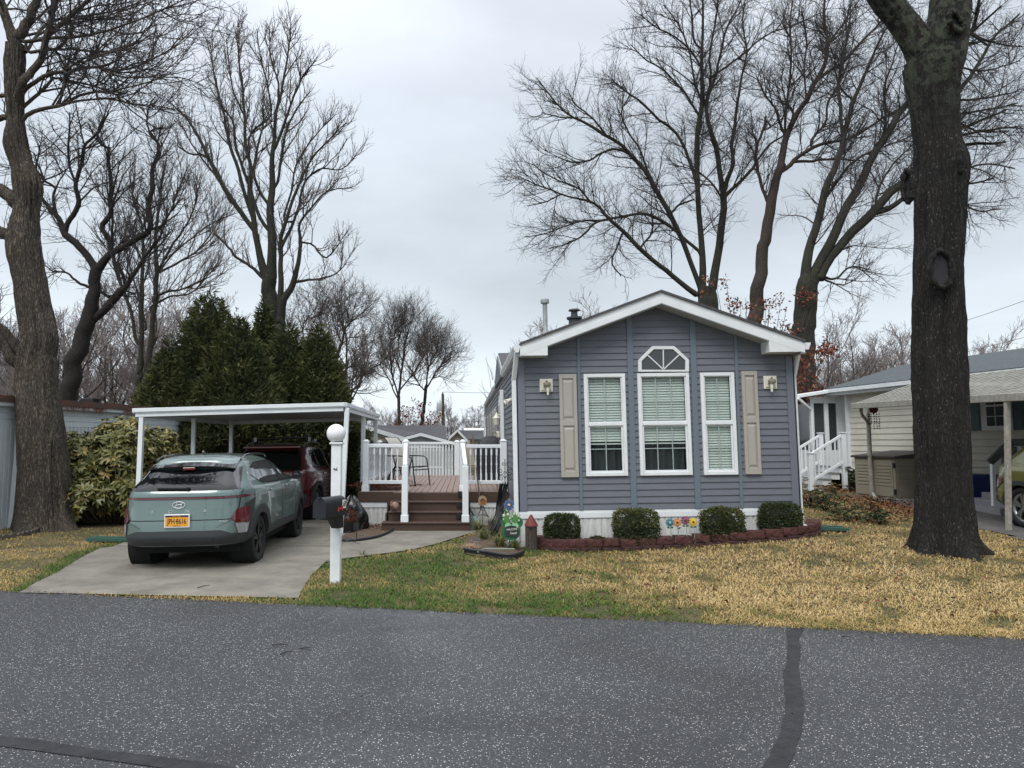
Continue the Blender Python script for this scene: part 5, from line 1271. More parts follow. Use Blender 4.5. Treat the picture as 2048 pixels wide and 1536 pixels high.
m=MB(); m.box(xw-.0,xw+.05,18.9,19.7,.7,1.35); w_=m.build('window',M_white,s2); m=MB(); m.box(xw+.03,xw+.055,18.95,19.65,.76,1.29); m.build('pane',M_glass,w_)
m=MB(); q=at(780,880,21).z
YH=38.
bh=thing('bungalow','tan sided bungalow with dark grey roof and small front gable behind the shed','house',(at(830,883,YH).x,YH,0))
M_tan=mat('siding_tan',(.36,.34,.27),.6)
xa,xb=at(700,883,YH).x,at(940,883,YH).x; zr2=at(800,853,YH).z; ze2=at(800,878,YH).z-.05
m=MB(); m.box(xa,xb,YH+1.2,YH+5,0,ze2); m.build('wall',M_tan,bh)
m=MB(); bt=[Vector((xa-1.2,YH+.2,ze2-.1)),Vector((at(895,883,YH).x,YH+.2,ze2-.1)),Vector((at(890,883,YH+3).x,YH+3,zr2+.07)),Vector((xa-1.2,YH+3,zr2+.07))]; m.hexa(bt,[v+Vector((0,0,.06)) for v in bt]); m.build('roof',M_roof,bh)
# left lower gable wing in tan
YW=30.
m=MB(); p0=at(728,853,YW); p1=at(800,875,YW); m.prism([(p0.x-2,YW,0),(p1.x,YW,0),(p1.x,YW,p1.z-.05),(p0.x,YW,p0.z-.05),(p0.x-2,YW,p0.z-.6)],(0,2.5,0)); wl=m.build('wing_wall',M_tan,bh)
m=MB(); m.hexa([Vector((p0.x,YW-.2,p0.z-.10)),Vector((p1.x+.2,YW-.2,p1.z-.16)),Vector((p1.x+.2,YW-.1,p1.z-.16)),Vector((p0.x,YW-.1,p0.z-.10))],[Vector((p0.x,YW-.2,p0.z+.08)),Vector((p1.x+.2,YW-.2,p1.z+.02)),Vector((p1.x+.2,YW-.1,p1.z+.02)),Vector((p0.x,YW-.1,p0.z+.08))]); m.build('fascia',M_white,bh)
m=MB(); m.hexa([Vector((p0.x,YW-.15,p0.z+.06)),Vector((p1.x+.2,YW-.15,p1.z)),Vector((p1.x+.2,YW+3,p1.z)),Vector((p0.x,YW+3,p0.z+.06))],[Vector((p0.x,YW-.15,p0.z+.09)),Vector((p1.x+.2,YW-.15,p1.z+.03)),Vector((p1.x+.2,YW+8,p1.z+.3)),Vector((p0.x,YW+8,p0.z+.1))]); m.build('roof',M_roof,bh)
YG=34.; pk=at(915,859,YG); f1=at(897,876,YG); f2=at(935,880,YG)
m=MB(); m.prism([(f1.x+.05,YG,0),(f2.x-.05,YG,0),(f2.x-.05,YG,f2.z),(pk.x,YG,pk.z-.1),(f1.x+.05,YG,f1.z)],(0,2,0)); m.build('gable_wall',M_tan,bh)
m=MB()
for u,v in ((f1,pk),(pk,f2)):
    bt=[u-Vector((0,.2,.12)),v-Vector((0,.2,.12)),v-Vector((0,.1,.12)),u-Vector((0,.1,.12))]; m.hexa(bt,[q+Vector((0,0,.14)) for q in bt])
m.build('fascia',M_white,bh)
m=MB()
for u,v in ((f1,pk),(pk,f2)):
    bt=[u-Vector((0,.15,.0)),v-Vector((0,.15,.0)),v+Vector((0,4,.0)),u+Vector((0,4,.0))]; m.hexa(bt,[q+Vector((0,0,.05)) for q in bt])
m.build('roof',M_roof,bh)
for i,(px,pw_,Y,hz,mt,lb) in enumerate(((962,60,60,2.1,M_white,'distant low building with a bright white roof right of the utility pole'),(945,40,50,1.75,M_tan,'distant tan building with grey roof behind the deck gate'),(640,100,55,2.4,M_tan,'distant bungalow mostly hidden behind the evergreens'))):
    s=thing('bungalow',lb,'house',(at(px,883,Y).x,Y,0)); a=at(px-pw_/2,883,Y).x; b=at(px+pw_/2,883,Y).x
    m=MB(); m.box(a,b,Y,Y+5,0,hz); m.build('wall',M_tan,s); m=MB(); bt=[Vector((a-.2,Y-.3,hz)),Vector((b+.2,Y-.3,hz)),Vector((b+.2,Y+2.5,hz+.65)),Vector((a-.2,Y+2.5,hz+.65))]; m.hexa(bt,[v+Vector((0,0,.08)) for v in bt]); m.build('roof',[M_white,M_roof,M_roof][i],s)
# utility pole with transformer and line
YP=62.
pole=thing('utility_pole','wooden utility pole with a grey transformer can behind the shed','utility pole',(at(888,883,YP).x,YP,0))
m=MB(); p=at(885.5,788,YP); m.tube([(at(888.5,883,YP).x,YP,-.2),tuple(p)],[.17,.12],10); m.build('pole',mat('pole_wood',(.07,.05,.035),.9),pole)
m=MB(); q=at(879,822,YP); m.lathe([(.22,0),(.24,.05),(.24,.62),(.2,.7),(.0,.72)],16,c=(q.x,YP-.25,q.z)); m.lathe([(.04,.7),(.04,.9)],8,c=(q.x+.05,YP-.25,q.z)); m.build('transformer',mat('can_grey',(.35,.38,.40),.5),pole)
m=MB(); m.lathe([(.05,0),(.06,.1),(.03,.2)],8,c=(p.x,YP,p.z)); m.build('insulator',M_black,pole)
def wire(name,label,pts,r):
    m=MB(); P=smooth_path([(*p,0) for p in pts],24)[:,:3]; m.tube([Vector(q) for q in P],r,5); return tag(m.build(name,M_black,loc=pts[0]),label,'power line')
wire('power_line','overhead wire running right from the utility pole behind the home',[tuple(at(887,784,YP)),tuple(at(990,785.5,YP+4)),tuple(at(1200,780,YP+12))],.018)
wire('power_line','upper overhead wire crossing the sky right of the oak trunk',[tuple(at(1850,668,40)),tuple(at(1990,622,36)),tuple(at(2130,572,30))],.012)
wire('power_line','lower overhead wire just above the cream home roof at the right edge',[tuple(at(1900,712,42)),tuple(at(2000,687,38)),tuple(at(2130,655,32))],.010)
# ---------------- trees
def bark(name,c1,c2,c3=None,scale=6,stretch=(5,5,1.1),bumpd=.03,spots=None,moss=None):
    m=bpy.data.materials.new(name); m.use_nodes=True; N=m.node_tree.nodes; L=m.node_tree.links; b=N['Principled BSDF']; b.inputs['Roughness'].default_value=.9; b.inputs['Specular IOR Level'].default_value=.25
    tc=N.new('ShaderNodeTexCoord'); mp=N.new('ShaderNodeMapping'); mp.inputs['Scale'].default_value=stretch; L.new(tc.outputs['Object'],mp.inputs[0])
    n0=N.new('ShaderNodeTexNoise'); n0.inputs['Scale'].default_value=scale*.6; n0.inputs['Detail'].default_value=4; L.new(mp.outputs[0],n0.inputs['Vector'])
    ad=N.new('ShaderNodeMix'); ad.data_type='RGBA'; ad.blend_type='LINEAR_LIGHT'; ad.inputs[0].default_value=.22; L.new(mp.outputs[0],ad.inputs[6]); L.new(n0.outputs['Color'],ad.inputs[7])
    v=N.new('ShaderNodeTexVoronoi'); v.feature='DISTANCE_TO_EDGE'; v.inputs['Scale'].default_value=scale; L.new(ad.outputs[2],v.inputs['Vector'])
    cr=N.new('ShaderNodeValToRGB'); e=cr.color_ramp.elements; e[0].position=.0; e[0].color=(*c2,1); e[1].position=.30; e[1].color=(*c1,1)
    L.new(v.outputs['Distance'],cr.inputs[0]); out=cr.outputs[0]
    n=N.new('ShaderNodeTexNoise'); n.inputs['Scale'].default_value=2.2; n.inputs['Detail'].default_value=8; n.inputs['Roughness'].default_value=.7; L.new(tc.outputs['Object'],n.inputs['Vector'])
    if c3:
        r2=N.new('ShaderNodeValToRGB'); r2.color_ramp.elements[0].position=.45; r2.color_ramp.elements[1].position=.62; L.new(n.outputs['Fac'],r2.inputs[0])
        m2=N.new('ShaderNodeMix'); m2.data_type='RGBA'; m2.blend_type='MIX'; L.new(r2.outputs[0],m2.inputs[0]); L.new(out,m2.inputs[6])
        m3=N.new('ShaderNodeMix'); m3.data_type='RGBA'; m3.blend_type='MULTIPLY'; m3.inputs[0].default_value=1; L.new(out,m3.inputs[6]); m3.inputs[7].default_value=(*[x*1. for x in c3],1); L.new(m3.outputs[2],m2.inputs[7]); out=m2.outputs[2]
    if spots:
        w=N.new('ShaderNodeTexVoronoi'); w.inputs['Scale'].default_value=42; mp2=N.new('ShaderNodeMapping'); mp2.inputs['Scale'].default_value=(1,1,.42); L.new(tc.outputs['Object'],mp2.inputs[0])
        L.new(mp2.outputs[0],w.inputs['Vector']); sp=N.new('ShaderNodeSeparateColor'); L.new(w.outputs['Color'],sp.inputs[0])
        nn=N.new('ShaderNodeTexNoise'); nn.inputs['Scale'].default_value=1.1; nn.inputs['Detail'].default_value=3; L.new(tc.outputs['Object'],nn.inputs['Vector'])
        th=N.new('ShaderNodeMapRange'); th.inputs[1].default_value=.35; th.inputs[2].default_value=.7; th.inputs[3].default_value=.985; th.inputs[4].default_value=.74; L.new(nn.outputs['Fac'],th.inputs[0])
        g1=N.new('ShaderNodeMath'); g1.operation='GREATER_THAN'; L.new(sp.outputs[0],g1.inputs[0]); L.new(th.outputs[0],g1.inputs[1])
        g2_=N.new('ShaderNodeMath'); g2_.operation='LESS_THAN'; L.new(w.outputs['Distance'],g2_.inputs[0]); g2_.inputs[1].default_value=.27
        mm=N.new('ShaderNodeMath'); mm.operation='MULTIPLY'; L.new(g1.outputs[0],mm.inputs[0]); L.new(g2_.outputs[0],mm.inputs[1])
        m4=N.new('ShaderNodeMix'); m4.data_type='RGBA'; L.new(mm.outputs[0],m4.inputs[0]); L.new(out,m4.inputs[6]); m4.inputs[7].default_value=(*spots,1); out=m4.outputs[2]
    if moss:
        z=N.new('ShaderNodeSeparateXYZ'); L.new(tc.outputs['Object'],z.inputs[0]); r=N.new('ShaderNodeMapRange'); r.inputs[1].default_value=5.6; r.inputs[2].default_value=6.8; r.inputs[4].default_value=.7; L.new(z.outputs['Z'],r.inputs[0])
        k=N.new('ShaderNodeTexNoise'); k.inputs['Scale'].default_value=9; k.inputs['Detail'].default_value=7; L.new(tc.outputs['Object'],k.inputs['Vector']); r3=N.new('ShaderNodeMapRange'); r3.inputs[1].default_value=.46; r3.inputs[2].default_value=.56; L.new(k.outputs['Fac'],r3.inputs[0])
        mm=N.new('ShaderNodeMath'); mm.operation='MULTIPLY'; L.new(r.outputs[0],mm.inputs[0]); L.new(r3.outputs[0],mm.inputs[1]); mm.use_clamp=True
        m5=N.new('ShaderNodeMix'); m5.data_type='RGBA'; L.new(mm.outputs[0],m5.inputs[0]); L.new(out,m5.inputs[6]); m5.inputs[7].default_value=(*moss,1); out=m5.outputs[2]
    L.new(out,b.inputs['Base Color'])
    bp=N.new('ShaderNodeBump'); bp.inputs['Strength'].default_value=1; bp.inputs['Distance'].default_value=bumpd
    mh=N.new('ShaderNodeMath'); mh.operation='ADD'; n4=N.new('ShaderNodeTexNoise'); n4.inputs['Scale'].default_value=scale*6; n4.inputs['Detail'].default_value=6; L.new(tc.outputs['Object'],n4.inputs['Vector'])
    cl=N.new('ShaderNodeMath'); cl.operation='MINIMUM'; cl.inputs[1].default_value=.35; L.new(v.outputs['Distance'],cl.inputs[0]); ml=N.new('ShaderNodeMath'); ml.operation='MULTIPLY'; ml.inputs[1].default_value=.5; L.new(n4.outputs['Fac'],ml.inputs[0])
    L.new(cl.outputs[0],mh.inputs[0]); L.new(ml.outputs[0],mh.inputs[1]); L.new(mh.outputs[0],bp.inputs['Height']); L.new(bp.outputs[0],b.inputs['Normal'])
    return m
M_barkR=bark('bark_dark_oak',(.040,.037,.035),(.010,.010,.010),(1.25,1.2,1.1),scale=11,stretch=(3.2,3.2,.6),bumpd=.035,spots=(.115,.118,.108),moss=(.085,.10,.07))
M_barkL=bark('bark_brown_oak',(.14,.122,.10),(.030,.025,.022),(1.35,1.3,1.2),scale=8,stretch=(4.5,4.5,.8),bumpd=.04)
M_barkG=bark('bark_grey',(.048,.046,.038),(.020,.019,.017),(1.3,1.35,1.1),scale=8,stretch=(4,4,1),bumpd=.02)
M_barkD=bark('bark_black',(.038,.034,.032),(.016,.015,.014),None,scale=8,stretch=(4,4,1),bumpd=.02)
M_twig=mat('twig_brown',(.085,.072,.066),.9); M_twigd=mat('twig_dark',(.040,.034,.034),.9); M_twigf=mat('twig_far_hazed',(.20,.17,.165),.9)  # far twigs paler: distance haze put into their colour
rng=np.random.default_rng(11)
def spawn(P,Rr,N_,tmin,ang,ln,rr,npt,up,wob,curl=0.,flat=0):
    S,k,_=P.shape
    seg=np.linalg.norm(np.diff(P,axis=1),axis=2).sum(1); w=seg/seg.sum()
    cnt=np.floor(w*N_).astype(int); rem=N_-cnt.sum(); 
    if rem>0: cnt+=np.bincount(rng.choice(S,rem,p=w),minlength=S)
    pi=np.repeat(np.arange(S),cnt); n=len(pi)
    t=tmin+(1-tmin)*rng.random(n)**.85; f=t*(k-1); i=np.minimum(f.astype(int),k-2); fr=(f-i)[:,None]
    pos=P[pi,i]*(1-fr)+P[pi,i+1]*fr; tan=nrm(P[pi,i+1]-P[pi,i]); r0=(Rr[pi,i]*(1-fr[:,0])+Rr[pi,i+1]*fr[:,0])
    rnd=nrm(rng.normal(size=(n,3))); perp=nrm(np.cross(tan,rnd))
    a=np.radians(rng.uniform(ang[0],ang[1],n))[:,None]
    d=nrm(tan*np.cos(a)+perp*np.sin(a)+np.array([0,0,up])*.6)
    L_=rng.uniform(ln[0],ln[1],n)*(1.15-.55*t)
    out=np.zeros((n,npt,3)); out[:,0]=pos; cur=d
    for j in range(1,npt):
        cur=nrm(cur+rng.normal(size=(n,3))*wob+np.array([0,0,up])*.25)
        out[:,j]=out[:,j-1]+cur*(L_/(npt-1))[:,None]
    rs=np.minimum(r0*.75,rr[0]*(.7+.6*rng.random(n))*(1.2-.4*t))
    R_=rs[:,None]*np.linspace(1,0,npt)[None,:]**.8+rr[1]*np.linspace(0,1,npt)[None,:]
    return out,R_
def join(parts):
    V=[];Q=[];o=0
    for v,q in parts: V.append(v);Q.append(q+o);o+=len(v)
    return np.vstack(V),np.vstack(Q)
def big_trunk(path,flare=None,sides=56,rings=150,amp=.02,ridge=18,bumps=(),shr=.93):
    "path rows x,y,z,r ; ridged bark relief and root flare"
    P=smooth_path(path,rings); T=nrm(np.gradient(P[:,:3],axis=0)); V=[]
    ref=np.array([0,1.,0]); 
    for i in range(rings):
        t=T[i]; u=np.cross(ref,t); u/=np.linalg.norm(u); v=np.cross(t,u)
        for j in range(sides):
            a=2*math.pi*j/sides; ca,sa_=math.cos(a),math.sin(a); r=P[i,3]; z=P[i,2]
            nn=noise.noise(Vector((ca*2.2,sa_*2.2,z*.55)))*.10+noise.noise(Vector((ca*5,sa_*5,z*1.3+7)))*.05
            rd=(.35-abs(noise.noise(Vector((ca*ridge*.30,sa_*ridge*.30,z*1.15))))*2.2)*amp+noise.noise(Vector((ca*ridge*.8,sa_*ridge*.8,z*5)))*amp*.35
            rr=r*(shr+nn)+rd
            if flare:
                h=max(0,z-flare[0]); e=math.exp(-h/flare[1]); lob=max(0,math.cos(a*flare[3]+flare[4])) ; rr+=flare[2]*e*(.35+.9*lob*math.exp(-h/(flare[1]*.8)))
            p=P[i,:3]+(u*ca+v*sa_)*rr
            for (bx,by,bz,bs,ba) in bumps:
                d=np.linalg.norm((p-np.array([bx,by,bz]))*np.array([1,1,.7])); 
                if d<bs: p=p+(u*ca+v*sa_)*ba*(math.cos(d/bs*math.pi)*.5+.5)
            V.append(p)
    idx=np.arange(rings*sides).reshape(rings,sides); nx=np.roll(idx,-1,1)
    Q=np.stack([idx[:-1],nx[:-1],nx[1:],idx[1:]],-1).reshape(-1,4)
    return np.array(V),Q
def limb3(pts,Y,rng_=1.,z0=None):
    "pixel-measured limb -> metres; rows (px,py,w[,dy])"
    out=[]
    for p in pts:
        dy=p[3] if len(p)>3 else 0
        q=at(p[0],p[1],Y+dy); out.append((q.x,q.y,q.z,p[2]/2/F*(Y+dy)))
    return out
def tree(name,label,trunks,limbs,Y,spec,mt_trunk,mt_twig,group=None,base=None,extra_trunk=None,taper=.5):
    k=26
    raw=[limb3(l,Y) for l in trunks+limbs]
    dense=[smooth_path(r_,40) for r_ in raw]
    for i in range(len(trunks),len(raw)):
        s0=np.array(raw[i][0]); best=None
        for j in range(len(raw)):
            if j==i or (j>i and raw[j][0][3]<=raw[i][0][3]): continue
            d=np.linalg.norm(dense[j][:,:3]-s0[:3],axis=1)+.15*np.maximum(0,dense[j][:,2]-s0[2]); q_=int(d.argmin())
            if best is None or d[q_]<best[0]: best=(d[q_],j,q_)
        if best and .03<best[0]<1.6:
            j,q_=best[1],max(0,best[2]-1); p=dense[j][q_]; raw[i]=[(p[0],p[1],p[2],min(p[3]*.8,s0[3]*1.15))]+raw[i]
    allp=[smooth_path(r_,k) for r_ in raw]
    T=np.array(allp); P=T[:,:,:3].copy(); Rr=np.maximum(T[:,:,3],.006)
    # small natural wobble
    for a in range(len(P)):
        w=np.array([[noise.noise(Vector((i*.45,a*7.1,c*3.3))) for c in range(3)] for i in range(k)]); env=np.minimum(np.arange(k),6)[:,None]/6
        P[a]+=w*env*np.mean(Rr[a])*.8*min(1,np.linalg.norm(np.diff(P[a],axis=0),axis=1).sum()/(np.mean(Rr[a])*28))
    b=base or tuple(P[0,0]); root=thing(name,label,'tree',b,group=group)
    v,q=tubes(P,Rr,10)
    parts=[(v,q)]
    # round off branch ends a little
    me=npmesh('trunk',*join(parts),smooth=True); link('trunk',me,mt_trunk,root)
    if extra_trunk: extra_trunk(root)
    LP=P[len(trunks) if spec.get('skip',1) else 0:]; LR=Rr[len(trunks) if spec.get('skip',1) else 0:]
    if len(LP)==0: LP,LR=P,Rr
    crown=[]
    cur=(LP,LR)
    lv=spec['levels']; hist=[cur]
    for (N_,tmin,ang,ln,rr,npt,up,wob,src) in lv:
        S=[hist[s] for s in src]; n=None
        outs=[]
        tot=sum(len(x[0]) for x in S)
        for (pp,rrr) in S:
            L1=np.linalg.norm(np.diff(pp,axis=1),axis=2).sum()
            outs.append((pp,rrr,L1))
        Lt=sum(o[2] for o in outs)
        res=[spawn(o[0],o[1],max(1,int(N_*o[2]/Lt)),tmin,ang,ln,rr,npt,up,wob) for o in outs]
        cc=(np.vstack([r[0] for r in res]),np.vstack([r[1] for r in res])); hist.append(cc)
        crown.append(tubes(cc[0],cc[1],5 if len(hist)==2 else 3))
    me=npmesh('crown',*join(crown),smooth=True); link('crown',me,mt_twig,root)
    return root
def lv(n1,n2,n3,l1=(1.2,2.6),l2=(.5,1.2),l3=(.22,.5),r=1.,up=.25,up1=None,t0=.15,a1=(25,60)):
    return dict(levels=[(n1,t0,a1,l1,(.030*r,.007*r),12,up if up1 is None else up1,.10,[0]),
        (n2,.12,(25,65),l2,(.013*r,.0050*r),8,up,.12,[0,1]),(n3,.08,(25,60),l3,(.0062*r,.0036*r),5,up*.8,.15,[1,2])])
# --- far right foreground oak
def T3(x,y): return (1600+x/2.194,y/2.194)
YR_=9.6
ob=gr(1893,1100,.16)
def oakR():
    Y=YR_
    path=[]
    for (px,py,w) in ((1893,1118,134),(1890,1085,128),(1889,1040,124),(1886,960,119),(1883,860,116),(1881,760,115),(1879,700,115),(1878,620,112),(1876,540,109),(1878,500,109),(1880,440,112),(1882,400,114),(1881,350,110),(1876,300,104),(1870,240,104),(1866,200,110),(1865,160,122),(1864,125,128)):
        q=at(px,py,Y); path.append((q.x,q.y,q.z,w/2/F*Y))
    bump=[]
    for (px,py,s,a,side) in ((1812,470,.30,.10,-.3),(1820,368,.34,.04,-.3),(1925,322,.34,.07,-.2)): q=at(px,py,Y+side); bump.append((q.x,q.y,q.z,s,a))
    zb=path[0][2]
    root=thing('oak_tree','massive dark wet oak trunk with lichen specks and pruned knots on the right lawn','tree',(path[0][0],Y,gh(path[0][0],Y)))
    v1=big_trunk(path,flare=(zb+.02,.34,.24,5,1.1),sides=150,rings=320,amp=.022,ridge=22,bumps=bump,shr=.80)
    L1=limb3([(1868,150,84),(1852,110,74),(1826,70,62),(1797,32,56),(1770,0,54),(1735,-50,50),(1690,-130,44),(1640,-230,34)],Y)
    L2=limb3([(1870,160,96),(1886,110,90),(1896,60,84),(1901,10,80),(1905,-60,74),(1900,-160,66),(1880,-300,50)],Y)
    L3=limb3([(1903,-60,50),(1950,-130,40),(2020,-200,28),(2120,-260,18)],Y)
    v2=big_trunk(L1,sides=48,rings=80,amp=.018,ridge=14); v3=big_trunk(L2,sides=56,rings=80,amp=.02,ridge=16); v4=big_trunk(L3,sides=32,rings=40,amp=.01)
    link('trunk',npmesh('trunk',*join([v1,v2,v3,v4]),smooth=True),M_barkR,root)
    # pruned knots: callus ring with a dark centre
    M_knot=mat('knot_dark',(.018,.018,.021),.8,bump=.1,bs=20)
    for (px,py,rx,rz,yaw,tl) in ((1882,538,.145,.245,0,0),(1921,326,.10,.20,-48,0),(1911,44,.15,.11,-25,18),(1816,372,.07,.22,62,0)):
        rad=.36; yy=Y-rad*math.cos(R(yaw))*1.0; q=at(px,py,Y-(.37 if yaw==0 else .37*math.cos(R(yaw)))-.0); M=Matrix.Translation(q)@Matrix.Rotation(R(-yaw),4,'Z')@Matrix.Rotation(R(tl),4,'Y')
        m=MB(); n=28; 
        ring=[M@Vector((rx*math.cos(a),0+.0,rz*math.sin(a))) for a in np.linspace(0,2*math.pi,n+1)[:-1]]
        m.tube(ring,[.036+.012*math.sin(i*1.9) for i in range(n)],10,closed=True); kn=m.build('knot',M_barkR,root)
        m=MB(); m._add([M@Vector((rx*1.0*math.cos(a)*s,(.012 if s==1 else .03),rz*1.0*math.sin(a)*s)) for s in (1,.5) for a in np.linspace(0,2*math.pi,n+1)[:-1]],[(i,(i+1)%n,n+(i+1)%n,n+i) for i in range(n)]+[tuple(range(n,2*n))],True); m.build('knot_heart',M_knot,kn)
    P=np.array([smooth_path(l,26) for l in (L1[3:],L2[3:],L3)]); hist=(P[:,:,:3],P[:,:,3]*.6)
    a=spawn(*hist,14,.1,(30,60),(1.5,3.5),(.05,.012),14,.2,.12); b=spawn(*a,120,.1,(25,60),(.6,1.4),(.014,.005),8,.1,.2); c=spawn(*b,600,.1,(25,60),(.2,.5),(.006,.003),5,.1,.2)
    # keep only what leaves the top, so that nothing hangs over the photographed sky
    link('crown',npmesh('crown',*join([tubes(*x,4) for x in (a,b,c)]),smooth=True),M_twigd,root)
oakR()
# --- left foreground oak
def T1(x,y): return (x/1.92,y/1.92)
def P1_(*l): return [(x/1.92,y/1.92,w*.56) if len(r)==0 else (x/1.92,y/1.92,w*.56,r[0]) for x,y,w,*r in l]
YL=13.4
def oakL(root):
    path=limb3([(86,1072,132),(86,1030,112),(86,960,104),(84,880,100),(78,790,94),(74,720,86),(78,680,76),(66,600,68),(56,530,66),(53,470,58),(54,400,54),(48,350,52),(38,290,42),(32,240,38),(30,190,40),(30,140,44),(32,90,40)],YL)
    v=big_trunk(path,flare=(path[0][2]+.05,.42,.17,4,.4),sides=130,rings=260,amp=.030,ridge=20,shr=.84,bumps=[(*at(8,285,YL-.1),.4,.10),(*at(82,362,YL-.1),.45,.14),(*at(118,655,YL-.2),.5,.12),(*at(20,480,YL-.2),.6,.10)])
    link('trunk',npmesh('trunk',*v,smooth=True),M_barkL,root)
limbsL=[P1_((50,160,40),(30,90,34),(5,20,30),(-40,-80,24),(-90,-200,14)),
 P1_((60,150,44),(95,100,34),(130,30,30),(165,-60,26),(220,-180,14)),
 P1_((90,310,30,-.2),(120,285,27),(160,215,25),(180,140,24),(200,60,22),(225,-40,20),(260,-160,12)),
 P1_((170,150,18),(215,110,17),(270,65,16),(340,0,14),(420,-70,10)),
 P1_((95,345,17),(130,320,15),(185,285,14),(260,272,13),(330,258,12),(385,262,10),(460,270,8,1),(560,240,6,1.2),(680,170,5,1.5),(740,110,3,1.8)),
 P1_((385,262,8),(450,290,7),(520,298,6),(600,296,5,.5),(700,300,4,.8),(780,330,3,1)),
 P1_((100,445,16),(160,420,14),(240,402,12),(290,372,10),(350,356,9),(430,350,7,-.8),(520,330,5,-1),(620,300,4,-1.2)),
 P1_((240,402,9),(320,385,8),(420,380,7,.5),(520,400,5,.9),(620,410,4,1.2),(700,430,3,1.4)),
 P1_((100,160,14),(200,145,12),(300,140,10),(400,120,8,-1),(520,80,6,-1.5),(640,30,5,-2),(740,-20,3,-2)),
 P1_((105,200,12),(180,190,11),(280,190,9,1),(400,200,7,1.5),(500,180,5,2),(600,120,4,2.2)),
 P1_((100,200,12),(170,100,11,1),(240,70,9,1.4),(340,60,8,1.8),(450,40,6,2),(560,0,4,2)),
 P1_((40,450,24),(-10,455,20),(-80,440,14)), P1_((45,370,18),(-20,365,14),(-90,350,10)), P1_((70,775,60),(30,745,46),(-20,712,38),(-90,650,28)), P1_((70,930,56),(15,895,42),(-50,860,34),(-120,800,24)), P1_((130,1440,84),(70,1370,74),(10,1305,64),(-60,1220,52),(-140,1100,40)),
 P1_((75,430,14),(180,330,11,.6),(220,300,9,.9),(350,330,7,1.2),(480,360,5,1.4)),
 P1_((90,130,10,.8),(200,20,8,1),(330,-60,6,1.2)),P1_((250,270,9,-.3),(330,220,7,-.8),(420,200,6,-1.2),(520,160,4,-1.5),(600,70,3,-1.7))]
tree('oak_tree','thick brown barked oak with spreading upper limbs at the left edge of the lawn',[ [(86,1072,50),(84,900,50),(66,600,40),(50,380,30),(32,240,24),(30,90,24)] ],limbsL,YL,lv(150,1250,3800,(1.,2.2),(.45,1.1),(.2,.45),.66,.16,t0=.2),M_barkL,M_twigd,base=(at(86,1060,YL).x,YL,0),extra_trunk=oakL)
# --- gnarled dark tree behind it
YB_=20.
limbsB=[P1_((370,1040,34),(350,1005,26),(290,930,26),(248,900,24),(220,830,18),(180,790,14),(150,740,12),(165,690,9),(140,640,7),(150,560,5)),
 P1_((248,900,20),(262,850,18),(300,790,18),(292,700,15),(318,620,13),(325,560,10),(385,500,9),(395,470,7),(420,430,4)),
 P1_((290,700,9),(268,640,9),(262,560,8),(270,480,6),(265,430,4)),
 P1_((370,1045,34),(400,1000,28),(430,970,24),(480,945,22),(535,910,21),(578,880,20),(572,800,18),(588,720,17),(584,650,15),(604,590,13),(606,560,12),(580,515,11),(578,500,9),(625,488,5)),
 P1_((578,515,8),(565,470,6),(572,410,5),(590,380,3)),
 P1_((430,975,18),(420,920,18),(392,880,18),(400,850,20),(428,828,16),(420,780,12),(428,700,13),(415,620,12),(412,570,11),(375,545,8),(385,480,8),(410,455,4)),
 P1_((428,930,11),(432,860,9),(430,760,8),(445,690,6),(460,620,4)),
 P1_((215,820,14),(205,760,10),(210,720,9),(170,690,8),(150,640,6),(130,590,4)),
 P1_((335,1250,26,.1),(400,1190,28),(460,1120,28),(490,1090,18),(520,1040,14),(560,980,11),(620,900,7),(640,800,4)),
 P1_((385,1120,12),(430,1140,11),(480,1120,8),(520,1130,5)),P1_((350,1105,11),(300,1085,9),(260,1050,7),(200,1040,4)),
 P1_((480,1090,12),(465,1040,11),(440,1000,9),(450,950,6),(500,900,4)),P1_((580,880,12),(625,865,8),(650,820,5),(700,760,3))]
tree('gnarled_tree','black twisted tree with crooked leafless limbs right of the thick left oak',[P1_((250,1640,66),(262,1530,62),(285,1400,60),(318,1290,56),(340,1210,52),(362,1120,42),(372,1040,40))],limbsB,YB_,lv(95,900,3000,(.8,1.9),(.4,1.),(.2,.45),.8,.12,t0=.25),M_barkD,M_twigd,base=(at(135,880,YB_).x,YB_,0))
# --- slim pair behind
YC_=27.
limbsC=[P1_((570,1400,20),(585,1250,18),(600,1100,17),(600,1000,15),(600,880,12),(615,780,9),(620,690,7),(640,600,4)),
 P1_((540,1400,18),(545,1250,16),(545,1100,14),(550,960,11),(545,860,8),(520,780,6),(500,700,4)),
 P1_((520,1300,13),(505,1200,12),(480,1130,11),(440,1020,10),(430,950,6),(445,860,4)),
 P1_((600,1060,9),(650,960,9),(700,890,7),(745,800,5),(765,700,3)),P1_((605,1050,8),(680,1010,8),(760,960,6),(820,880,4),(860,820,3)),
 P1_((590,1150,10),(640,1120,8),(700,1112,7),(770,1080,5),(830,1050,3)),P1_((580,1180,9),(650,1140,7),(740,1120,5),(830,1020,3)),
 P1_((600,900,7),(650,820,6),(690,720,4),(720,640,3)),P1_((545,1000,6),(500,900,5),(470,800,3)),P1_((610,1050,7),(660,980,6),(780,880,4),(870,830,3)),P1_((560,1250,8),(520,1100,6),(490,980,5),(480,860,3))]
tree('bare_tree','slender double trunked bare tree left of the evergreens',[P1_((556,1640,34),(562,1520,32),(568,1400,24)),P1_((530,1640,24),(534,1500,22),(540,1380,20))],limbsC,YC_,lv(110,1000,3000,(1.2,2.8),(.6,1.4),(.25,.6),.85,.35,t0=.2,a1=(20,45)),M_barkG,M_twig,base=(at(290,900,YC_).x,YC_,0))
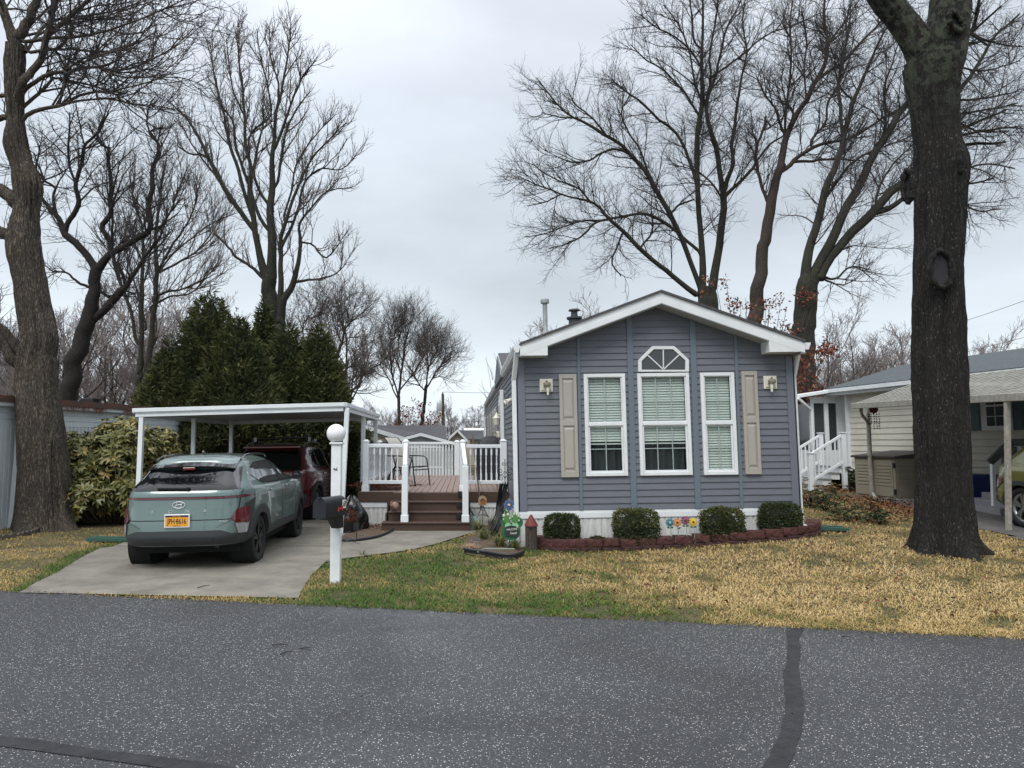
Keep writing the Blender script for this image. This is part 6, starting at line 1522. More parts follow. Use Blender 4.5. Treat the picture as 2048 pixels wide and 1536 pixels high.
# --- tall central tree
YD_=24.
limbsD=[P1_((1030,1080,44),(1020,1050,36),(1000,1000,26),(985,920,22),(975,850,20),(960,760,18),(962,650,14),(945,560,12),(940,450,10),(930,330,8),(915,220,6),(905,120,4)),
 P1_((1040,1080,44),(1045,1000,34),(1045,900,30),(1040,800,26),(1045,700,22),(1045,600,17),(1055,500,13),(1060,440,11),(1085,340,8),(1105,240,7),(1115,120,4)),
 P1_((985,900,18),(950,850,18),(900,780,18),(850,700,17),(830,660,16),(795,590,13),(770,540,11),(725,470,8),(690,430,6),(640,380,4)),
 P1_((975,850,14),(945,760,13),(925,690,13),(905,620,12),(880,540,11),(860,440,8),(840,360,6),(815,250,5),(805,160,3)),
 P1_((1080,1230,26,-.5),(1090,1150,26,-.6),(1125,1090,22,-.6),(1145,1010,16,-.7),(1155,930,13,-.7),(1150,860,9,-.8),(1190,800,7,-.8),(1250,740,5,-.8),(1350,720,3,-.8)),
 P1_((1075,1190,24,-.5),(1080,1080,20,-.5),(1078,980,16,-.4),(1080,900,15,-.4),(1110,820,12,-.4),(1140,730,10,-.4),(1180,640,8,-.4),(1240,560,6,-.4),(1330,470,3,-.4)),
 P1_((1080,950,13,-.4),(1115,880,11,-.2),(1145,800,9),(1170,700,8),(1230,650,6),(1310,650,4),(1365,600,3)),
 P1_((1130,1085,12,-.6),(1180,1075,9,-.6),(1230,1070,7),(1290,1050,5),(1330,1010,3)),
 P1_((1060,560,11),(1090,480,10),(1110,420,8),(1150,320,7),(1180,270,5),(1215,230,3)),P1_((1060,440,9),(1070,330,7),(1040,220,6),(1035,110,3)),
 P1_((998,1055,14),(960,1020,11),(910,990,10),(870,940,8),(820,895,6)),P1_((962,650,9),(955,540,8),(985,490,8),(1040,440,7),(1030,340,6),(1000,220,4),(985,110,3)),
 P1_((830,660,9),(790,600,8),(730,590,6),(680,560,4)),P1_((880,770,9),(860,720,8),(800,640,7),(740,560,5),(700,480,3)),P1_((1065,700,10),(1080,600,10),(1100,500,8),(1140,420,6),(1190,350,4)),
 P1_((940,450,7),(900,360,6),(880,260,5),(870,150,3)),P1_((1045,900,14),(1000,840,13),(965,740,12),(930,640,11),(905,560,9),(895,470,7),(850,400,5),(830,300,3)),P1_((1155,930,8,-.7),(1200,940,7),(1250,990,6),(1300,940,4)),
 P1_((1090,840,8),(1120,730,7),(1135,640,6),(1180,560,5),(1230,500,4),(1290,440,3)),P1_((1045,800,12),(1000,740,11),(975,660,10),(990,560,8),(1010,480,6),(1005,380,4))]
tree('tall_tree','tall bare tree rising behind the evergreens with narrow upswept limbs',[P1_((1085,1620,78),(1060,1400,72),(1050,1290,62),(1038,1180,56),(1034,1080,50)),P1_((1075,1400,40,-.4),(1078,1300,36,-.5),(1078,1200,30,-.5))],limbsD,YD_,lv(190,1500,4200,(.8,1.9),(.4,1.),(.2,.45),.85,.34,t0=.2,a1=(20,48)),M_barkG,M_twig,base=(at(540,900,YD_).x,YD_,0))
# --- trees behind the blue-grey home
def P2_(*l): return [(980+x/2.133,y/2.133,w*.56) if len(r)==0 else (980+x/2.133,y/2.133,w*.56,r[0]) for x,y,w,*r in l]
YE=33.
limbsE=[P2_((905,1250,30),(908,1150,24),(900,1000,20),(888,880,18),(884,760,18),(880,650,18),(895,520,17),(905,430,17),(905,300,13),(903,180,10),(910,60,8),(905,-60,6),(900,-180,3)),
 P2_((945,1250,34),(965,1120,28),(985,1000,26),(995,900,24),(992,820,20),(975,700,18),(955,600,17),(930,500,14),(925,420,12),(945,330,9),(935,240,8),(960,100,6),(970,-60,4)),
 P2_((990,850,20),(1015,760,16),(1040,690,14),(1030,620,12),(1045,520,10),(1060,400,9),(1080,290,7),(1095,220,6),(1080,100,5),(1090,-20,3)),
 P2_((890,1262,22),(830,1220,18),(760,1160,17),(700,1115,16),(640,1060,16),(570,990,14),(510,935,12),(470,885,10),(430,860,9),(360,845,7),(290,825,6),(200,790,5),(120,750,3)),
 P2_((885,1195,18),(850,1100,17),(815,1010,18),(770,920,18),(730,850,17),(680,750,17),(640,700,15),(595,655,14),(550,610,12),(500,580,12),(430,535,10),(370,505,8),(300,460,6),(240,390,5),(200,330,3)),
 P2_((890,1070,12),(830,1020,11),(770,965,11),(700,925,11),(640,912,10),(560,925,9),(480,940,8),(400,940,7),(320,965,5),(230,1000,4),(150,1010,3)),
 P2_((878,770,13),(850,680,11),(815,600,10),(775,550,10),(720,510,9),(650,440,8),(590,400,6),(520,340,4)),
 P2_((1010,830,14),(1060,780,12),(1110,730,11),(1150,670,9),(1190,620,8),(1250,580,6),(1320,530,4)),
 P2_((600,662,9),(545,636,9),(480,650,8),(420,685,7),(340,690,5),(270,660,3)),P2_((500,580,8),(460,530,7),(420,490,6),(360,440,5),(330,380,3)),
 P2_((510,935,9),(450,950,8),(400,1000,7),(330,1040,5),(250,1060,3)),P2_((570,990,8),(540,1060,7),(520,1120,6),(560,1180,4)),
 P2_((770,920,9),(800,880,8),(870,850,6)),P2_((930,420,9),(960,330,9),(990,200,8),(1010,120,7),(1060,30,5),(1090,-60,3)),P2_((900,520,9),(860,440,8),(800,360,7),(740,300,6),(660,250,5),(600,190,3)),
 P2_((905,300,8),(860,220,7),(790,160,6),(700,110,5),(640,60,3)),P2_((870,170,7),(860,60,6),(840,-60,4)),P2_((900,430,8),(870,340,7),(850,220,6),(800,100,5),(740,20,3)),P2_((945,330,8),(1000,290,8),(1080,230,7),(1180,150,6),(1290,110,5),(1420,50,3)),
 P2_((300,830,6),(240,860,5),(160,880,3)),P2_((430,860,7),(370,800,6),(270,760,5),(180,700,3)),P2_((680,750,8),(640,640,7),(590,560,6),(560,480,5),(600,400,3)),P2_((370,505,6),(300,500,5),(220,480,3)),P2_((640,1060,8),(690,990,7),(690,900,5)),P2_((1000,880,8),(960,800,7),(880,730,5),(760,700,3))]
tree('spreading_tree','wide spreading bare tree behind the home roof peak reaching left',[P2_((930,1560,74),(930,1400,72),(930,1300,70),(925,1230,62))],limbsE,YE,lv(330,3600,13000,(1.5,3.2),(.7,1.6),(.3,.7),.82,.10,t0=.12),M_barkG,M_twigd,base=(at(1416,900,YE).x,YE,0))
YF_=29.
limbsF=[P2_((1235,730,26),(1250,650,24),(1262,590,22),(1290,520,19),(1320,470,18),(1370,390,17),(1400,330,16),(1430,270,14),(1440,190,12),(1425,80,9),(1430,-30,6)),
 P2_((1180,850,12),(1155,780,11),(1138,700,11),(1140,620,10),(1165,555,9),(1175,495,8)),P2_((1165,555,6),(1195,540,6),(1170,500,5)),
 P2_((1238,735,16),(1280,705,16),(1300,680,15),(1350,645,14),(1410,615,12),(1470,605,11),(1540,590,10),(1620,540,8),(1690,495,7),(1770,450,5)),
 P2_((1300,690,12),(1370,686,10),(1440,680,8),(1520,680,6),(1600,690,4)),P2_((1400,340,12),(1450,300,12),(1500,270,11),(1560,210,10),(1610,150,8),(1660,100,6),(1720,30,4)),
 P2_((1262,590,10),(1235,520,9),(1215,460,8),(1170,400,6),(1140,330,4)),P2_((1258,560,9),(1262,470,9),(1275,370,8),(1285,250,7),(1280,120,6),(1290,0,4)),P2_((1300,500,8),(1260,420,6),(1240,330,4)),
 P2_((1370,600,8),(1430,520,8),(1440,440,7),(1480,380,5),(1520,290,4)),P2_((1440,190,8),(1500,110,7),(1560,20,5)),P2_((1350,420,7),(1340,300,6),(1350,180,5),(1330,60,3))]
tree('bare_tree','straight reddish barked bare tree in the middle of the three behind the home',[P2_((1110,1600,60),(1125,1370,52),(1140,1250,46),(1160,1130,42),(1172,1030,40),(1190,930,36),(1205,840,34),(1222,780,30),(1240,710,26))],limbsF,YF_,lv(180,1600,4600,(1.2,2.6),(.6,1.3),(.25,.6),.85,.12,t0=.1),bark('bark_reddish',(.085,.066,.055),(.035,.028,.025),None,scale=7,stretch=(4,4,1),bumpd=.03),M_twigd,base=(at(1505,900,YF_).x,YF_,0))
YG_=25.
limbsG=[P2_((1345,1210,40),(1350,1130,34),(1365,1050,30),(1395,960,28),(1415,870,26),(1440,780,24),(1475,700,22),(1505,640,20),(1515,560,18),(1535,490,16),(1550,430,15),(1580,370,12),(1600,310,10),(1640,220,8),(1690,120,6),(1720,20,3)),
 P2_((1375,1180,36),(1410,1110,32),(1450,1040,34),(1485,960,32),(1530,870,30),(1570,790,28),(1620,690,27),(1670,610,26),(1720,530,24),(1760,470,22,.5),(1840,370,18,.6),(1940,250,14,.8),(2050,140,10,1),(2180,20,6)),
 P2_((1400,1195,36),(1440,1120,32),(1490,1055,32),(1540,1000,32),(1590,950,34),(1640,890,32),(1690,840,30),(1760,780,28),(1840,700,22,.6),(1930,650,16,1),(2050,620,12,1),(2200,600,8)),
 P2_((1620,915,20),(1690,895,20),(1730,870,18),(1790,830,14,.4),(1900,800,10,.8),(2030,790,8,1),(2150,760,5,1)),
 P2_((1510,620,12),(1500,540,12),(1495,470,11),(1490,360,10),(1510,240,8),(1530,140,7),(1540,20,4)),P2_((1410,870,12),(1470,790,10),(1540,700,9),(1640,640,7),(1750,600,5),(1850,560,4)),
 P2_((1970,230,22,.8),(2060,120,14,.8),(2090,0,10),(2150,-120,6)),P2_((1900,600,14,.6),(1970,560,12,.6),(2080,520,10),(2200,470,7)),P2_((1880,640,12,.6),(1970,590,11),(2090,560,9),(2250,540,6)),
 P2_((1800,560,14),(1900,480,16),(1990,400,14),(2080,280,12),(2150,160,9),(2260,60,6)),P2_((1900,760,9),(2000,850,8),(2080,900,6),(2180,890,4)),P2_((1980,430,10),(2100,420,8),(2250,390,5)),
 P2_((1420,1180,11),(1470,1190,8),(1540,1140,6),(1620,1150,3)),P2_((1420,1190,8),(1500,1215,5),(1560,1195,3)),P2_((1670,610,10),(1690,500,9),(1680,380,7),(1720,260,5),(1760,120,3)),P2_((1720,530,9),(1790,470,8),(1830,300,6),(1850,120,4)),
 P2_((1550,430,8),(1500,380,7),(1470,290,6),(1480,180,4)),P2_((1640,890,9),(1660,800,8),(1720,700,6),(1800,620,4)),P2_((1960,500,8),(2080,560,7),(2200,560,5)),P2_((1900,720,9),(2010,720,8),(2120,700,6),(2240,720,4)),P2_((1880,560,9),(1990,490,8),(2110,470,7),(2250,440,5)),P2_((2050,140,8),(2140,180,7),(2260,200,4)),P2_((1940,250,8),(2020,290,7),(2120,300,6),(2260,260,4))]
tree('forked_tree','bare tree with three thick diverging limbs behind the right corner of the home',[P2_((1320,1750,86),(1330,1600,82),(1338,1450,78),(1345,1330,76),(1352,1250,74),(1362,1190,66))],limbsG,YG_,lv(330,3200,11000,(1.,2.5),(.5,1.3),(.25,.55),.72,.10,t0=.12),M_barkG,M_twigd,base=(at(1608,900,YG_).x,YG_,gh(9,20)))
# --- middle distance trees right of the evergreens
def P5(*l): return [(560+x/5.12,560+y/5.12,w/5.12*.85) if len(r)==0 else (560+x/5.12,560+y/5.12,w/5.12*.85,r[0]) for x,y,w,*r in l]
YM=46.
fs=lambda a,b,c:lv(a,b,c,(1.2,2.6),(.7,1.6),(.3,.7),.85,.22,t0=.15)
tree('bare_tree','rounded bare tree nearest the grey shed in the middle distance',[P5((1220,1600,44),(1220,1400,40),(1215,1250,38),(1218,1150,36))],[P5((1215,1200,22),(1180,1080,20),(1150,980,20),(1135,850,18),(1125,720,16),(1130,600,13),(1120,500,10),(1090,400,7),(1110,310,4)),
 P5((1220,1150,30),(1230,1050,28),(1240,950,26),(1255,850,24),(1270,750,20),(1290,620,16),(1320,500,12),(1360,400,8),(1380,330,4)),P5((1240,1110,20),(1290,1050,18),(1340,990,18),(1400,900,17),(1460,800,14),(1520,700,12),(1570,620,9),(1600,540,6)),
 P5((1215,1230,18),(1160,1130,16),(1130,1040,15),(1080,960,13),(1030,860,10),(1060,780,8),(1040,620,6),(1030,520,4)),P5((1235,950,14),(1180,800,13),(1150,700,11),(1170,560,9),(1190,440,7),(1200,350,4)),P5((1260,850,14),(1210,700,12),(1230,560,10),(1250,440,8),(1260,330,4)),P5((1340,990,12),(1370,850,10),(1440,700,9),(1480,560,7),(1460,440,4))],YM,fs(150,1300,3600),M_barkG,M_twig,group=None)
tree('bare_tree','leaning bare tree left of the utility pole',[P5((1450,1600,50),(1455,1450,46),(1475,1300,40),(1490,1150,38),(1500,1080,34))],[P5((1500,1100,22),(1505,1000,20),(1515,900,18),(1510,780,12),(1480,650,8),(1500,520,4)),P5((1500,1110,22),(1560,1010,18),(1620,910,16),(1690,840,13),(1770,790,9),(1860,790,5)),P5((1480,1130,18),(1420,1060,15),(1370,960,12),(1330,900,8)),P5((1520,900,12),(1580,820,11),(1650,740,8),(1720,680,5)),P5((1560,1010,10),(1640,990,8),(1720,1010,5)),P5((1500,1000,11),(1540,860,9),(1600,720,7),(1610,600,4)),P5((1510,900,9),(1450,800,8),(1420,700,5))],YM+3,fs(110,1000,2800),M_barkG,M_twig)
YN=36.
tree('bare_tree','twisting bare tree just right of the evergreen tops',[P5((540,1400,46),(555,1100,44),(570,860,42),(600,740,38),(640,640,34))],[P5((635,660,24),(650,560,24),(670,500,20),(720,440,17),(780,390,14),(860,320,10),(940,250,6)),P5((630,640,18),(590,550,15),(560,470,12),(530,360,9),(500,280,5)),P5((650,520,14),(620,420,12),(600,320,10),(620,230,8),(650,140,4)),P5((655,640,14),(710,590,12),(780,590,9),(850,600,7),(930,650,4)),P5((700,460,12),(740,380,10),(760,280,8),(790,180,5)),P5((640,950,20),(700,900,20),(760,870,17),(830,870,13),(890,920,8)),P5((650,1190,30),(700,1140,28),(790,1100,26),(830,1040,24),(850,980,22),(930,910,18),(1010,870,14),(1100,790,8)),P5((670,1150,16),(710,1050,14),(780,990,12),(860,970,8)),P5((640,660,10),(700,680,8),(770,740,6),(780,820,5),(740,900,4)),P5((20,540,8),(100,440,7),(150,300,6)),P5((210,540,14),(250,430,13),(330,340,11),(380,260,8),(370,150,5)),P5((410,600,14),(430,490,12),(400,400,11),(420,300,9),(470,220,6))],YN,lv(150,1400,4000,(.9,2.),(.5,1.2),(.25,.6),.85,.15,t0=.15),M_barkG,M_twig)
# --- procedural distant trees: prototypes, then copies
def proto(h,sp,seed,nl,r=1.7,nt=(50,320,900),up=.3,rt=.16):
    global rng
    rng=np.random.default_rng(seed); q=rng
    P=[]
    trunk=np.array([[0,0,-.2,rt],[.1*q.normal(),0,h*.25,rt*.8],[.25*q.normal(),.1,h*.5,rt*.55],[.3*q.normal(),0,h*.78,rt*.3],[.3*q.normal(),0,h*.97,.02]])
    tr=smooth_path(trunk,20); P.append(tr)
    for i in range(nl):
        t=.22+.6*i/nl; b=tr[int(t*19)]; a=q.uniform(0,2*math.pi); L_=sp*(1.1-.55*t)*q.uniform(.8,1.15); d=np.array([math.cos(a),math.sin(a),0])
        P.append(smooth_path([(*b[:3],b[3]*.6),(*(b[:3]+d*L_*.4+[0,0,L_*.35]),b[3]*.4),(*(b[:3]+d*L_*.75+[0,0,L_*.85]),b[3]*.25),(*(b[:3]+d*L_+[0,0,L_*1.35]),.015)],20))
    T=np.array(P); hist=(T[:,:,:3],T[:,:,3]); v=tubes(T[:,:,:3],T[:,:,3],6)
    a=spawn(*hist,nt[0],.25,(22,50),(1.,2.2),(.035*r*.6,.012*r*.6),8,up,.14); b=spawn(*a,nt[1],.1,(25,55),(.6,1.3),(.012*r,.007*r),5,up,.2); c=spawn(*b,nt[2],.1,(25,55),(.3,.7),(.006*r,.005*r),4,up,.2)
    return npmesh('trunk',*v,smooth=True),npmesh('crown',*join([tubes(*x,3) for x in (a,b,c)]),smooth=True)
protos=[proto(11,3.4,21,9),proto(12,2.6,22,10),proto(9,3.6,23,8),proto(10,2.4,24,9,nt=(65,380,1100))]
def place(pi,x,y,s,rz,label,group,name='bare_tree',mt=(None,None)):
    tm,cm=protos[pi]
    o=thing(name,label,'tree',(x,y,0),(0,0,rz),group=group,scale=s)
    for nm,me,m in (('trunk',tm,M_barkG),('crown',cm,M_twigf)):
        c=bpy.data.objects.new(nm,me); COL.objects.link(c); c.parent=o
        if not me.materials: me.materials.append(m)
    return o
random.seed(12)
lab='distant grey bare tree in the row beyond the homes'
grp='distant bare trees beyond the homes'
def farrow(px0,px1,n,Y0,Y1,ytop0,ytop1,lb,g):
    for i in range(n):
        px=px0+(px1-px0)*(i+random.uniform(.1,.9))/n; Y=random.uniform(Y0,Y1); yt=random.uniform(ytop0,ytop1)
        top=at(px,yt,Y).z; pi=random.randrange(4); hh=(12.2,13.2,10.4,11.2)[pi]; x=at(px,883,Y).x
        place(pi,x,Y,top/hh,random.uniform(0,6.28),lb,g)
farrow(-150,300,22,40,60,520,690,'grey bare tree in the thicket behind the left trailer','bare trees behind the left trailer')
farrow(300,720,12,45,60,560,640,'grey bare tree top showing above the evergreens','bare trees behind the evergreens')
farrow(-100,320,12,60,80,680,760,'small grey bare tree low in the thicket behind the left trailer','low trees behind the left trailer')
farrow(680,1010,30,75,110,800,835,'small distant bare tree above the bungalow roofs','distant bare trees above the bungalow roofs')
farrow(1640,1830,10,38,52,612,690,'grey bare tree above the cream home roof left of the oak trunk','bare trees above the cream home')
farrow(1640,1830,8,50,70,690,745,'low grey bare tree just above the cream home roof','low trees above the cream home')
farrow(1930,2110,6,50,65,650,700,'grey bare tree top above the cream home roof right of the oak trunk','bare trees right of the oak trunk')
farrow(1055,1240,5,50,62,596,640,'grey bare tree top just above the blue grey home roof','bare trees over the home roof')
# dry undergrowth band in the distance
V=[];T=[]
rs=np.random.default_rng(4)
n=26000
pxs=rs.uniform(-250,2350,n); Ys=rs.uniform(66,120,n); X0=(pxs-CX)/F*Ys; hh=rs.uniform(.3,2.6,n)*(1+.5*np.sin(pxs*.02)); ln=rs.normal(size=(n,2))*.5
base=np.stack([X0,Ys,np.zeros(n)],1); tip=base+np.stack([ln[:,0],ln[:,1],hh],1); wv=np.stack([np.full(n,.05),np.zeros(n),np.zeros(n)],1)
V=np.stack([base-wv,base+wv,tip],1).reshape(-1,3); T=np.arange(n*3).reshape(-1,3)
M_under=attr_mat('undergrowth',[(0,(.10,.075,.06)),(.6,(.14,.09,.075)),(1,(.20,.07,.05))],.95)
tag(link('undergrowth',npmesh('undergrowth',V,None,T,var=np.repeat(rs.random(n),3)),M_under),'dry brown brush in the far distance','brush',kind='stuff')

for (x,y,s_,rz,pi) in ((-7.5,-9.,1.25,.4,1),(-1.5,-13.,1.4,2.2,0),(6.,-10.,1.2,4.,3)):
    place(pi,x,y,s_,rz,'bare tree across the road, seen only as a reflection in the car windows','trees across the road')
# ---------------- foliage
def leaves(C,N_,rs,L_,W,var,fold=.2,dirs=None,up=None):
    "diamond leaves with a fold: centres C (n,3), outward dirs"
    n=len(C); d=nrm(dirs if dirs is not None else rs.normal(size=(n,3))); nn=nrm(rs.normal(size=(n,3)) if up is None else up+rs.normal(size=(n,3))*.45)
    s=nrm(np.cross(d,nn)); nn=np.cross(s,d)
    l=(L_*rs.uniform(.7,1.25,n))[:,None]; w=(W*rs.uniform(.75,1.2,n))[:,None]
    a=C; b=C+d*l*.45+s*w*.5+nn*w*fold; c=C+d*l-nn*l*.12; e=C+d*l*.45-s*w*.5+nn*w*fold; m_=C+d*l*.5
    V=np.stack([a,b,c,e,m_],1).reshape(-1,3); i=np.arange(n)*5
    T=np.concatenate([np.stack([i,i+1,i+4],1),np.stack([i+1,i+2,i+4],1),np.stack([i+2,i+3,i+4],1),np.stack([i+3,i,i+4],1)])
    return V,T,np.repeat(var,5)
# evergreens (arborvitae): sprays of flat scaly foliage on a shaped crown
M_ever=attr_mat('evergreen_foliage',[(0,(.030,.040,.018)),(.45,(.058,.070,.026)),(.8,(.095,.095,.032)),(1,(.16,.115,.040))],.75,.2)
M_core=mat('foliage_core_shade',(.014,.017,.010),.95)  # solid cores inside foliage, inner shade put into their dark colour
M_trunkE=mat('cedar_bark',(.07,.045,.035),.9)
def evergreen(label,px,pytop,Y,rad,n,seed,zb=.0,lean=0,sharp=.75):
    rs=np.random.default_rng(seed); x=at(px,883,Y).x; top=at(px,pytop,Y).z
    root=thing('evergreen_tree',label,'tree',(x,Y,0))
    h=top-zb
    def rad_at(t): return rad*np.minimum(1,(1-t)**sharp*1.25+.015)*(1-.12*np.exp(-t*14))
    # lumpy surface with boughs
    t=1-np.sqrt(rs.random(n))*.995; t=np.clip(t+rs.normal(size=n)*.01,0,.999); a=rs.uniform(0,2*np.pi,n)
    nb=70; bt=rs.random(nb)*.95; ba=rs.uniform(0,2*np.pi,nb); 
    lump=np.zeros(n)
    for k in range(nb):
        da=np.abs((a-ba[k]+np.pi)%(2*np.pi)-np.pi); lump=np.maximum(lump,np.exp(-(da/.30)**2-((t-bt[k])/.06)**2))
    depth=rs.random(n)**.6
    r=rad_at(t)*(.70+.36*lump)*(.66+.34*depth)
    C=np.stack([x+np.cos(a)*r+lean*t,Y+np.sin(a)*r*.9,zb+t*h+.10*rs.normal(size=n)],1)
    out=np.stack([np.cos(a),np.sin(a),.75+rs.normal(size=n)*.3],1)+rs.normal(size=(n,3))*.35
    V=[];T=[];va=[];o=0
    base=np.clip(.35*lump+.25*rs.random(n)+.25*depth,0,1)  # darker deep inside and between boughs: crown shade put into leaf colour
    for k in range(3):
        d=nrm(out+rs.normal(size=(n,3))*.5)
        v,tt,q=leaves(C+rs.normal(size=(n,3))*.03,n,rs,np.full(n,.20),np.full(n,.040),base+rs.normal(size=n)*.07,.1,d); V.append(v);T.append(tt+o);va.append(q);o+=len(v)
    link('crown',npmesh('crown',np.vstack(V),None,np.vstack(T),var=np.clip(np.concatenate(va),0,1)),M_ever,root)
    m=MB(); m.grid(lambda u,v:(x+lean*v+math.cos(u*6.2832)*float(rad_at(np.array(v)))*.62*(1+.15*math.sin(u*30+v*20)),Y+math.sin(u*6.2832)*float(rad_at(np.array(v)))*.56*(1+.15*math.sin(u*30+v*20)),zb+h*v*.96),40,24); m.build('crown_core',M_core,root)
    m=MB(); m.tube([(x,Y,-.1),(x,Y,h*.4)],[.16,.08],8); m.build('trunk',M_trunkE,root)
evergreen('tallest pointed evergreen left of the tall bare tree',412,583,20.5,1.95,16000,1)
evergreen('broad evergreen shoulder between the two pointed tops',468,635,19.8,1.95,16000,2)
evergreen('dark evergreen clasping the base of the tall bare tree',522,600,22.2,1.15,9000,3,sharp=.9)
evergreen('pointed evergreen at the right end of the evergreen group',634,655,20.6,1.45,12000,4)
evergreen('low evergreen at the left end of the evergreen group',335,680,20.2,1.35,8000,5)
evergreen('evergreen filling the gap behind the carport middle',572,648,20.9,1.7,12000,6)
evergreen('narrow evergreen closing the row above the carport right end',668,735,21.5,.75,6000,7)
# clipped hedge behind the cars
def hedge(name,label,x0,x1,y0,y1,z1,n,seed,mt,L_=.07,W=.03):
    rs=np.random.default_rng(seed); 
    f=rs.random(n); u=rs.random(n); v=rs.random(n); C=np.zeros((n,3))
    front=f<.6; top=(f>=.6)&(f<.75); sd=f>=.75
    C[:,0]=x0+(x1-x0)*u; C[:,1]=y0; C[:,2]=z1*v
    C[top,1]=y0+(y1-y0)*v[top]; C[top,2]=z1
    C[sd,0]=x1; C[sd,1]=y0+(y1-y0)*u[sd]
    C+=rs.normal(size=(n,3))*.07
    d=rs.normal(size=(n,3))+np.array([.3,-.6,.6])
    V,T,va=leaves(C,n,rs,np.full(n,L_),np.full(n,W),rs.random(n)*.8,.1,d)
    root=thing(name,label,'hedge',((x0+x1)/2,(y0+y1)/2,0)); link('foliage',npmesh('foliage',V,None,T,var=np.clip(va,0,1)),mt,root)
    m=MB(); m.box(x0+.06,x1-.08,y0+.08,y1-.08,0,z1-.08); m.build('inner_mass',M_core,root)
hedge('hedge','dark evergreen hedge closing the space behind the red suv',-6.2,-3.02,19.,20.,2.25,16000,31,M_ever,.16,.04)
hedge('hedge','square clipped dark hedge between the carport rear post and the deck',-3.2,-2.72,17.9,20.5,1.85,9000,32,M_ever,.10,.035)
# rhododendron / laurel
M_laur=attr_mat('laurel_leaf',[(0,(.055,.060,.018)),(.35,(.11,.115,.030)),(.7,(.19,.185,.055)),(1,(.27,.19,.06))],.45,.5)
M_stem=mat('stem_brown',(.06,.045,.03),.9)
def laurel():
    rs=np.random.default_rng(9); Y=14.7; x0=at(240,900,Y).x; root=thing('laurel_bush','large yellow green broad leaved shrub between the left oak and the carport post','shrub',(x0,Y,0))
    V=[];T=[];va=[];o=0; stems=MB()
    lobes=[(at(175,900,Y).x,14.3,1.15,.62,.92),(at(245,880,Y).x,14.6,1.32,.75,1.08),(at(305,900,Y+.4).x,15.2,1.25,.62,.95),(at(200,985,Y).x,14.0,.55,.6,.6),(at(285,985,Y).x,14.5,.6,.7,.65),(at(165,960,Y).x,14.2,.5,.35,.5),(at(340,940,15.5).x,15.6,.9,.45,.8)]
    heads=[]
    for (lx,ly,lz,rx,rz) in lobes:
        n=int(115*rx*rz*4)
        d=nrm(rs.normal(size=(n,3))); d[:,2]=np.abs(d[:,2])*.9+.0*d[:,2]; sg=rs.random(n)<.35; d[sg,2]*=-.7; d=nrm(d)
        rr=rs.uniform(.80,1.05,n)[:,None]; heads.append((np.array([lx,ly,lz])+d*np.array([rx,rx*.9,rz*.72])*rr,d))
    H_=np.vstack([h[0] for h in heads]); D=np.vstack([h[1] for h in heads]); H_[:,2]=np.maximum(H_[:,2],.06)
    for (p,d) in zip(H_,D):
        nl=rs.integers(7,12); ax=nrm(d+np.array([0,-.2,.6])); 
        u=nrm(np.cross(ax,[.3,.5,.1])); v=np.cross(ax,u); a=np.arange(nl)*2.4+rs.random()*6; tilt=rs.uniform(.8,1.5,nl)
        dr=ax*np.cos(tilt)[:,None]+(u*np.cos(a)[:,None]+v*np.sin(a)[:,None])*np.sin(tilt)[:,None]; dr[:,2]-=rs.uniform(0,.5,nl)
        vb=np.clip(rs.normal(.52,.22),0,1); vv,tt,q=leaves(p+rs.normal(size=(nl,3))*.012,nl,rs,np.full(nl,.155),np.full(nl,.062),np.clip(vb+rs.normal(size=nl)*.12,0,1),.18,dr,up=np.tile(ax,(nl,1)))
        V.append(vv);T.append(tt+o);va.append(q);o+=len(vv)
    link('foliage',npmesh('foliage',np.vstack(V),None,np.vstack(T),var=np.concatenate(va)),M_laur,root)
    for i in range(0,len(H_),4):
        p=H_[i]; b=np.array([x0+(p[0]-x0)*.35,14.6+(p[1]-14.6)*.3,0]); mid=(p+b)/2+rs.normal(size=3)*.08; pp=smooth_path([(*b,.02),(*mid,.014),(*p,.006)],8); stems.tube([Vector(q[:3]) for q in pp],[q[3] for q in pp],5)
    stems.build('stem',M_stem,root)
    # inner leaves, from the darker half of the ramp
    n=5200; l=[lobes[i] for i in rs.integers(0,len(lobes),n)]; l=np.array(l); d=nrm(rs.normal(size=(n,3)))*rs.random((n,1))**.4*.78
    C=l[:,:3]+d*np.stack([l[:,3],l[:,3]*.9,l[:,4]*.72],1); C[:,2]=np.maximum(C[:,2],.05)
    vv,tt,q=leaves(C,n,rs,np.full(n,.14),np.full(n,.06),rs.random(n)*.5,.15); link('inner_foliage',npmesh('inner_foliage',vv,None,tt,var=q),M_laur,root)
laurel()
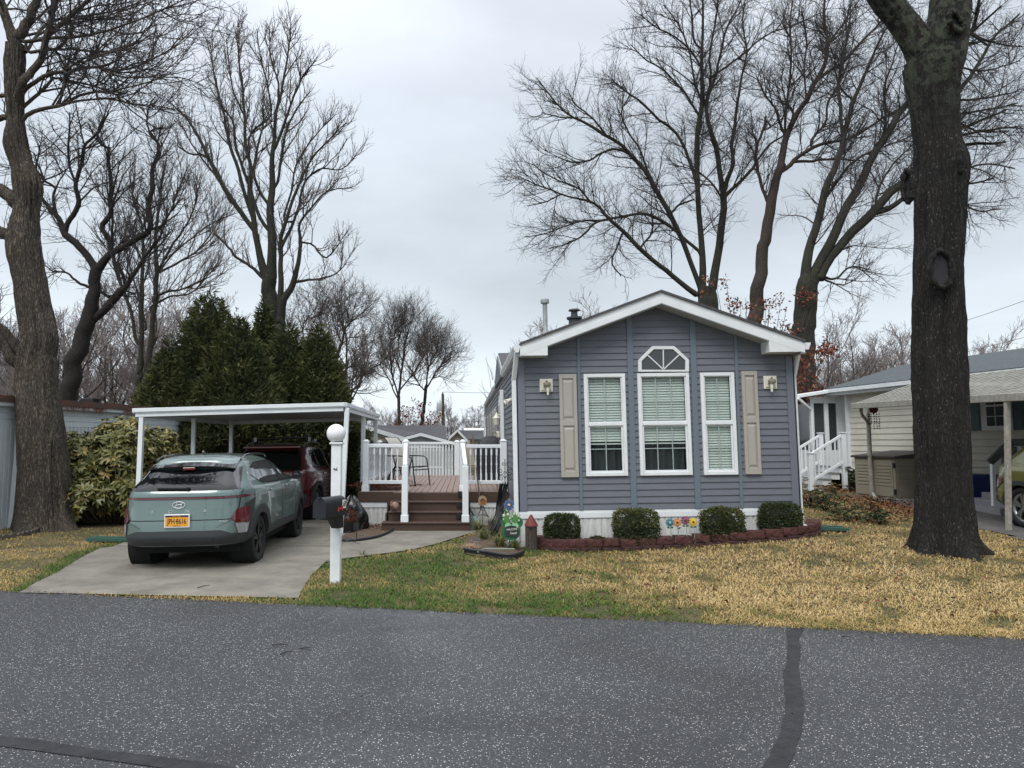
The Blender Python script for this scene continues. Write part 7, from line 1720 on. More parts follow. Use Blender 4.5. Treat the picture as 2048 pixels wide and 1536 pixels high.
# boxwoods
M_box=attr_mat('boxwood_leaf',[(0,(.020,.034,.012)),(.5,(.045,.062,.018)),(.8,(.10,.105,.026)),(1,(.19,.16,.04))],.5,.4)
def boxwood(label,px,py0,py1,wpx,Y,seed,yel=0.):
    rs=np.random.default_rng(seed); a=at(px,py1,Y); b=at(px,py0,Y); x=a.x; z0,z1=a.z-.12,b.z; w=wpx/F*Y/2; h=(z1-z0); n=8500
    d=nrm(rs.normal(size=(n,3))); p=(np.abs(d)**5).sum(1)**(-1/5); d=d*p[:,None]; 
    nz=np.array([noise.noise(Vector(q*2.2+seed)) for q in d]); rr=(.93+.12*nz+rs.normal(size=n)*.035)*rs.choice([1,.9,.8],n,p=[.6,.25,.15])
    C=np.stack([x+d[:,0]*w*rr,Y+d[:,1]*w*.55*rr,z0+h/2+d[:,2]*h/2*rr],1); sh=(C[:,2]-z0)/h; C[:,0]=x+(C[:,0]-x)*(.86+.16*np.minimum(sh*2.2,1)); 
    V,T,va=leaves(C,n,rs,np.full(n,.030),np.full(n,.017),np.clip(rs.random(n)*.6+yel*(sh>.55)*rs.random(n)+.12*nz,0,1),.1,nrm(d+rs.normal(size=(n,3))*.6))
    root=thing('boxwood',label,'shrub',(x,Y,z0),group='clipped boxwoods in the front bed'); link('foliage',npmesh('foliage',V,None,T,var=va),M_box,root)
    m=MB(); m.sphere((x,Y,z0+h*.5),1,20,14,sc=(w*.74,w*.42,h*.40)); m.build('inner_foliage',M_core,root); m=MB()  # solid core, not leaves; the bush's inner shade is in its colour
    for k in range(5): m.tube([(x+.02*k-.04,Y,z0-.05),(x+.08*(k-2),Y+.03*(k-2),z0+h*.4)],.012,5)
    m.build('stem',M_stem,root)
YBX=11.12
boxwood('dark green clipped boxwood beside the red roofed birdhouse',1124,1028,1086,66,YBX,1,.0)
boxwood('yellow tipped clipped boxwood under the middle window, left of the metal flowers',1272,1018,1080,86,YBX,2,.55)
boxwood('yellow tipped clipped boxwood right of the metal flowers',1445,1016,1072,80,YBX,3,.5)
boxwood('dark green clipped boxwood at the right corner of the home',1562,1006,1064,78,YBX+.1,4,.05)
rs=np.random.default_rng(5); n=500; a=at(1195,1083,11.0); d=nrm(rs.normal(size=(n,3))); d[:,2]=abs(d[:,2]); C=np.array([a.x,a.y,a.z])+d*np.array([.12,.10,.06])
v,t_,q=leaves(C,n,rs,np.full(n,.04),np.full(n,.012),rs.random(n)*.7,.1,nrm(d+[0,0,.4])); tag(link('low_plant',npmesh('low_plant',v,None,t_,var=q),M_box,loc=(a.x,a.y,a.z),),'small dark tuft of leaves behind the edging between the two left boxwoods','plant')
# red-brown leaved saplings by the right corner
M_rust=attr_mat('dead_leaf',[(0,(.085,.028,.018)),(.5,(.145,.048,.028)),(1,(.23,.10,.055))],.8,.2)
def rustsap(label,pts,Y,n,seed,spread,sz=.12):
    rs=np.random.default_rng(seed); root=thing('sapling',label,'tree',(at(pts[0][0],pts[0][1],Y).x,Y,0))
    P=[];C=[]
    for (px,py,w) in pts:
        c=at(px,py,Y); C.append((c.x,c.y,c.z,w))
    m=MB(); c0=at(pts[0][0],pts[0][1],Y)
    b=Vector((c0.x,Y,0)); 
    for (x,y,z,w) in C:
        for k in range(3):
            e=Vector((x+rs.normal()*w*.5,y+rs.normal()*w*.5,z+rs.normal()*w*.3)); pp=smooth_path([(*b,.03),((b.x+e.x)/2,b.y,(b.z+e.z)/2+.1,.018),(*e,.006)],8); m.tube([Vector(q[:3]) for q in pp],[q[3] for q in pp],5)
    m.build('trunk',M_twigd,root)
    C=np.array(C); i=rs.integers(0,len(C),n); cen=C[i,:3]+rs.normal(size=(n,3))*C[i,3:4]*np.array([.55,.5,.45])
    # clustered
    k=n//9; cl=cen[:k]; cen=cl[rs.integers(0,k,n)]+rs.normal(size=(n,3))*.09
    v,t_,q=leaves(cen,n,rs,np.full(n,sz),np.full(n,sz*.55),rs.random(n),.25,rs.normal(size=(n,3))+[0,0,-.7]); link('crown',npmesh('crown',v,None,t_,var=q),M_rust,root)
rustsap('rust leaved young tree against the forked tree at the right corner of the home',[(1608,760,.5),(1612,712,.45),(1600,800,.4),(1605,845,.4),(1598,880,.35),(1645,702,.3),(1622,790,.35),(1596,730,.3)],23.3,1050,3,.4,.13)
rustsap('rust leaved sprigs above the right roof slope of the home',[(1500,610,.5),(1530,628,.5),(1560,650,.5),(1470,605,.35),(1545,605,.4),(1575,668,.3),(1620,590,.3),(1410,573,.35),(1440,560,.3)],24.5,650,4,.4,.12)
rustsap('distant orange leaved sapling below the utility pole trees',[(812,842,.8),(850,838,.9),(868,842,.7),(835,826,.8)],42,420,6,.5,.16)
# bare whip stems near the left wall of the home
m=MB(); rs=np.random.default_rng(8)
for (a,b) in (((980,850),(962,760)),((985,840),(972,712)),((975,860),(960,802)),((990,800),(982,735)),((978,800),(955,775)),((985,760),(970,716)),((995,760),(988,705))):
    p=at(a[0],a[1],33); q=at(b[0],b[1],33); pp=smooth_path([(p.x,p.y,p.z,.016),((p.x+q.x)/2+.1,33,(p.z+q.z)/2-.1,.011),(q.x,q.y,q.z,.004)],8); m.tube([Vector(z[:3]) for z in pp],[z[3] for z in pp],4)
p=at(985,860,33); m.tube([(p.x,33,0),(p.x,33,p.z+.2)],.05,6)
for (a,b) in (((990,800),(958,768)),((985,820),(952,812))):
    p=at(a[0],a[1],33); q=at(b[0],b[1],33); m.tube([p,q],[.012,.004],4)
tag(m.build('young_tree',M_twig,loc=(at(985,883,33).x,33,0)),'thin whippy young tree beyond the left wall of the blue grey home','tree')
# liriope tufts
M_lir=attr_mat('liriope_blade',[(0,(.05,.09,.025)),(.5,(.12,.16,.05)),(.8,(.30,.28,.12)),(1,(.42,.34,.18))],.6,.3)
def tuft(name,label,cx_,cy_,n,L_,seed,m=M_lir,cat='plant',group=None,w=.005,z=None,lo=0,hi=1,spr=.05):
    rs=np.random.default_rng(seed); z=gh(cx_,cy_)+.01 if z is None else z
    a=rs.uniform(0,2*np.pi,n); l=L_*rs.uniform(.6,1.15,n); out=rs.uniform(.15,1.,n)
    d=np.stack([np.cos(a),np.sin(a),np.zeros(n)],1); b=np.array([cx_,cy_,z])+d*rs.random((n,1))*spr; k=5; V=[]
    s=np.stack([-np.sin(a),np.cos(a),np.zeros(n)],1)*w
    for j in range(k):
        t=j/(k-1); p=b+d*(out*l*t)[:,None]*.9; p[:,2]=z+l*(t*1.15-(.25+.75*out)*t*t*1.0); p[:,2]=np.maximum(p[:,2],z); ww=(1-t)**.6
        V.append(p-s*ww); V.append(p+s*ww)
    V=np.stack(V,1).reshape(-1,3); i=(np.arange(n)*2*k)[:,None]+np.arange(k-1)[None]*2; Q=np.stack([i,i+1,i+3,i+2],-1).reshape(-1,4)
    va=np.repeat(lo+(hi-lo)*rs.random(n),2*k)
    return tag(link(name,npmesh(name,V,Q,var=va),m,loc=(cx_,cy_,z)),label,cat,group)
for i,(px,py,n,L_) in enumerate(((955,1062,150,.30),(985,1052,150,.30),(968,1080,170,.30),(1000,1095,190,.32),(1028,1100,140,.26),(985,1072,120,.28),(1012,1075,120,.26))):
    q=gr(px,py); tuft('grass_clump','arching striped grass clump in the corner bed beneath the hose',q.x,q.y,n,L_,40+i,group='striped grass clumps in the corner bed')
q=gr(727,1112); tuft('weed','small dark weed at the edge of the walkway near the lamp post',q.x,q.y,22,.13,60)
# dry blond clump
q=gr(938,1100); tuft('dry_clump','blond dead grass clump beside the black bed edging',q.x,q.y,260,.13,61,m=attr_mat('dead_grass',[(0,(.30,.20,.12)),(1,(.45,.34,.22))]),w=.004,spr=.14)
# shrubs near the neighbour
M_mixl=attr_mat('mixed_leaf',[(0,(.03,.045,.02)),(.5,(.07,.085,.035)),(.75,(.18,.12,.05)),(1,(.26,.10,.05))],.6,.3)
def shrub(label,px,py,w,h,n,seed,lo,hi,Lf=.09,name='shrub',dep=None):
    rs=np.random.default_rng(seed); hgt=.33; q=gr(px,py,hgt); 
    if dep: q=Vector((at(px,py,dep).x,dep,gh(at(px,py,dep).x,dep)))
    z=gh(q.x,q.y); nh=max(12,n//9)
    d=nrm(rs.normal(size=(nh,3))); d[:,2]=np.abs(d[:,2]); H_=np.array([q.x,q.y,z+.06])+d*np.array([w,w,h])*rs.uniform(.4,1.,(nh,1))
    V=[];T=[];va=[];o=0
    for p,dd in zip(H_,d):
        k=9; a=np.arange(k)*2.4; dr=np.stack([np.cos(a),np.sin(a),rs.uniform(-.5,.5,k)],1)
        vv,tt,qq=leaves(np.tile(p,(k,1)),k,rs,np.full(k,Lf),np.full(k,Lf*.32),np.clip(lo+(hi-lo)*rs.random(k),0,1),.1,dr); V.append(vv);T.append(tt+o);va.append(qq);o+=len(vv)
    root=thing(name,label,'shrub',(q.x,q.y,z)); link('foliage',npmesh('foliage',np.vstack(V),None,np.vstack(T),var=np.concatenate(va)),M_mixl,root)
    m=MB()
    for p in H_[::3]: m.tube([(q.x,q.y,z-.02),tuple((p+np.array([q.x,q.y,z]))/2+[0,0,.03]),tuple(p)],[.010,.007,.004],5)
    m.build('stem',M_twigd,root)
shrub('brown tinged shrub against the right corner of the home beyond the boxwood',1618,1010,.40,.50,600,1,.2,.95)
shrub('dark green round shrub in front of the white porch steps',1652,1017,.27,.45,520,2,0,.45,.07)
shrub('yellowing shrub at the end of the awning downspout',1694,1032,.30,.34,330,3,.1,.8)
shrub('leafy upright shrub left of the tan storage shed',1712,985,.42,.60,420,4,0,.35,.13,dep=18.9)
shrub('low variegated plant on the lawn edge left of the big oak',1758,1036,.28,.20,230,5,.05,.5)
shrub('small red brown plant beside the awning post',1740,1018,.25,.22,200,6,.6,1.)
shrub('reddish dry plant between the porch steps and the awning downspout',1675,1000,.38,.30,300,7,.6,1.,dep=17.5)
# fallen leaves litter
def litter(name,label,pts,n,seed,mt,s=.05,z=.02):
    rs=np.random.default_rng(seed); P=np.array(pts); i=rs.integers(0,len(P),n); C=np.zeros((n,3)); C[:,:2]=P[i,:2]+rs.normal(size=(n,2))*P[i,2:3]
    C[:,2]=[gh(x,y)+z+rs.random()*.02 for x,y in C[:,:2]]
    v,t_,q=leaves(C,n,rs,np.full(n,s),np.full(n,s*.6),rs.random(n),.25,rs.normal(size=(n,3))*[1,1,.25],up=np.tile([0,0,1.],(n,1)))
    return tag(link(name,npmesh(name,v,None,t_,var=q),mt),label,'fallen leaves',kind='stuff')
pt_=[]
for px,py,s in ((1640,1000,.5),(1690,1005,.5),(1720,1000,.4),(1690,985,.5),(1760,1015,.4),(1800,1025,.35),(1840,1018,.4),(1730,1032,.3),(1790,1012,.4),(1640,975,.5)):
    q=gr(px,py,.33); pt_.append((q.x,q.y,s))
litter('fallen_leaves','red brown fallen leaves around the neighbouring shrubs','',0,0,M_rust) if False else litter('fallen_leaves','red brown fallen leaves around the neighbouring shrubs',pt_,1700,1,M_rust,.07)
q=gr(735,1062); litter('fallen_leaves','tan leaves and chips scattered on the small curved mulch bed',[(q.x-.2,q.y+.5,.28),(q.x+.05,q.y+.9,.25),(q.x-.3,q.y+1.2,.25)],900,2,attr_mat('chip',[(0,(.08,.05,.03)),(.7,(.22,.14,.08)),(1,(.45,.38,.28))]),.035,.03)
# ---------------- lawn blades
M_grass=attr_mat('lawn_blade',[(0,(.050,.105,.018)),(.25,(.095,.150,.030)),(.42,(.25,.20,.075)),(.7,(.45,.325,.14)),(1,(.62,.47,.235))],.8,.2,trl=.15)
def in_poly(P,x,y):
    c=np.zeros(len(x),bool); j=len(P)-1
    for i in range(len(P)):
        xi,yi=P[i];xj,yj=P[j]
        c^=((yi>y)!=(yj>y))&(x<(xj-xi)*(y-yi)/(yj-yi+1e-12)+xi); j=i
    return c
top_px=[(1048,1088),(1078,1098),(1125,1104),(1190,1103),(1260,1101),(1330,1098),(1400,1093),(1470,1089),(1535,1084),(1580,1080),(1615,1075),(1640,1068),(1640,1058)]
EP=[]
for px,py in top_px:
    h=0
    for it in range(8): q=gr(px,py,h); h=float(gh(q.x,q.y))
    EP.append((q.x,q.y,h,0))
bedF=[(p[0],p[1]+.03) for p in EP]+[(5.5,11.9),(HX,11.4)]
bedC=g2((925,1108),(960,1114),(1010,1117),(1050,1110))+[(HX,11.4),(HX,14.1),(.22,14.1),(.2,12.9),(.0,12.2)]+g2((930,1092))
def lawn():
    rs=np.random.default_rng(77)
    N_=430000
    # density falls with distance: sample in perspective-friendly way
    y=6.+ (rs.random(N_)**1.7)*20; x=rs.uniform(-1,1,N_)*(1.4+y*.93)+ .05*y
    keep=(y>road_y(x)-.02+rs.normal(size=N_)*.02)
    for poly in (drive,walk,bed,nd,bedC): keep&=~in_poly(poly,x,y)
    keep&=~in_poly(bedF,x,y); keep&=~((x>HX)&(x<5.4)&(y>11.3)); keep&=~((x>-6.1)&(x<HX)&(y>11.2)&(x>-5.55)&(y<18)&(x<-2.1))
    keep&=~((x>DX0)&(x<HX)&(y>14)); 
    keep&=~((x<-5.6)&(y>13.6)); keep&=~((x>8.7)&(y>15.5)); keep&=((x-6.52)**2+(y-9.6)**2>.42**2)
    keep&=~((x>9.4)&(y>8)&(y<16))
    x=x[keep];y=y[keep];n=len(x)
    z=gh(x,y)
    f1=np.array([noise.noise(Vector((a*.55,b*.8,3.3))) for a,b in zip(x[::1],y[::1])]) ; f2=np.array([noise.noise(Vector((a*2.6,b*2.6,9.1)))for a,b in zip(x,y)])
    # straw coloured on the right, greener to the left by the walk and far behind; green fringe along edges
    dry=.66+.08*np.clip((x-1)/3,-1,1)+.22*f1+.30*f2+rs.normal(size=n)*.15
    left=(x<2.6)&(x>-2.2)&(y<12.8)
    gz=np.clip((2.8-x)/2.2,0,1)*left
    dry-=gz*(.50-.25*np.clip(f1*2.5+.1,-.4,1)); dist=y-road_y(x)
    dry-=.22*np.exp(-(dist/.35)**2)*(x>0)*(f1>-.1)
    dry-=.16*np.clip((y-10.5)/2,0,1)*(x>4); dry-=.20*np.clip(-f2-.12,0,.4)*2.5*(x>0)

    lf=x<-4.5; dl=np.interp(y,[p[1] for p in DL[:8]],[p[0] for p in DL[:8]])-x
    dry=np.where(lf,.52+.25*f1+.25*f2+rs.normal(size=n)*.12-.50*np.exp(-(dl/.28)**2),dry)
    bare=(~lf)&(f2+.5*f1<-.38)&(rs.random(n)<.8)
    brown=bare|lf&(f1*.5+f2*.5<.05)&(dl>.3)&(rs.random(n)<.82)
    kk=~brown; x,y,z,dry,lf=x[kk],y[kk],z[kk],dry[kk],lf[kk]; n=len(x)
    dry=np.where((y>16)&(x<-2),.15+rs.normal(size=n)*.1,dry)
    clump=np.clip(1+.6*np.array([noise.noise(Vector((a*9,b*9,5.))) for a,b in zip(x,y)]),.4,1.7)
    L_=rs.uniform(.012,.048,n)*clump*np.where(dry<.35,1.1,1.0)*(1+.02*y); a=rs.uniform(0,2*np.pi,n); lean=rs.uniform(.5,2.8,n); w=(.0022+.00022*y)*np.ones(n)
    d=np.stack([np.cos(a),np.sin(a),np.zeros(n)],1); s=np.stack([-np.sin(a),np.cos(a),np.zeros(n)],1)*w[:,None]
    b=np.stack([x,y,z-.004],1); m1=b+d*(L_*lean*.35)[:,None]+np.array([0,0,1.])*(L_*.62)[:,None]; t=b+d*(L_*lean)[:,None]+np.array([0,0,1.])*(L_*(1.05-.5*np.minimum(lean,1.7)))[:,None]
    V=np.stack([b-s,b+s,m1+s*.8,m1-s*.8,t],1).reshape(-1,3); i=np.arange(n)*5
    Q=np.stack([i,i+1,i+2,i+3],1); T=np.stack([i+3,i+2,i+4],1)
    tag(link('grass',npmesh('grass',V,Q,T,var=np.repeat(np.clip(dry,0,1),5)),M_grass),'patchy winter lawn, straw coloured on the right and greener by the walkway','grass',kind='stuff')
lawn()
# ---------------- front bed edging blocks, ornaments, clutter
M_block=mat('block_redbrown',(.110,.040,.032),.9,var=(.045,.016,.014),vs=14,bump=.35,bs=45,detail=8)
M_blockd=mat('block_dark',(.060,.026,.022),.9,var=(.03,.013,.012),vs=14,bump=.3,bs=45)
random.seed(21)
bed_sheet('garden_bed',bedF,M_mulch,amp=.02,z0=.03)
bed_sheet('garden_bed',bedC,M_mulch,amp=.02,z0=.015)
path=EP
P=smooth_path(path,400); dd=np.r_[0,np.cumsum(np.linalg.norm(np.diff(P[:,:2],axis=0),axis=1))]
def along(s): i=np.searchsorted(dd,s); i=min(max(i,1),len(P)-1); return P[i]
def block(s,L_,z0,h,dep,mt,label,group,name='edging_block',inset=0):
    p=along(s); q=along(s+L_); c=(p+q)/2; t=(q-p)[:2]; t=t/np.linalg.norm(t); nrm2=np.array([-t[1],t[0]])
    if nrm2[1]<0 and c[0]<5.6: nrm2=-nrm2
    if c[0]>=5.6: nrm2=np.array([-t[1],t[0]])
    M=Matrix(((t[0],nrm2[0],0,c[0]),(t[1],nrm2[1],0,c[1]),(0,0,1,c[2]+z0+random.uniform(-.006,.006)),(0,0,0,1)))@Matrix.Rotation(R(random.uniform(-2.2,2.2)),4,'Z')@Matrix.Rotation(R(random.uniform(-1.2,1.2)),4,'Y')
    nx,nz=14,6; Lh=L_*.49; m=MB(); sd=random.uniform(0,99)
    def fr(u,v):
        x=-Lh+2*Lh*u; z=h*v; e=max(0,(abs(2*u-1)-.72)/.28); y=inset+.035*e**1.4+.014*noise.noise(Vector((x*14,z*16,sd)))+.006*noise.noise(Vector((x*45,z*45,sd)))+(.008 if v in(0,1) else 0)
        return M@Vector((x,y,z))
    m.grid(fr,nx,nz); 
    m.grid(lambda u,v:M@Vector((-Lh+2*Lh*u*1+(Lh*.12*(1-2*u))*v,inset+(.035*max(0,(abs(2*u-1)-.72)/.28)**1.4+.008)*(1-v)+dep*v,h+.004*noise.noise(Vector((u*9,v*9,sd))))),nx,3)
    for sg in (-1,1): m.quad(M@Vector((sg*Lh,inset+.04,0)),M@Vector((sg*Lh*.88,inset+dep,0)),M@Vector((sg*Lh*.88,inset+dep,h)),M@Vector((sg*Lh,inset+.04,h)))
    o=m.build(name,mt,loc=M.translation,auto=35); return tag(o,label,'edging block',group)
s=.02; k=0; BL=.275
while s<dd[-1]-.2:
    L_=BL*random.uniform(.96,1.05)
    block(s,L_,.055,.115,.20,M_block,'rough red brown retaining block in the upper course of the front bed edging','upper course blocks of the front bed edging'); s+=L_; k+=1
s=-.0
while s<dd[-1]-.2:
    L_=BL*1.15*random.uniform(.96,1.05)
    block(s,L_,-.03,.085,.18,M_blockd,'dark low retaining block in the half buried lower course of the front bed edging','lower course blocks of the front bed edging',inset=-.035); s+=L_
# metal flowers
def flower(label,px,py,pybase,R_,c1,c2,cc,seed,petals=10,leafs=((-1,0),(1,0))):
    Y=11.0; p=at(px,py,Y); b=at(px+4,pybase,Y); g=thing('metal_flower',label,'garden ornament',(b.x,Y,b.z),group='metal flowers in the front bed')
    m=MB(); m.tube([(b.x,Y,b.z-.15),((b.x+p.x)/2+.004,Y,(b.z+p.z)/2),(p.x,Y,p.z)],.005,6); m.build('stalk',M_stemm,g)
    for lay,(rr,ph,yy,c) in enumerate(((R_,0,0,c1),(R_*.72,.3,-.012,c2))):
        m=MB()
        for i in range(petals):
            a=2*math.pi*i/petals+ph; d=Vector((math.cos(a),0,math.sin(a))); s=Vector((-math.sin(a),0,math.cos(a))); w=rr*.30
            o=p+Vector((0,yy,0)); pts=[o+d*rr*.1,o+d*rr*.45+s*w*.8-Vector((0,.012,0)),o+d*rr*.8+s*w*.7,o+d*rr*1.0-Vector((0,.010,0)),o+d*rr*.8-s*w*.7,o+d*rr*.45-s*w*.8-Vector((0,.012,0))]
            m.prism(pts,(0,.003,0))
        m.build('petals',c,g)
    m=MB(); m.lathe([(R_*.28,0),(R_*.26,.01),(R_*.16,.016),(R_*.14,.006),(.001,.012)],14,M=Matrix.Rotation(R(90),4,'X'),c=(p.x,Y-.012,p.z)); m.build('centre',cc,g)
    m=MB()
    for sx,dz in leafs:
        o=Vector((p.x+.004,Y-.004,p.z-R_*1.25+dz)); d=Vector((sx*.85,0,.35)); s=Vector((-.3*sx,0,.9))
        m.prism([o,o+d*.035-s*.018,o+d*.065,o+d*.035+s*.018],(0,.004,0))
    m.build('leaf',M_leafm,g)
M_stemm=mat('stalk_metal',(.20,.25,.22),.5); M_leafm=mat('leaf_paint',(.03,.10,.045),.4)
flower('teal blue metal flower, leftmost of the four in the front bed',1339.5,1045,1078,.070,mat('f1',(.10,.25,.30),.5),mat('f1b',(.05,.16,.20),.5),mat('f1c',(.35,.6,.6),.5),1)
flower('orange metal flower, second from the left in the front bed',1354,1045,1077,.070,mat('f2',(.50,.20,.08),.5),mat('f2b',(.60,.30,.10),.5),mat('f2c',(.15,.06,.05),.5),2,leafs=((1,-.01),))
flower('purple metal flower standing tallest between the orange and yellow ones',1370.5,1041,1076,.074,mat('f3',(.20,.07,.12),.5),mat('f3b',(.28,.10,.18),.5),mat('f3c',(.10,.06,.03),.5),3)
flower('yellow metal flower, rightmost of the four in the front bed',1386,1044,1075,.070,mat('f4',(.62,.42,.03),.5),mat('f4b',(.70,.52,.05),.5),mat('f4c',(.20,.09,.05),.5),4)
# birdhouse
bh_=at(1062.5,1085,10.95); g=thing('birdhouse','weathered wooden birdhouse with a red cone roof on the edging blocks','birdhouse',tuple(bh_))
Mw=mat('old_wood',(.10,.075,.06),.9,var=(.035,.028,.024),vs=20,stretch=(6,6,1),bump=.15,bs=50)
zr_=at(1062,1049,10.95).z; zt_2=at(1062,1029,10.95).z; rr=.082
m=MB(); 
for k in range(12):
    a=2*math.pi*(k+.5)/12; m.box(-.02,.02,-rr-.006,-rr+.006,bh_.z-.12,zr_,M=Matrix.Translation((bh_.x,10.95,0))@Matrix.Rotation(a,4,'Z'))
m.lathe([(rr-.006,bh_.z-.12),(rr-.006,zr_)],12,c=(bh_.x,10.95,0)); m.build('body',Mw,g)
m=MB(); m.lathe([(rr*1.25,zr_-.02),(rr*1.22,zr_),(.012,zt_2)],24,c=(bh_.x,10.95,0)); m.build('roof',mat('roof_oxblood',(.17,.035,.03),.7,var=(.12,.025,.022),vs=20),g)
m=MB(); m.lathe([(.001,0),(.018,0),(.018,.01)],12,M=Matrix.Rotation(R(90),4,'X'),c=(bh_.x-.015,10.95-rr-.004,zr_-.05)); m.build('hole',M_ink,g)
# frog welcome sign on a stake
YS_=10.95; c=at(1025,1058,YS_); g=thing('welcome_sign','green twin frog welcome sign on a stake at the left corner of the home','sign',(c.x,YS_,0))
Mg1=mat('frog_green',(.07,.20,.055),.5); Mg2=mat('frog_dark',(.02,.12,.05),.5); Mg3=mat('frog_light',(.25,.48,.28),.5); Mbk=mat('board_black',(.025,.027,.032),.6); Mwh=mat('eye_white',(.75,.76,.66),.5)
def disc(mb,px,py,rx,rz,y=0,th=.01,n=24):
    q=at(px,py,YS_); s=YS_/F; mb.prism([(q.x+rx*s*math.cos(a),YS_+y,q.z+rz*s*math.sin(a)) for a in np.linspace(0,2*math.pi,n+1)[:-1]],(0,th,0))
m=MB(); disc(m,1022.5,1063,18.5,17); disc(m,1011,1045,10,9,.001); disc(m,1037,1045,9,10,.0015); m.build('base',Mg2,g)
m=MB(); disc(m,1013,1038,8.5,7.5,-.012); disc(m,1031,1038,9,8,-.0125); disc(m,1007.5,1031,3.6,4,-.0135); disc(m,1016,1028.5,3.6,4,-.0138); disc(m,1028,1027.5,3.6,4,-.0142); disc(m,1037,1031.5,3.6,4,-.0145); m.build('frog_head',Mg1,g)
m=MB(); disc(m,1016,1052,6,7,-.011); disc(m,1030,1052,7,7,-.0112); m.build('frog_body',Mg3,g)
m=MB(); 
for i,(px,py,r_) in enumerate(((1007.5,1030.5,2.3),(1016,1028.5,2.2),(1028,1027,2.2),(1037,1031,2.3),(1007,1038,1.),(1019.5,1036,1.2),(1025,1033,1.1),(1038,1040.5,1.2))): disc(m,px,py,r_,r_*1.2,-.016-.0004*i,.004,12)
m.build('eye',Mwh,g)
m=MB()
for i,(px,py) in enumerate(((1008,1031.5),(1016,1029),(1028.3,1027.6),(1036.5,1031.2))): disc(m,px,py,.8,.9,-.021-.0004*i,.003,10)
m.build('pupil',M_ink,g)
m=MB(); a=[(1010,1071),(1037,1074),(1036.5,1057),(1031,1052),(1023,1050.5),(1015,1052),(1009.5,1055)]; m.prism([at(px,py,YS_)+Vector((0,-.020,0)) for px,py in a][::-1],(0,.008,0)); m.build('board',Mbk,g)
q=at(1023.3,1058.5,YS_); letters('lettering','WELCOME',.040,Mwh,g,Matrix.Translation(q+Vector((0,-.0215,0)))@Matrix.Rotation(R(-4),4,'Y')@Matrix.Rotation(R(90),4,'X'),.0015,sx=.86)
q=at(1026.5,1066,YS_); letters('lettering','Friends',.048,Mwh,g,Matrix.Translation(q+Vector((0,-.0215,0)))@Matrix.Rotation(R(-4),4,'Y')@Matrix.Rotation(R(90),4,'X'),.0015,shear=.35,sx=.72)
m=MB()
for px in (1019,1027): q=at(px,1075,YS_); m.bar((q.x,YS_+.005,q.z+.05),(q.x,YS_+.005,.0),.008)
q=at(1022,1093,YS_); m.bar((q.x-.05,YS_+.005,q.z),(q.x+.06,YS_+.005,q.z),.012); m.build('stake',M_black,g)
# blue flower behind frog
Yb=11.05; c=at(1018,1010,Yb); g=thing('metal_flower','blue painted metal flower above the frog sign','garden ornament',(c.x,Yb,0))
m=MB(); Mfb=mat('flower_blue',(.085,.125,.25),.45)
for i in range(9):
    a=2*math.pi*i/9+.2; d=Vector((math.cos(a),0,math.sin(a))); s=Vector((-math.sin(a),0,math.cos(a))); r_=.085; m.prism([c+d*.01,c+d*r_*.5+s*.022,c+d*r_*.9+s*.020,c+d*r_*1.02,c+d*r_*.9-s*.020,c+d*r_*.5-s*.022],(0,.004,0))
m.build('petals',Mfb,g); m=MB(); m.lathe([(.02,0),(.018,.012),(.001,.016)],14,M=Matrix.Rotation(R(90),4,'X'),c=c); m.build('centre',mat('centre_buff',(.60,.48,.25),.6),g)
m=MB(); m.tube([c,(c.x,Yb,0)],.006,6); m.prism([c+Vector((-.02,0,-.11)),c+Vector((-.09,0,-.05)),c+Vector((-.10,0,-.07)),c+Vector((-.03,0,-.15))],(0,.004,0)); m.build('stalk',M_leafm,g)
# scroll-topped plant hook with hanging loops of hose
Yh=12.9; c=at(1010,945,Yh); g=thing('garden_hook','black wrought iron scroll hook standing at the deck corner','garden hook',(c.x,Yh,0))
m=MB(); m.tube([(c.x,Yh,0),(c.x,Yh,at(1010,918,Yh).z)],.008,6)
def scroll(cx_,cz_,r0,sg,a0,turns=1.4):
    pts=[]; n=26
    for i in range(n): t=i/(n-1); a=a0+sg*turns*2*math.pi*t; r=r0*(1-.75*t); pts.append((cx_+r*math.cos(a),Yh,cz_+r*math.sin(a)))
    m.tube(pts,.006,5)
zc_=at(1010,945,Yh).z
scroll(c.x-.085,zc_+.02,.07,-1,0); scroll(c.x+.085,zc_+.02,.07,1,math.pi); scroll(c.x-.07,zc_-.10,.06,1,0); scroll(c.x+.07,zc_-.10,.06,-1,math.pi); scroll(c.x+.03,zc_+.16,.035,1,math.pi,1); scroll(c.x-.03,zc_+.16,.035,-1,0,1)
m.build('scroll_work',M_black,g)
# tall shepherd hook near grill
m=MB(); q0=at(994,985,14.3); q1=at(994,870,14.3); pp=[(q0.x,14.3,DZ)]+[(q1.x,14.3,q1.z)]+[(q1.x-.05+.05*math.cos(a),14.3,q1.z+.06*math.sin(a)) for a in np.linspace(.3,math.pi,8)]+[(q1.x-.10,14.3,q1.z-.05)]
m.tube([Vector(p) for p in smooth_path([(*p,0) for p in pp],40)[:,:3]],.007,6); tag(m.build('shepherd_hook',M_black,loc=(q0.x,14.3,DZ)),'tall plain shepherd hook in front of the covered grill','garden hook')
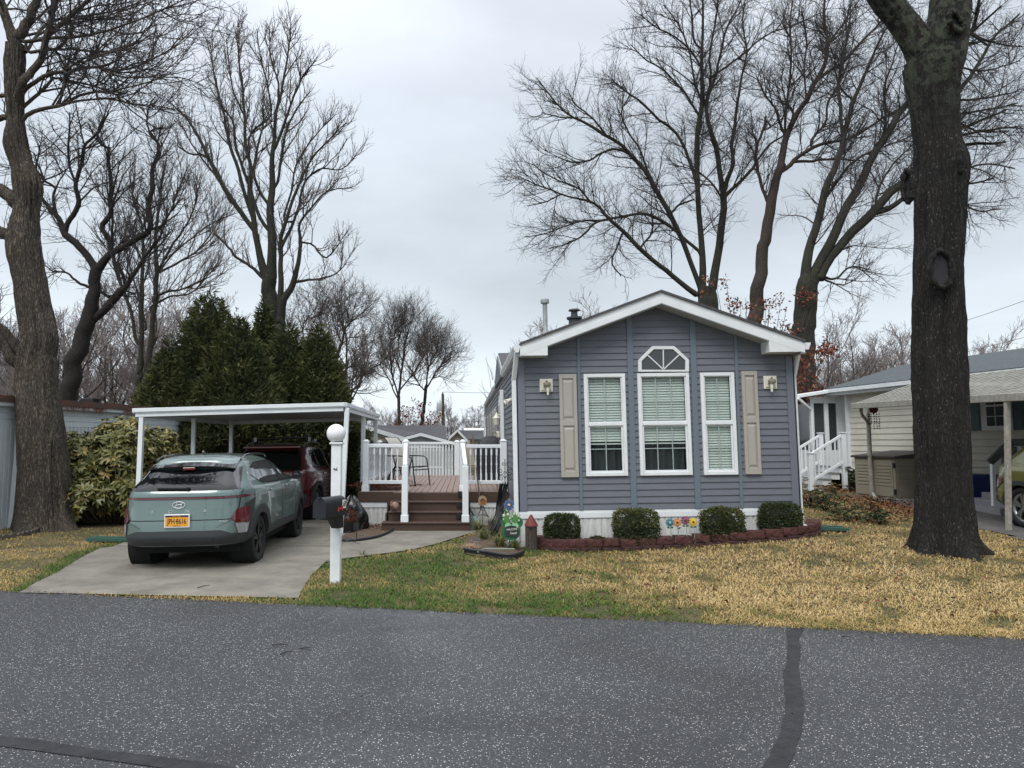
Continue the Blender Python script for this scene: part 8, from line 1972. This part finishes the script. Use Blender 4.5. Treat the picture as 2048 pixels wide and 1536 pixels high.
# hose bundle
Yq=12.6; m=MB(); random.seed(9)
for k in range(9):
    x0=at(995+random.uniform(-1,1),1000,Yq).x; a=at(1000+k*1.6,966+random.uniform(-2,4),Yq); 
    pts=[a,at(994+k*1.5,1000,Yq+.02*k),at(990+k*1.7,1030,Yq-.03*k),at(975+k*2.6,1062-random.uniform(0,12),Yq-.2-.03*k),at(978+k*2.4,1068-random.uniform(0,10),Yq-.25),at(996+k,1040,Yq-.05),at(1003+k*.8,1010,Yq+.03),at(1008+k*.8,975,Yq+.03),a+Vector((.04,0,-.01))]
    m.tube([Vector(p) for p in smooth_path([(*p,0) for p in pts],44)[:,:3]],.0085,6)
for (pts) in ([(1008,1010),(1000,1024),(1008,1040),(1020,1056)],[(1000,1068),(1020,1045),(1005,1030)]):
    m.tube([Vector(p) for p in smooth_path([(*at(px,py,Yq-.1),0) for px,py in pts],16)[:,:3]],.0085,6)
tag(m.build('garden_hose',mat('hose_black',(.014,.014,.016),.45),loc=(at(990,1060,Yq).x,Yq,0)),'long bundle of black garden hose hanging from the deck corner hook','garden hose')
# bird lantern ornament with triangular metal skirt
Yl=13.3; c=at(965,1001,Yl); g=thing('garden_ornament','orange house shaped tile on a triangular black metal stake below the deck','garden ornament',(c.x,Yl,0))
s=Yl/F; m=MB(); m.prism([(c.x+x*s,Yl,c.z+z*s) for x,z in ((-8,-9),(8,-9),(8,4),(5,8),(0,9.5),(-5,8),(-8,4))][::-1],(0,.03,0)); m.build('tile',mat('tile_buff',(.33,.22,.13),.7),g,bev=.003)
m=MB(); m.prism([(c.x+x*s,Yl-.006,c.z+z*s) for x,z in ((-4,-7),(5,-7),(5,-1),(.5,3),(-4,-1))][::-1],(0,.005,0)); m.build('house_motif',mat('motif_orange',(.30,.09,.015),.6),g)
m=MB(); m.prism([(c.x+x*s,Yl-.009,c.z+z*s) for x,z in ((-5.5,-1),(.5,4.5),(6,-1),(5,-2),(.5,2),(-4.5,-2))][::-1],(0,.003,0)); m.build('roof_motif',M_ink,g)
m=MB(); zt=c.z-9*s; 
m.bar((c.x,Yl+.01,c.z),(c.x,Yl+.01,0),.008)
for k in range(3): m.bar((c.x-.012*k,Yl,zt-.01),(c.x-.095+.02*k,Yl,zt-.20+.02*k),.007); m.bar((c.x+.012*k,Yl,zt-.01),(c.x+.105-.02*k,Yl,zt-.21+.02*k),.007)
A_=[(c.x-.095,zt-.205),(c.x-.05,zt-.18),(c.x,zt-.172),(c.x+.05,zt-.18),(c.x+.115,zt-.215)]
m.tube([(x,Yl-.004,z) for x,z in A_],.010,6); m.tube([(c.x-.05,Yl-.004,zt-.10),(c.x,Yl-.004,zt-.09),(c.x+.055,Yl-.004,zt-.105)],.005,5); m.build('stake',M_black,g)
# leaning brown pole
a=at(945,870,14.6); b=at(960,1000,13.75); m=MB(); m.tube([a,b,at(962,1020,13.7)],.014,8); tag(m.build('wooden_pole',mat('pole_brown',(.10,.065,.05),.8),loc=(b.x,b.y,b.z)),'thin brown pole leaning against the deck rail right of the steps','pole')
# teal hand tool by the steps
m=MB(); a=at(941,1020,13.9); b=at(957,1046,13.5); m.bar(a,a.lerp(b,.45),.02); mm=m.build('garden_tool',M_black,loc=tuple(a)); tag(mm,'teal bladed garden tool leaning beside the brown steps','tool'); 
m=MB(); p=a.lerp(b,.45); m.prism([p+Vector((-.02,0,0)),p+Vector((.02,0,0)),b+Vector((.05,0,-.06)),b+Vector((-.03,0,-.07))],(0,.01,0)); 
WM[mm.name]=WM[mm.name]; m.build('blade',mat('tool_teal',(.12,.32,.28),.4),mm)
# black bed edging strips
M_edge=mat('edging_black',(.022,.024,.030),.45,bump=.05,bs=12)
def edging(label,pts,h,r=.016):
    P_=smooth_path([(*gr(px,py),0) for px,py in pts],50)[:,:3]; m=MB(); m.tube([Vector((p[0],p[1],h)) for p in P_],r,8)
    V=[Vector((p[0],p[1],-.01)) for p in P_]+[Vector((p[0],p[1],h)) for p in P_]; n=len(P_); m._add(V,[(i,i+1,n+i+1,n+i) for i in range(n-1)],True); W=[v+Vector((0,.012,0)) for v in V]; m._add(W,[(i,i+1,n+i+1,n+i) for i in range(n-1)],True)
    tag(m.build('bed_edging',M_edge,loc=tuple(P_[25])),label,'garden edging')
edging('curved black plastic edging round the small mulch bed by the walkway',[(682,1086),(712,1085),(745,1080),(766,1074),(782,1066),(791,1058),(793,1054)],.05)
edging('black plastic edging lying loose at the front of the corner bed',[(928,1107),(945,1110),(970,1113),(1000,1118),(1028,1119),(1048,1113)],.07,.02)
# sprinkler wand in the bed
m=MB(); z=.06; pts=[gr(957,1103,z),gr(970,1097,z+.0),gr(1000,1097,z),gr(1030,1098,z)]; m.tube(pts,.008,6); m.sphere(pts[0],.022,10,8); tag(m.build('watering_wand',mat('wand_green',(.25,.33,.30),.5),loc=tuple(pts[0])),'pale green watering wand lying in the corner bed behind the black edging','tool')
# coil bit
q=gr(955,1080,.06); m=MB(); m.tube([(q.x+.10*math.cos(a),q.y+.16*math.sin(a),.05) for a in np.linspace(0.8,5.2,16)],.009,6); tag(m.build('hose_end',mat('hose_grey',(.12,.14,.16),.5),loc=tuple(q)),'short grey hose end looped on the grass clumps','garden hose')
# wrapped black planter near the carport right post
Yk=13.2; c=at(695,1030,Yk); g=thing('wrapped_planter','lumpy object wrapped in shiny black plastic beside the carport right post','planter',(c.x,Yk,0))
def lump(u,v):
    a=u*2*math.pi; hh=at(690,1000,Yk).z; r=.30*(1-(v**3)*.85)*(1+.10*math.sin(a*3+v*6)+.05*math.sin(a*9-v*10)); return Vector((c.x+.02+r*math.cos(a),Yk+.35+r*math.sin(a),.0+(hh+.04)*v+.03*math.sin(a*5+v*3)*v))
m=MB(); m.grid(lump,64,28); m.build('wrapping',mat('bag_black',(.008,.009,.010),.22,bump=.8,bs=7,detail=4),g)
m=MB(); m.lathe([(.14,0),(.17,.02),(.20,.20),(.185,.20),(.15,.03)],20,c=(c.x-.0,Yk-.1,0)); m.build('pot',M_black,g)
rs=np.random.default_rng(2); n=600; d=nrm(rs.normal(size=(n,3))); C=np.array([c.x+.02,Yk-.12,.30])+d*np.array([.16,.13,.12])*rs.random((n,1))**.3
v,t_,q=leaves(C,n,rs,np.full(n,.05),np.full(n,.012),rs.random(n)*.6,.1,d); link('dead_blooms',npmesh('dead_blooms',v,None,t_,var=q),M_rust,g)
# small dark stakes / twig bundle in mulch bed
m=MB(); q=gr(711,1084,0); m.bar((q.x+.0,q.y+.1,0),(q.x,q.y+.1,.28),.014); m.box(q.x-.05,q.x+.04,q.y+.08,q.y+.12,.18,.30); tag(m.build('solar_light',M_solar,loc=tuple(q)),'short dark solar stake light in the curved mulch bed','light')
m=MB(); random.seed(4); q=gr(684,1088,0)
for k in range(16): 
    a=Vector((q.x+random.uniform(-.1,.12),q.y+random.uniform(-.15,.1),.03+random.random()*.06)); b=a+Vector((random.uniform(-.25,.35),random.uniform(-.35,.3),random.uniform(-.02,.16))); m.tube([a,(a+b)/2+Vector((0,0,.03)),b],.0035,4)
tag(m.build('twig_bundle',M_twig,loc=tuple(q)),'bundle of cut twigs at the walkway corner behind the lamp post','twigs')
# red ornament on wire legs by steps
Yo=13.35; c=at(790,1011,Yo); g=thing('garden_ornament','dark red lantern shaped ornament on wire legs left of the steps','garden ornament',(c.x,Yo,0))
m=MB(); m.sphere(c,.075,14,10,sc=(1,.5,.9)); m.prism([c+Vector((-.09,-.02,.06)),c+Vector((-.05,-.02,.09)),c+Vector((-.03,-.02,.02)),c+Vector((-.10,-.02,0))],(0,.02,0)); m.build('body',mat('orn_red',(.15,.02,.02),.5,var=(.30,.25,.18),vs=18),g)
m=MB(); m.box(c.x-.05,c.x+.03,Yo-.02,Yo+.02,c.z-.11,c.z-.07); 
for dx in (-.03,.02): m.tube([(c.x+dx,Yo,c.z-.1),(c.x+dx*1.2,Yo,.0)],.005,5)
m.tube([(c.x-.09,Yo,.02),(c.x-.07,Yo,.12),(c.x+.05,Yo,.12),(c.x+.07,Yo,.02)],.006,5); m.build('legs',M_black,g)
# white figurine by right boxwood, splash blocks
c=at(1604,1057,11.2); g=thing('figurine','small white garden figurine at the base of the right corner','figurine',tuple(c))
m=MB(); m.lathe([(.07,-.08),(.065,-.02),(.045,.06),(.03,.11),(.034,.13),(.045,.16),(.04,.20),(.02,.225)],14,c=(c.x,11.2,c.z)); m.sphere((c.x-.045,11.16,c.z+.06),.03,10,8); m.sphere((c.x+.04,11.16,c.z+.02),.03,10,8,sc=(1,1,1.6)); m.build('body',M_whited,g); m=MB(); m.sphere((c.x+.0,11.19,c.z+.215),.035,10,8,sc=(1,1,.6)); m.build('cap',M_seam,g)
M_spl=mat('splash_green',(.025,.085,.065),.5)
def splash(label,px,py,w,l,rz,h=0):
    for _ in range(6): q=gr(px,py,h); h=float(gh(q.x,q.y))
    M=Matrix.Translation((q.x,q.y,h+.02))@Matrix.Rotation(rz,4,'Z'); m=MB()
    m.hexa([M@Vector(p) for p in ((-l,-w,0),(l,-w*.6,0),(l,w*.6,0),(-l,w,0))],[M@Vector(p) for p in ((-l,-w,.012),(l,-w*.6,.02),(l,w*.6,.02),(-l,w,.012))])
    for s in (-1,1): m.hexa([M@Vector(p) for p in ((-l,s*w-.015,0),(l,s*w*.6-.015,0),(l,s*w*.6+.015,0),(-l,s*w+.015,0))],[M@Vector(p) for p in ((-l,s*w-.015,.05),(l,s*w*.6-.015,.07),(l,s*w*.6+.015,.07),(-l,s*w+.015,.05))])
    tag(m.build('splash_block',M_spl,loc=(q.x,q.y,h),bev=.005),label,'splash block')
splash('dark green plastic splash block by the right end of the front bed',1655,1062,.14,.28,R(170))
splash('long dark green plastic splash block left of the teal suv',230,1084,.13,.42,R(185))
# scalloped edging at left oak
M_scal=mat('scallop_grey',(.12,.105,.09),.95,var=(.06,.05,.045),vs=15,bump=.2,bs=40)
pts=[gr(px,py,.04) for px,py in ((-10,1080),(20,1076),(50,1071),(80,1062),(105,1053),(128,1047),(150,1040))]; P_=smooth_path([(*p,0) for p in pts],200)[:,:3]; d_=np.r_[0,np.cumsum(np.linalg.norm(np.diff(P_,axis=0),axis=1))]
s=0
while s<d_[-1]-.3:
    i=np.searchsorted(d_,s); j=min(np.searchsorted(d_,s+.40),len(P_)-1); a=Vector(P_[i]); b=Vector(P_[j]); t=(b-a).normalized(); n_=Vector((-t.y,t.x,0)); m=MB(); L_=(b-a).length*.97
    prof=[(0,-.05)]+[(L_,-.05)]+[(L_*(1-k/24),.05+.028*abs(math.sin(k/24*math.pi*3))) for k in range(25)]
    z=gh(a.x,a.y); m.prism([Vector((a.x,a.y,z))+t*x+Vector((0,0,zz)) for x,zz in prof],n_*.05); tag(m.build('scalloped_edging',M_scal,loc=tuple(a)),'grey scalloped concrete edging piece curving round the left oak','edging block','scalloped edging round the left oak'); s+=.41
# little iron fence near storage shed
c=gr(1752,1012,.33); g=MB()
for k in range(9): x=c.x+.05*k; g.tube([(x,c.y,.30),(x,c.y,.50+.03*math.sin(k))],.005,4)
g.tube([(c.x,c.y,.48),(c.x+.42,c.y,.44)],.006,5); g.tube([(c.x,c.y,.36),(c.x+.42,c.y,.34)],.006,5); g.tube([(c.x+.38+.045*math.cos(a),c.y,.52+.045*math.sin(a)) for a in np.linspace(-1.5,3.6,14)],.006,5)
tag(g.build('garden_fence',M_black,loc=tuple(c)),'small scrolled iron border fence before the tan storage shed','fence')
# patio strip by the shed
bed_sheet('path',[(8.8,15.6),(10.6,15.7),(10.6,16.4),(9.3,16.6)],M_conc,amp=.003,z0=.02,step=.15)
# twigs and bits on the road
random.seed(31)
for i,(a,b,lb) in enumerate((((543,1290),(575,1289),'dark twig on the asphalt below the driveway, longest of three'),((560,1309),(585,1302),'slanting twig on the asphalt nearest the camera of the three'),((597,1298),(622,1296),'thin pale twig on the asphalt, rightmost of three'),((395,1175),(420,1170),'pale twig lying on the driveway behind the teal suv'),((1684,1273),(1702,1274),'short twig on the asphalt edge right of the tar seal'),((1740,1275),(1748,1277),'tiny twig on the asphalt right of the tar seal'))):
    p=gr(*a,.018 if i!=3 else .022); q=gr(*b,.018 if i!=3 else .022); m=MB(); m.tube([p,(p+q)/2+Vector((0,.012,.004)),q],[.006,.005,.003],5); tag(m.build('twig',M_twigd,loc=tuple(p)),lb,'twig')
rs=np.random.default_rng(15); n=60; px=rs.uniform(0,2048,n); py=rs.uniform(1215,1500,n); C=np.array([tuple(gr(a,b,.01)) for a,b in zip(px,py)]); C=C[C[:,1]<road_y(C[:,0])-.1]
v,t_,q=leaves(C,len(C),rs,np.full(len(C),.022),np.full(len(C),.010),rs.random(len(C))*.4,.1,rs.normal(size=(len(C),3))*[1,1,.1],up=np.tile([0,0,1.],(len(C),1))); tag(link('road_debris',npmesh('road_debris',v,None,t_,var=q),attr_mat('debris',[(0,(.02,.015,.012)),(1,(.08,.05,.03))])),'small dark leaf bits scattered over the asphalt','debris',kind='stuff')
q=Vector((at(760,975,14.6).x,14.6,DZ)); litter_n=700; rs=np.random.default_rng(6); C=np.array([q.x,q.y,DZ+.04])+rs.normal(size=(litter_n,3))*[.30,.15,.03]; C[:,2]=np.maximum(C[:,2],DZ+.01)
m=MB(); m.box(q.x-.45,q.x+.42,14.4,14.85,DZ,DZ+.07); ob_=tag(m.build('planter_tray',mat('tray_brown',(.07,.04,.03),.8),loc=tuple(q),bev=.01),'shallow brown tray of dead leaves behind the left deck railing','planter')
v,t_,qq=leaves(C+[0,0,.06],litter_n,rs,np.full(litter_n,.06),np.full(litter_n,.035),rs.random(litter_n)*.6,.2,rs.normal(size=(litter_n,3))); link('dead_leaves',npmesh('dead_leaves',v,None,t_,var=qq),M_rust,ob_)

# grit, leaf bits and crumbs where the asphalt meets lawn and driveway
rs=np.random.default_rng(55); n=1500; x=rs.uniform(-6,6,n); y=road_y(x)+rs.normal(size=n)*.045-.03; C=np.stack([x,y,np.full(n,.02)],1)
v,t_,q=leaves(C,n,rs,np.full(n,.018),np.full(n,.010),rs.random(n),.1,rs.normal(size=(n,3))*[1,1,.15],up=np.tile([0,0,1.],(n,1))); tag(link('edge_debris',npmesh('edge_debris',v,None,t_,var=q),attr_mat('edge_bits',[(0,(.015,.012,.010)),(.7,(.07,.05,.03)),(1,(.20,.15,.09))])),'thin line of grit and leaf crumbs along the edge of the asphalt','debris',kind='stuff')
rs=np.random.default_rng(56); n=420; x=rs.uniform(1.,7.5,n); y=rs.uniform(6.5,13,n); k=(y>road_y(x)+.2)&~in_poly(bedF,x,y)&~((x>HX)&(x<5.4)&(y>11)); x=x[k];y=y[k];n=len(x)
C=np.stack([x,y,gh(x,y)+.03],1); v,t_,q=leaves(C,n,rs,np.full(n,.055),np.full(n,.034),rs.random(n)*.7,.3,rs.normal(size=(n,3))*[1,1,.25],up=np.tile([0,0,1.],(n,1))); tag(link('fallen_leaves',npmesh('fallen_leaves',v,None,t_,var=q),M_rust),'a few brown fallen leaves lying on the straw coloured lawn','fallen leaves',kind='stuff')
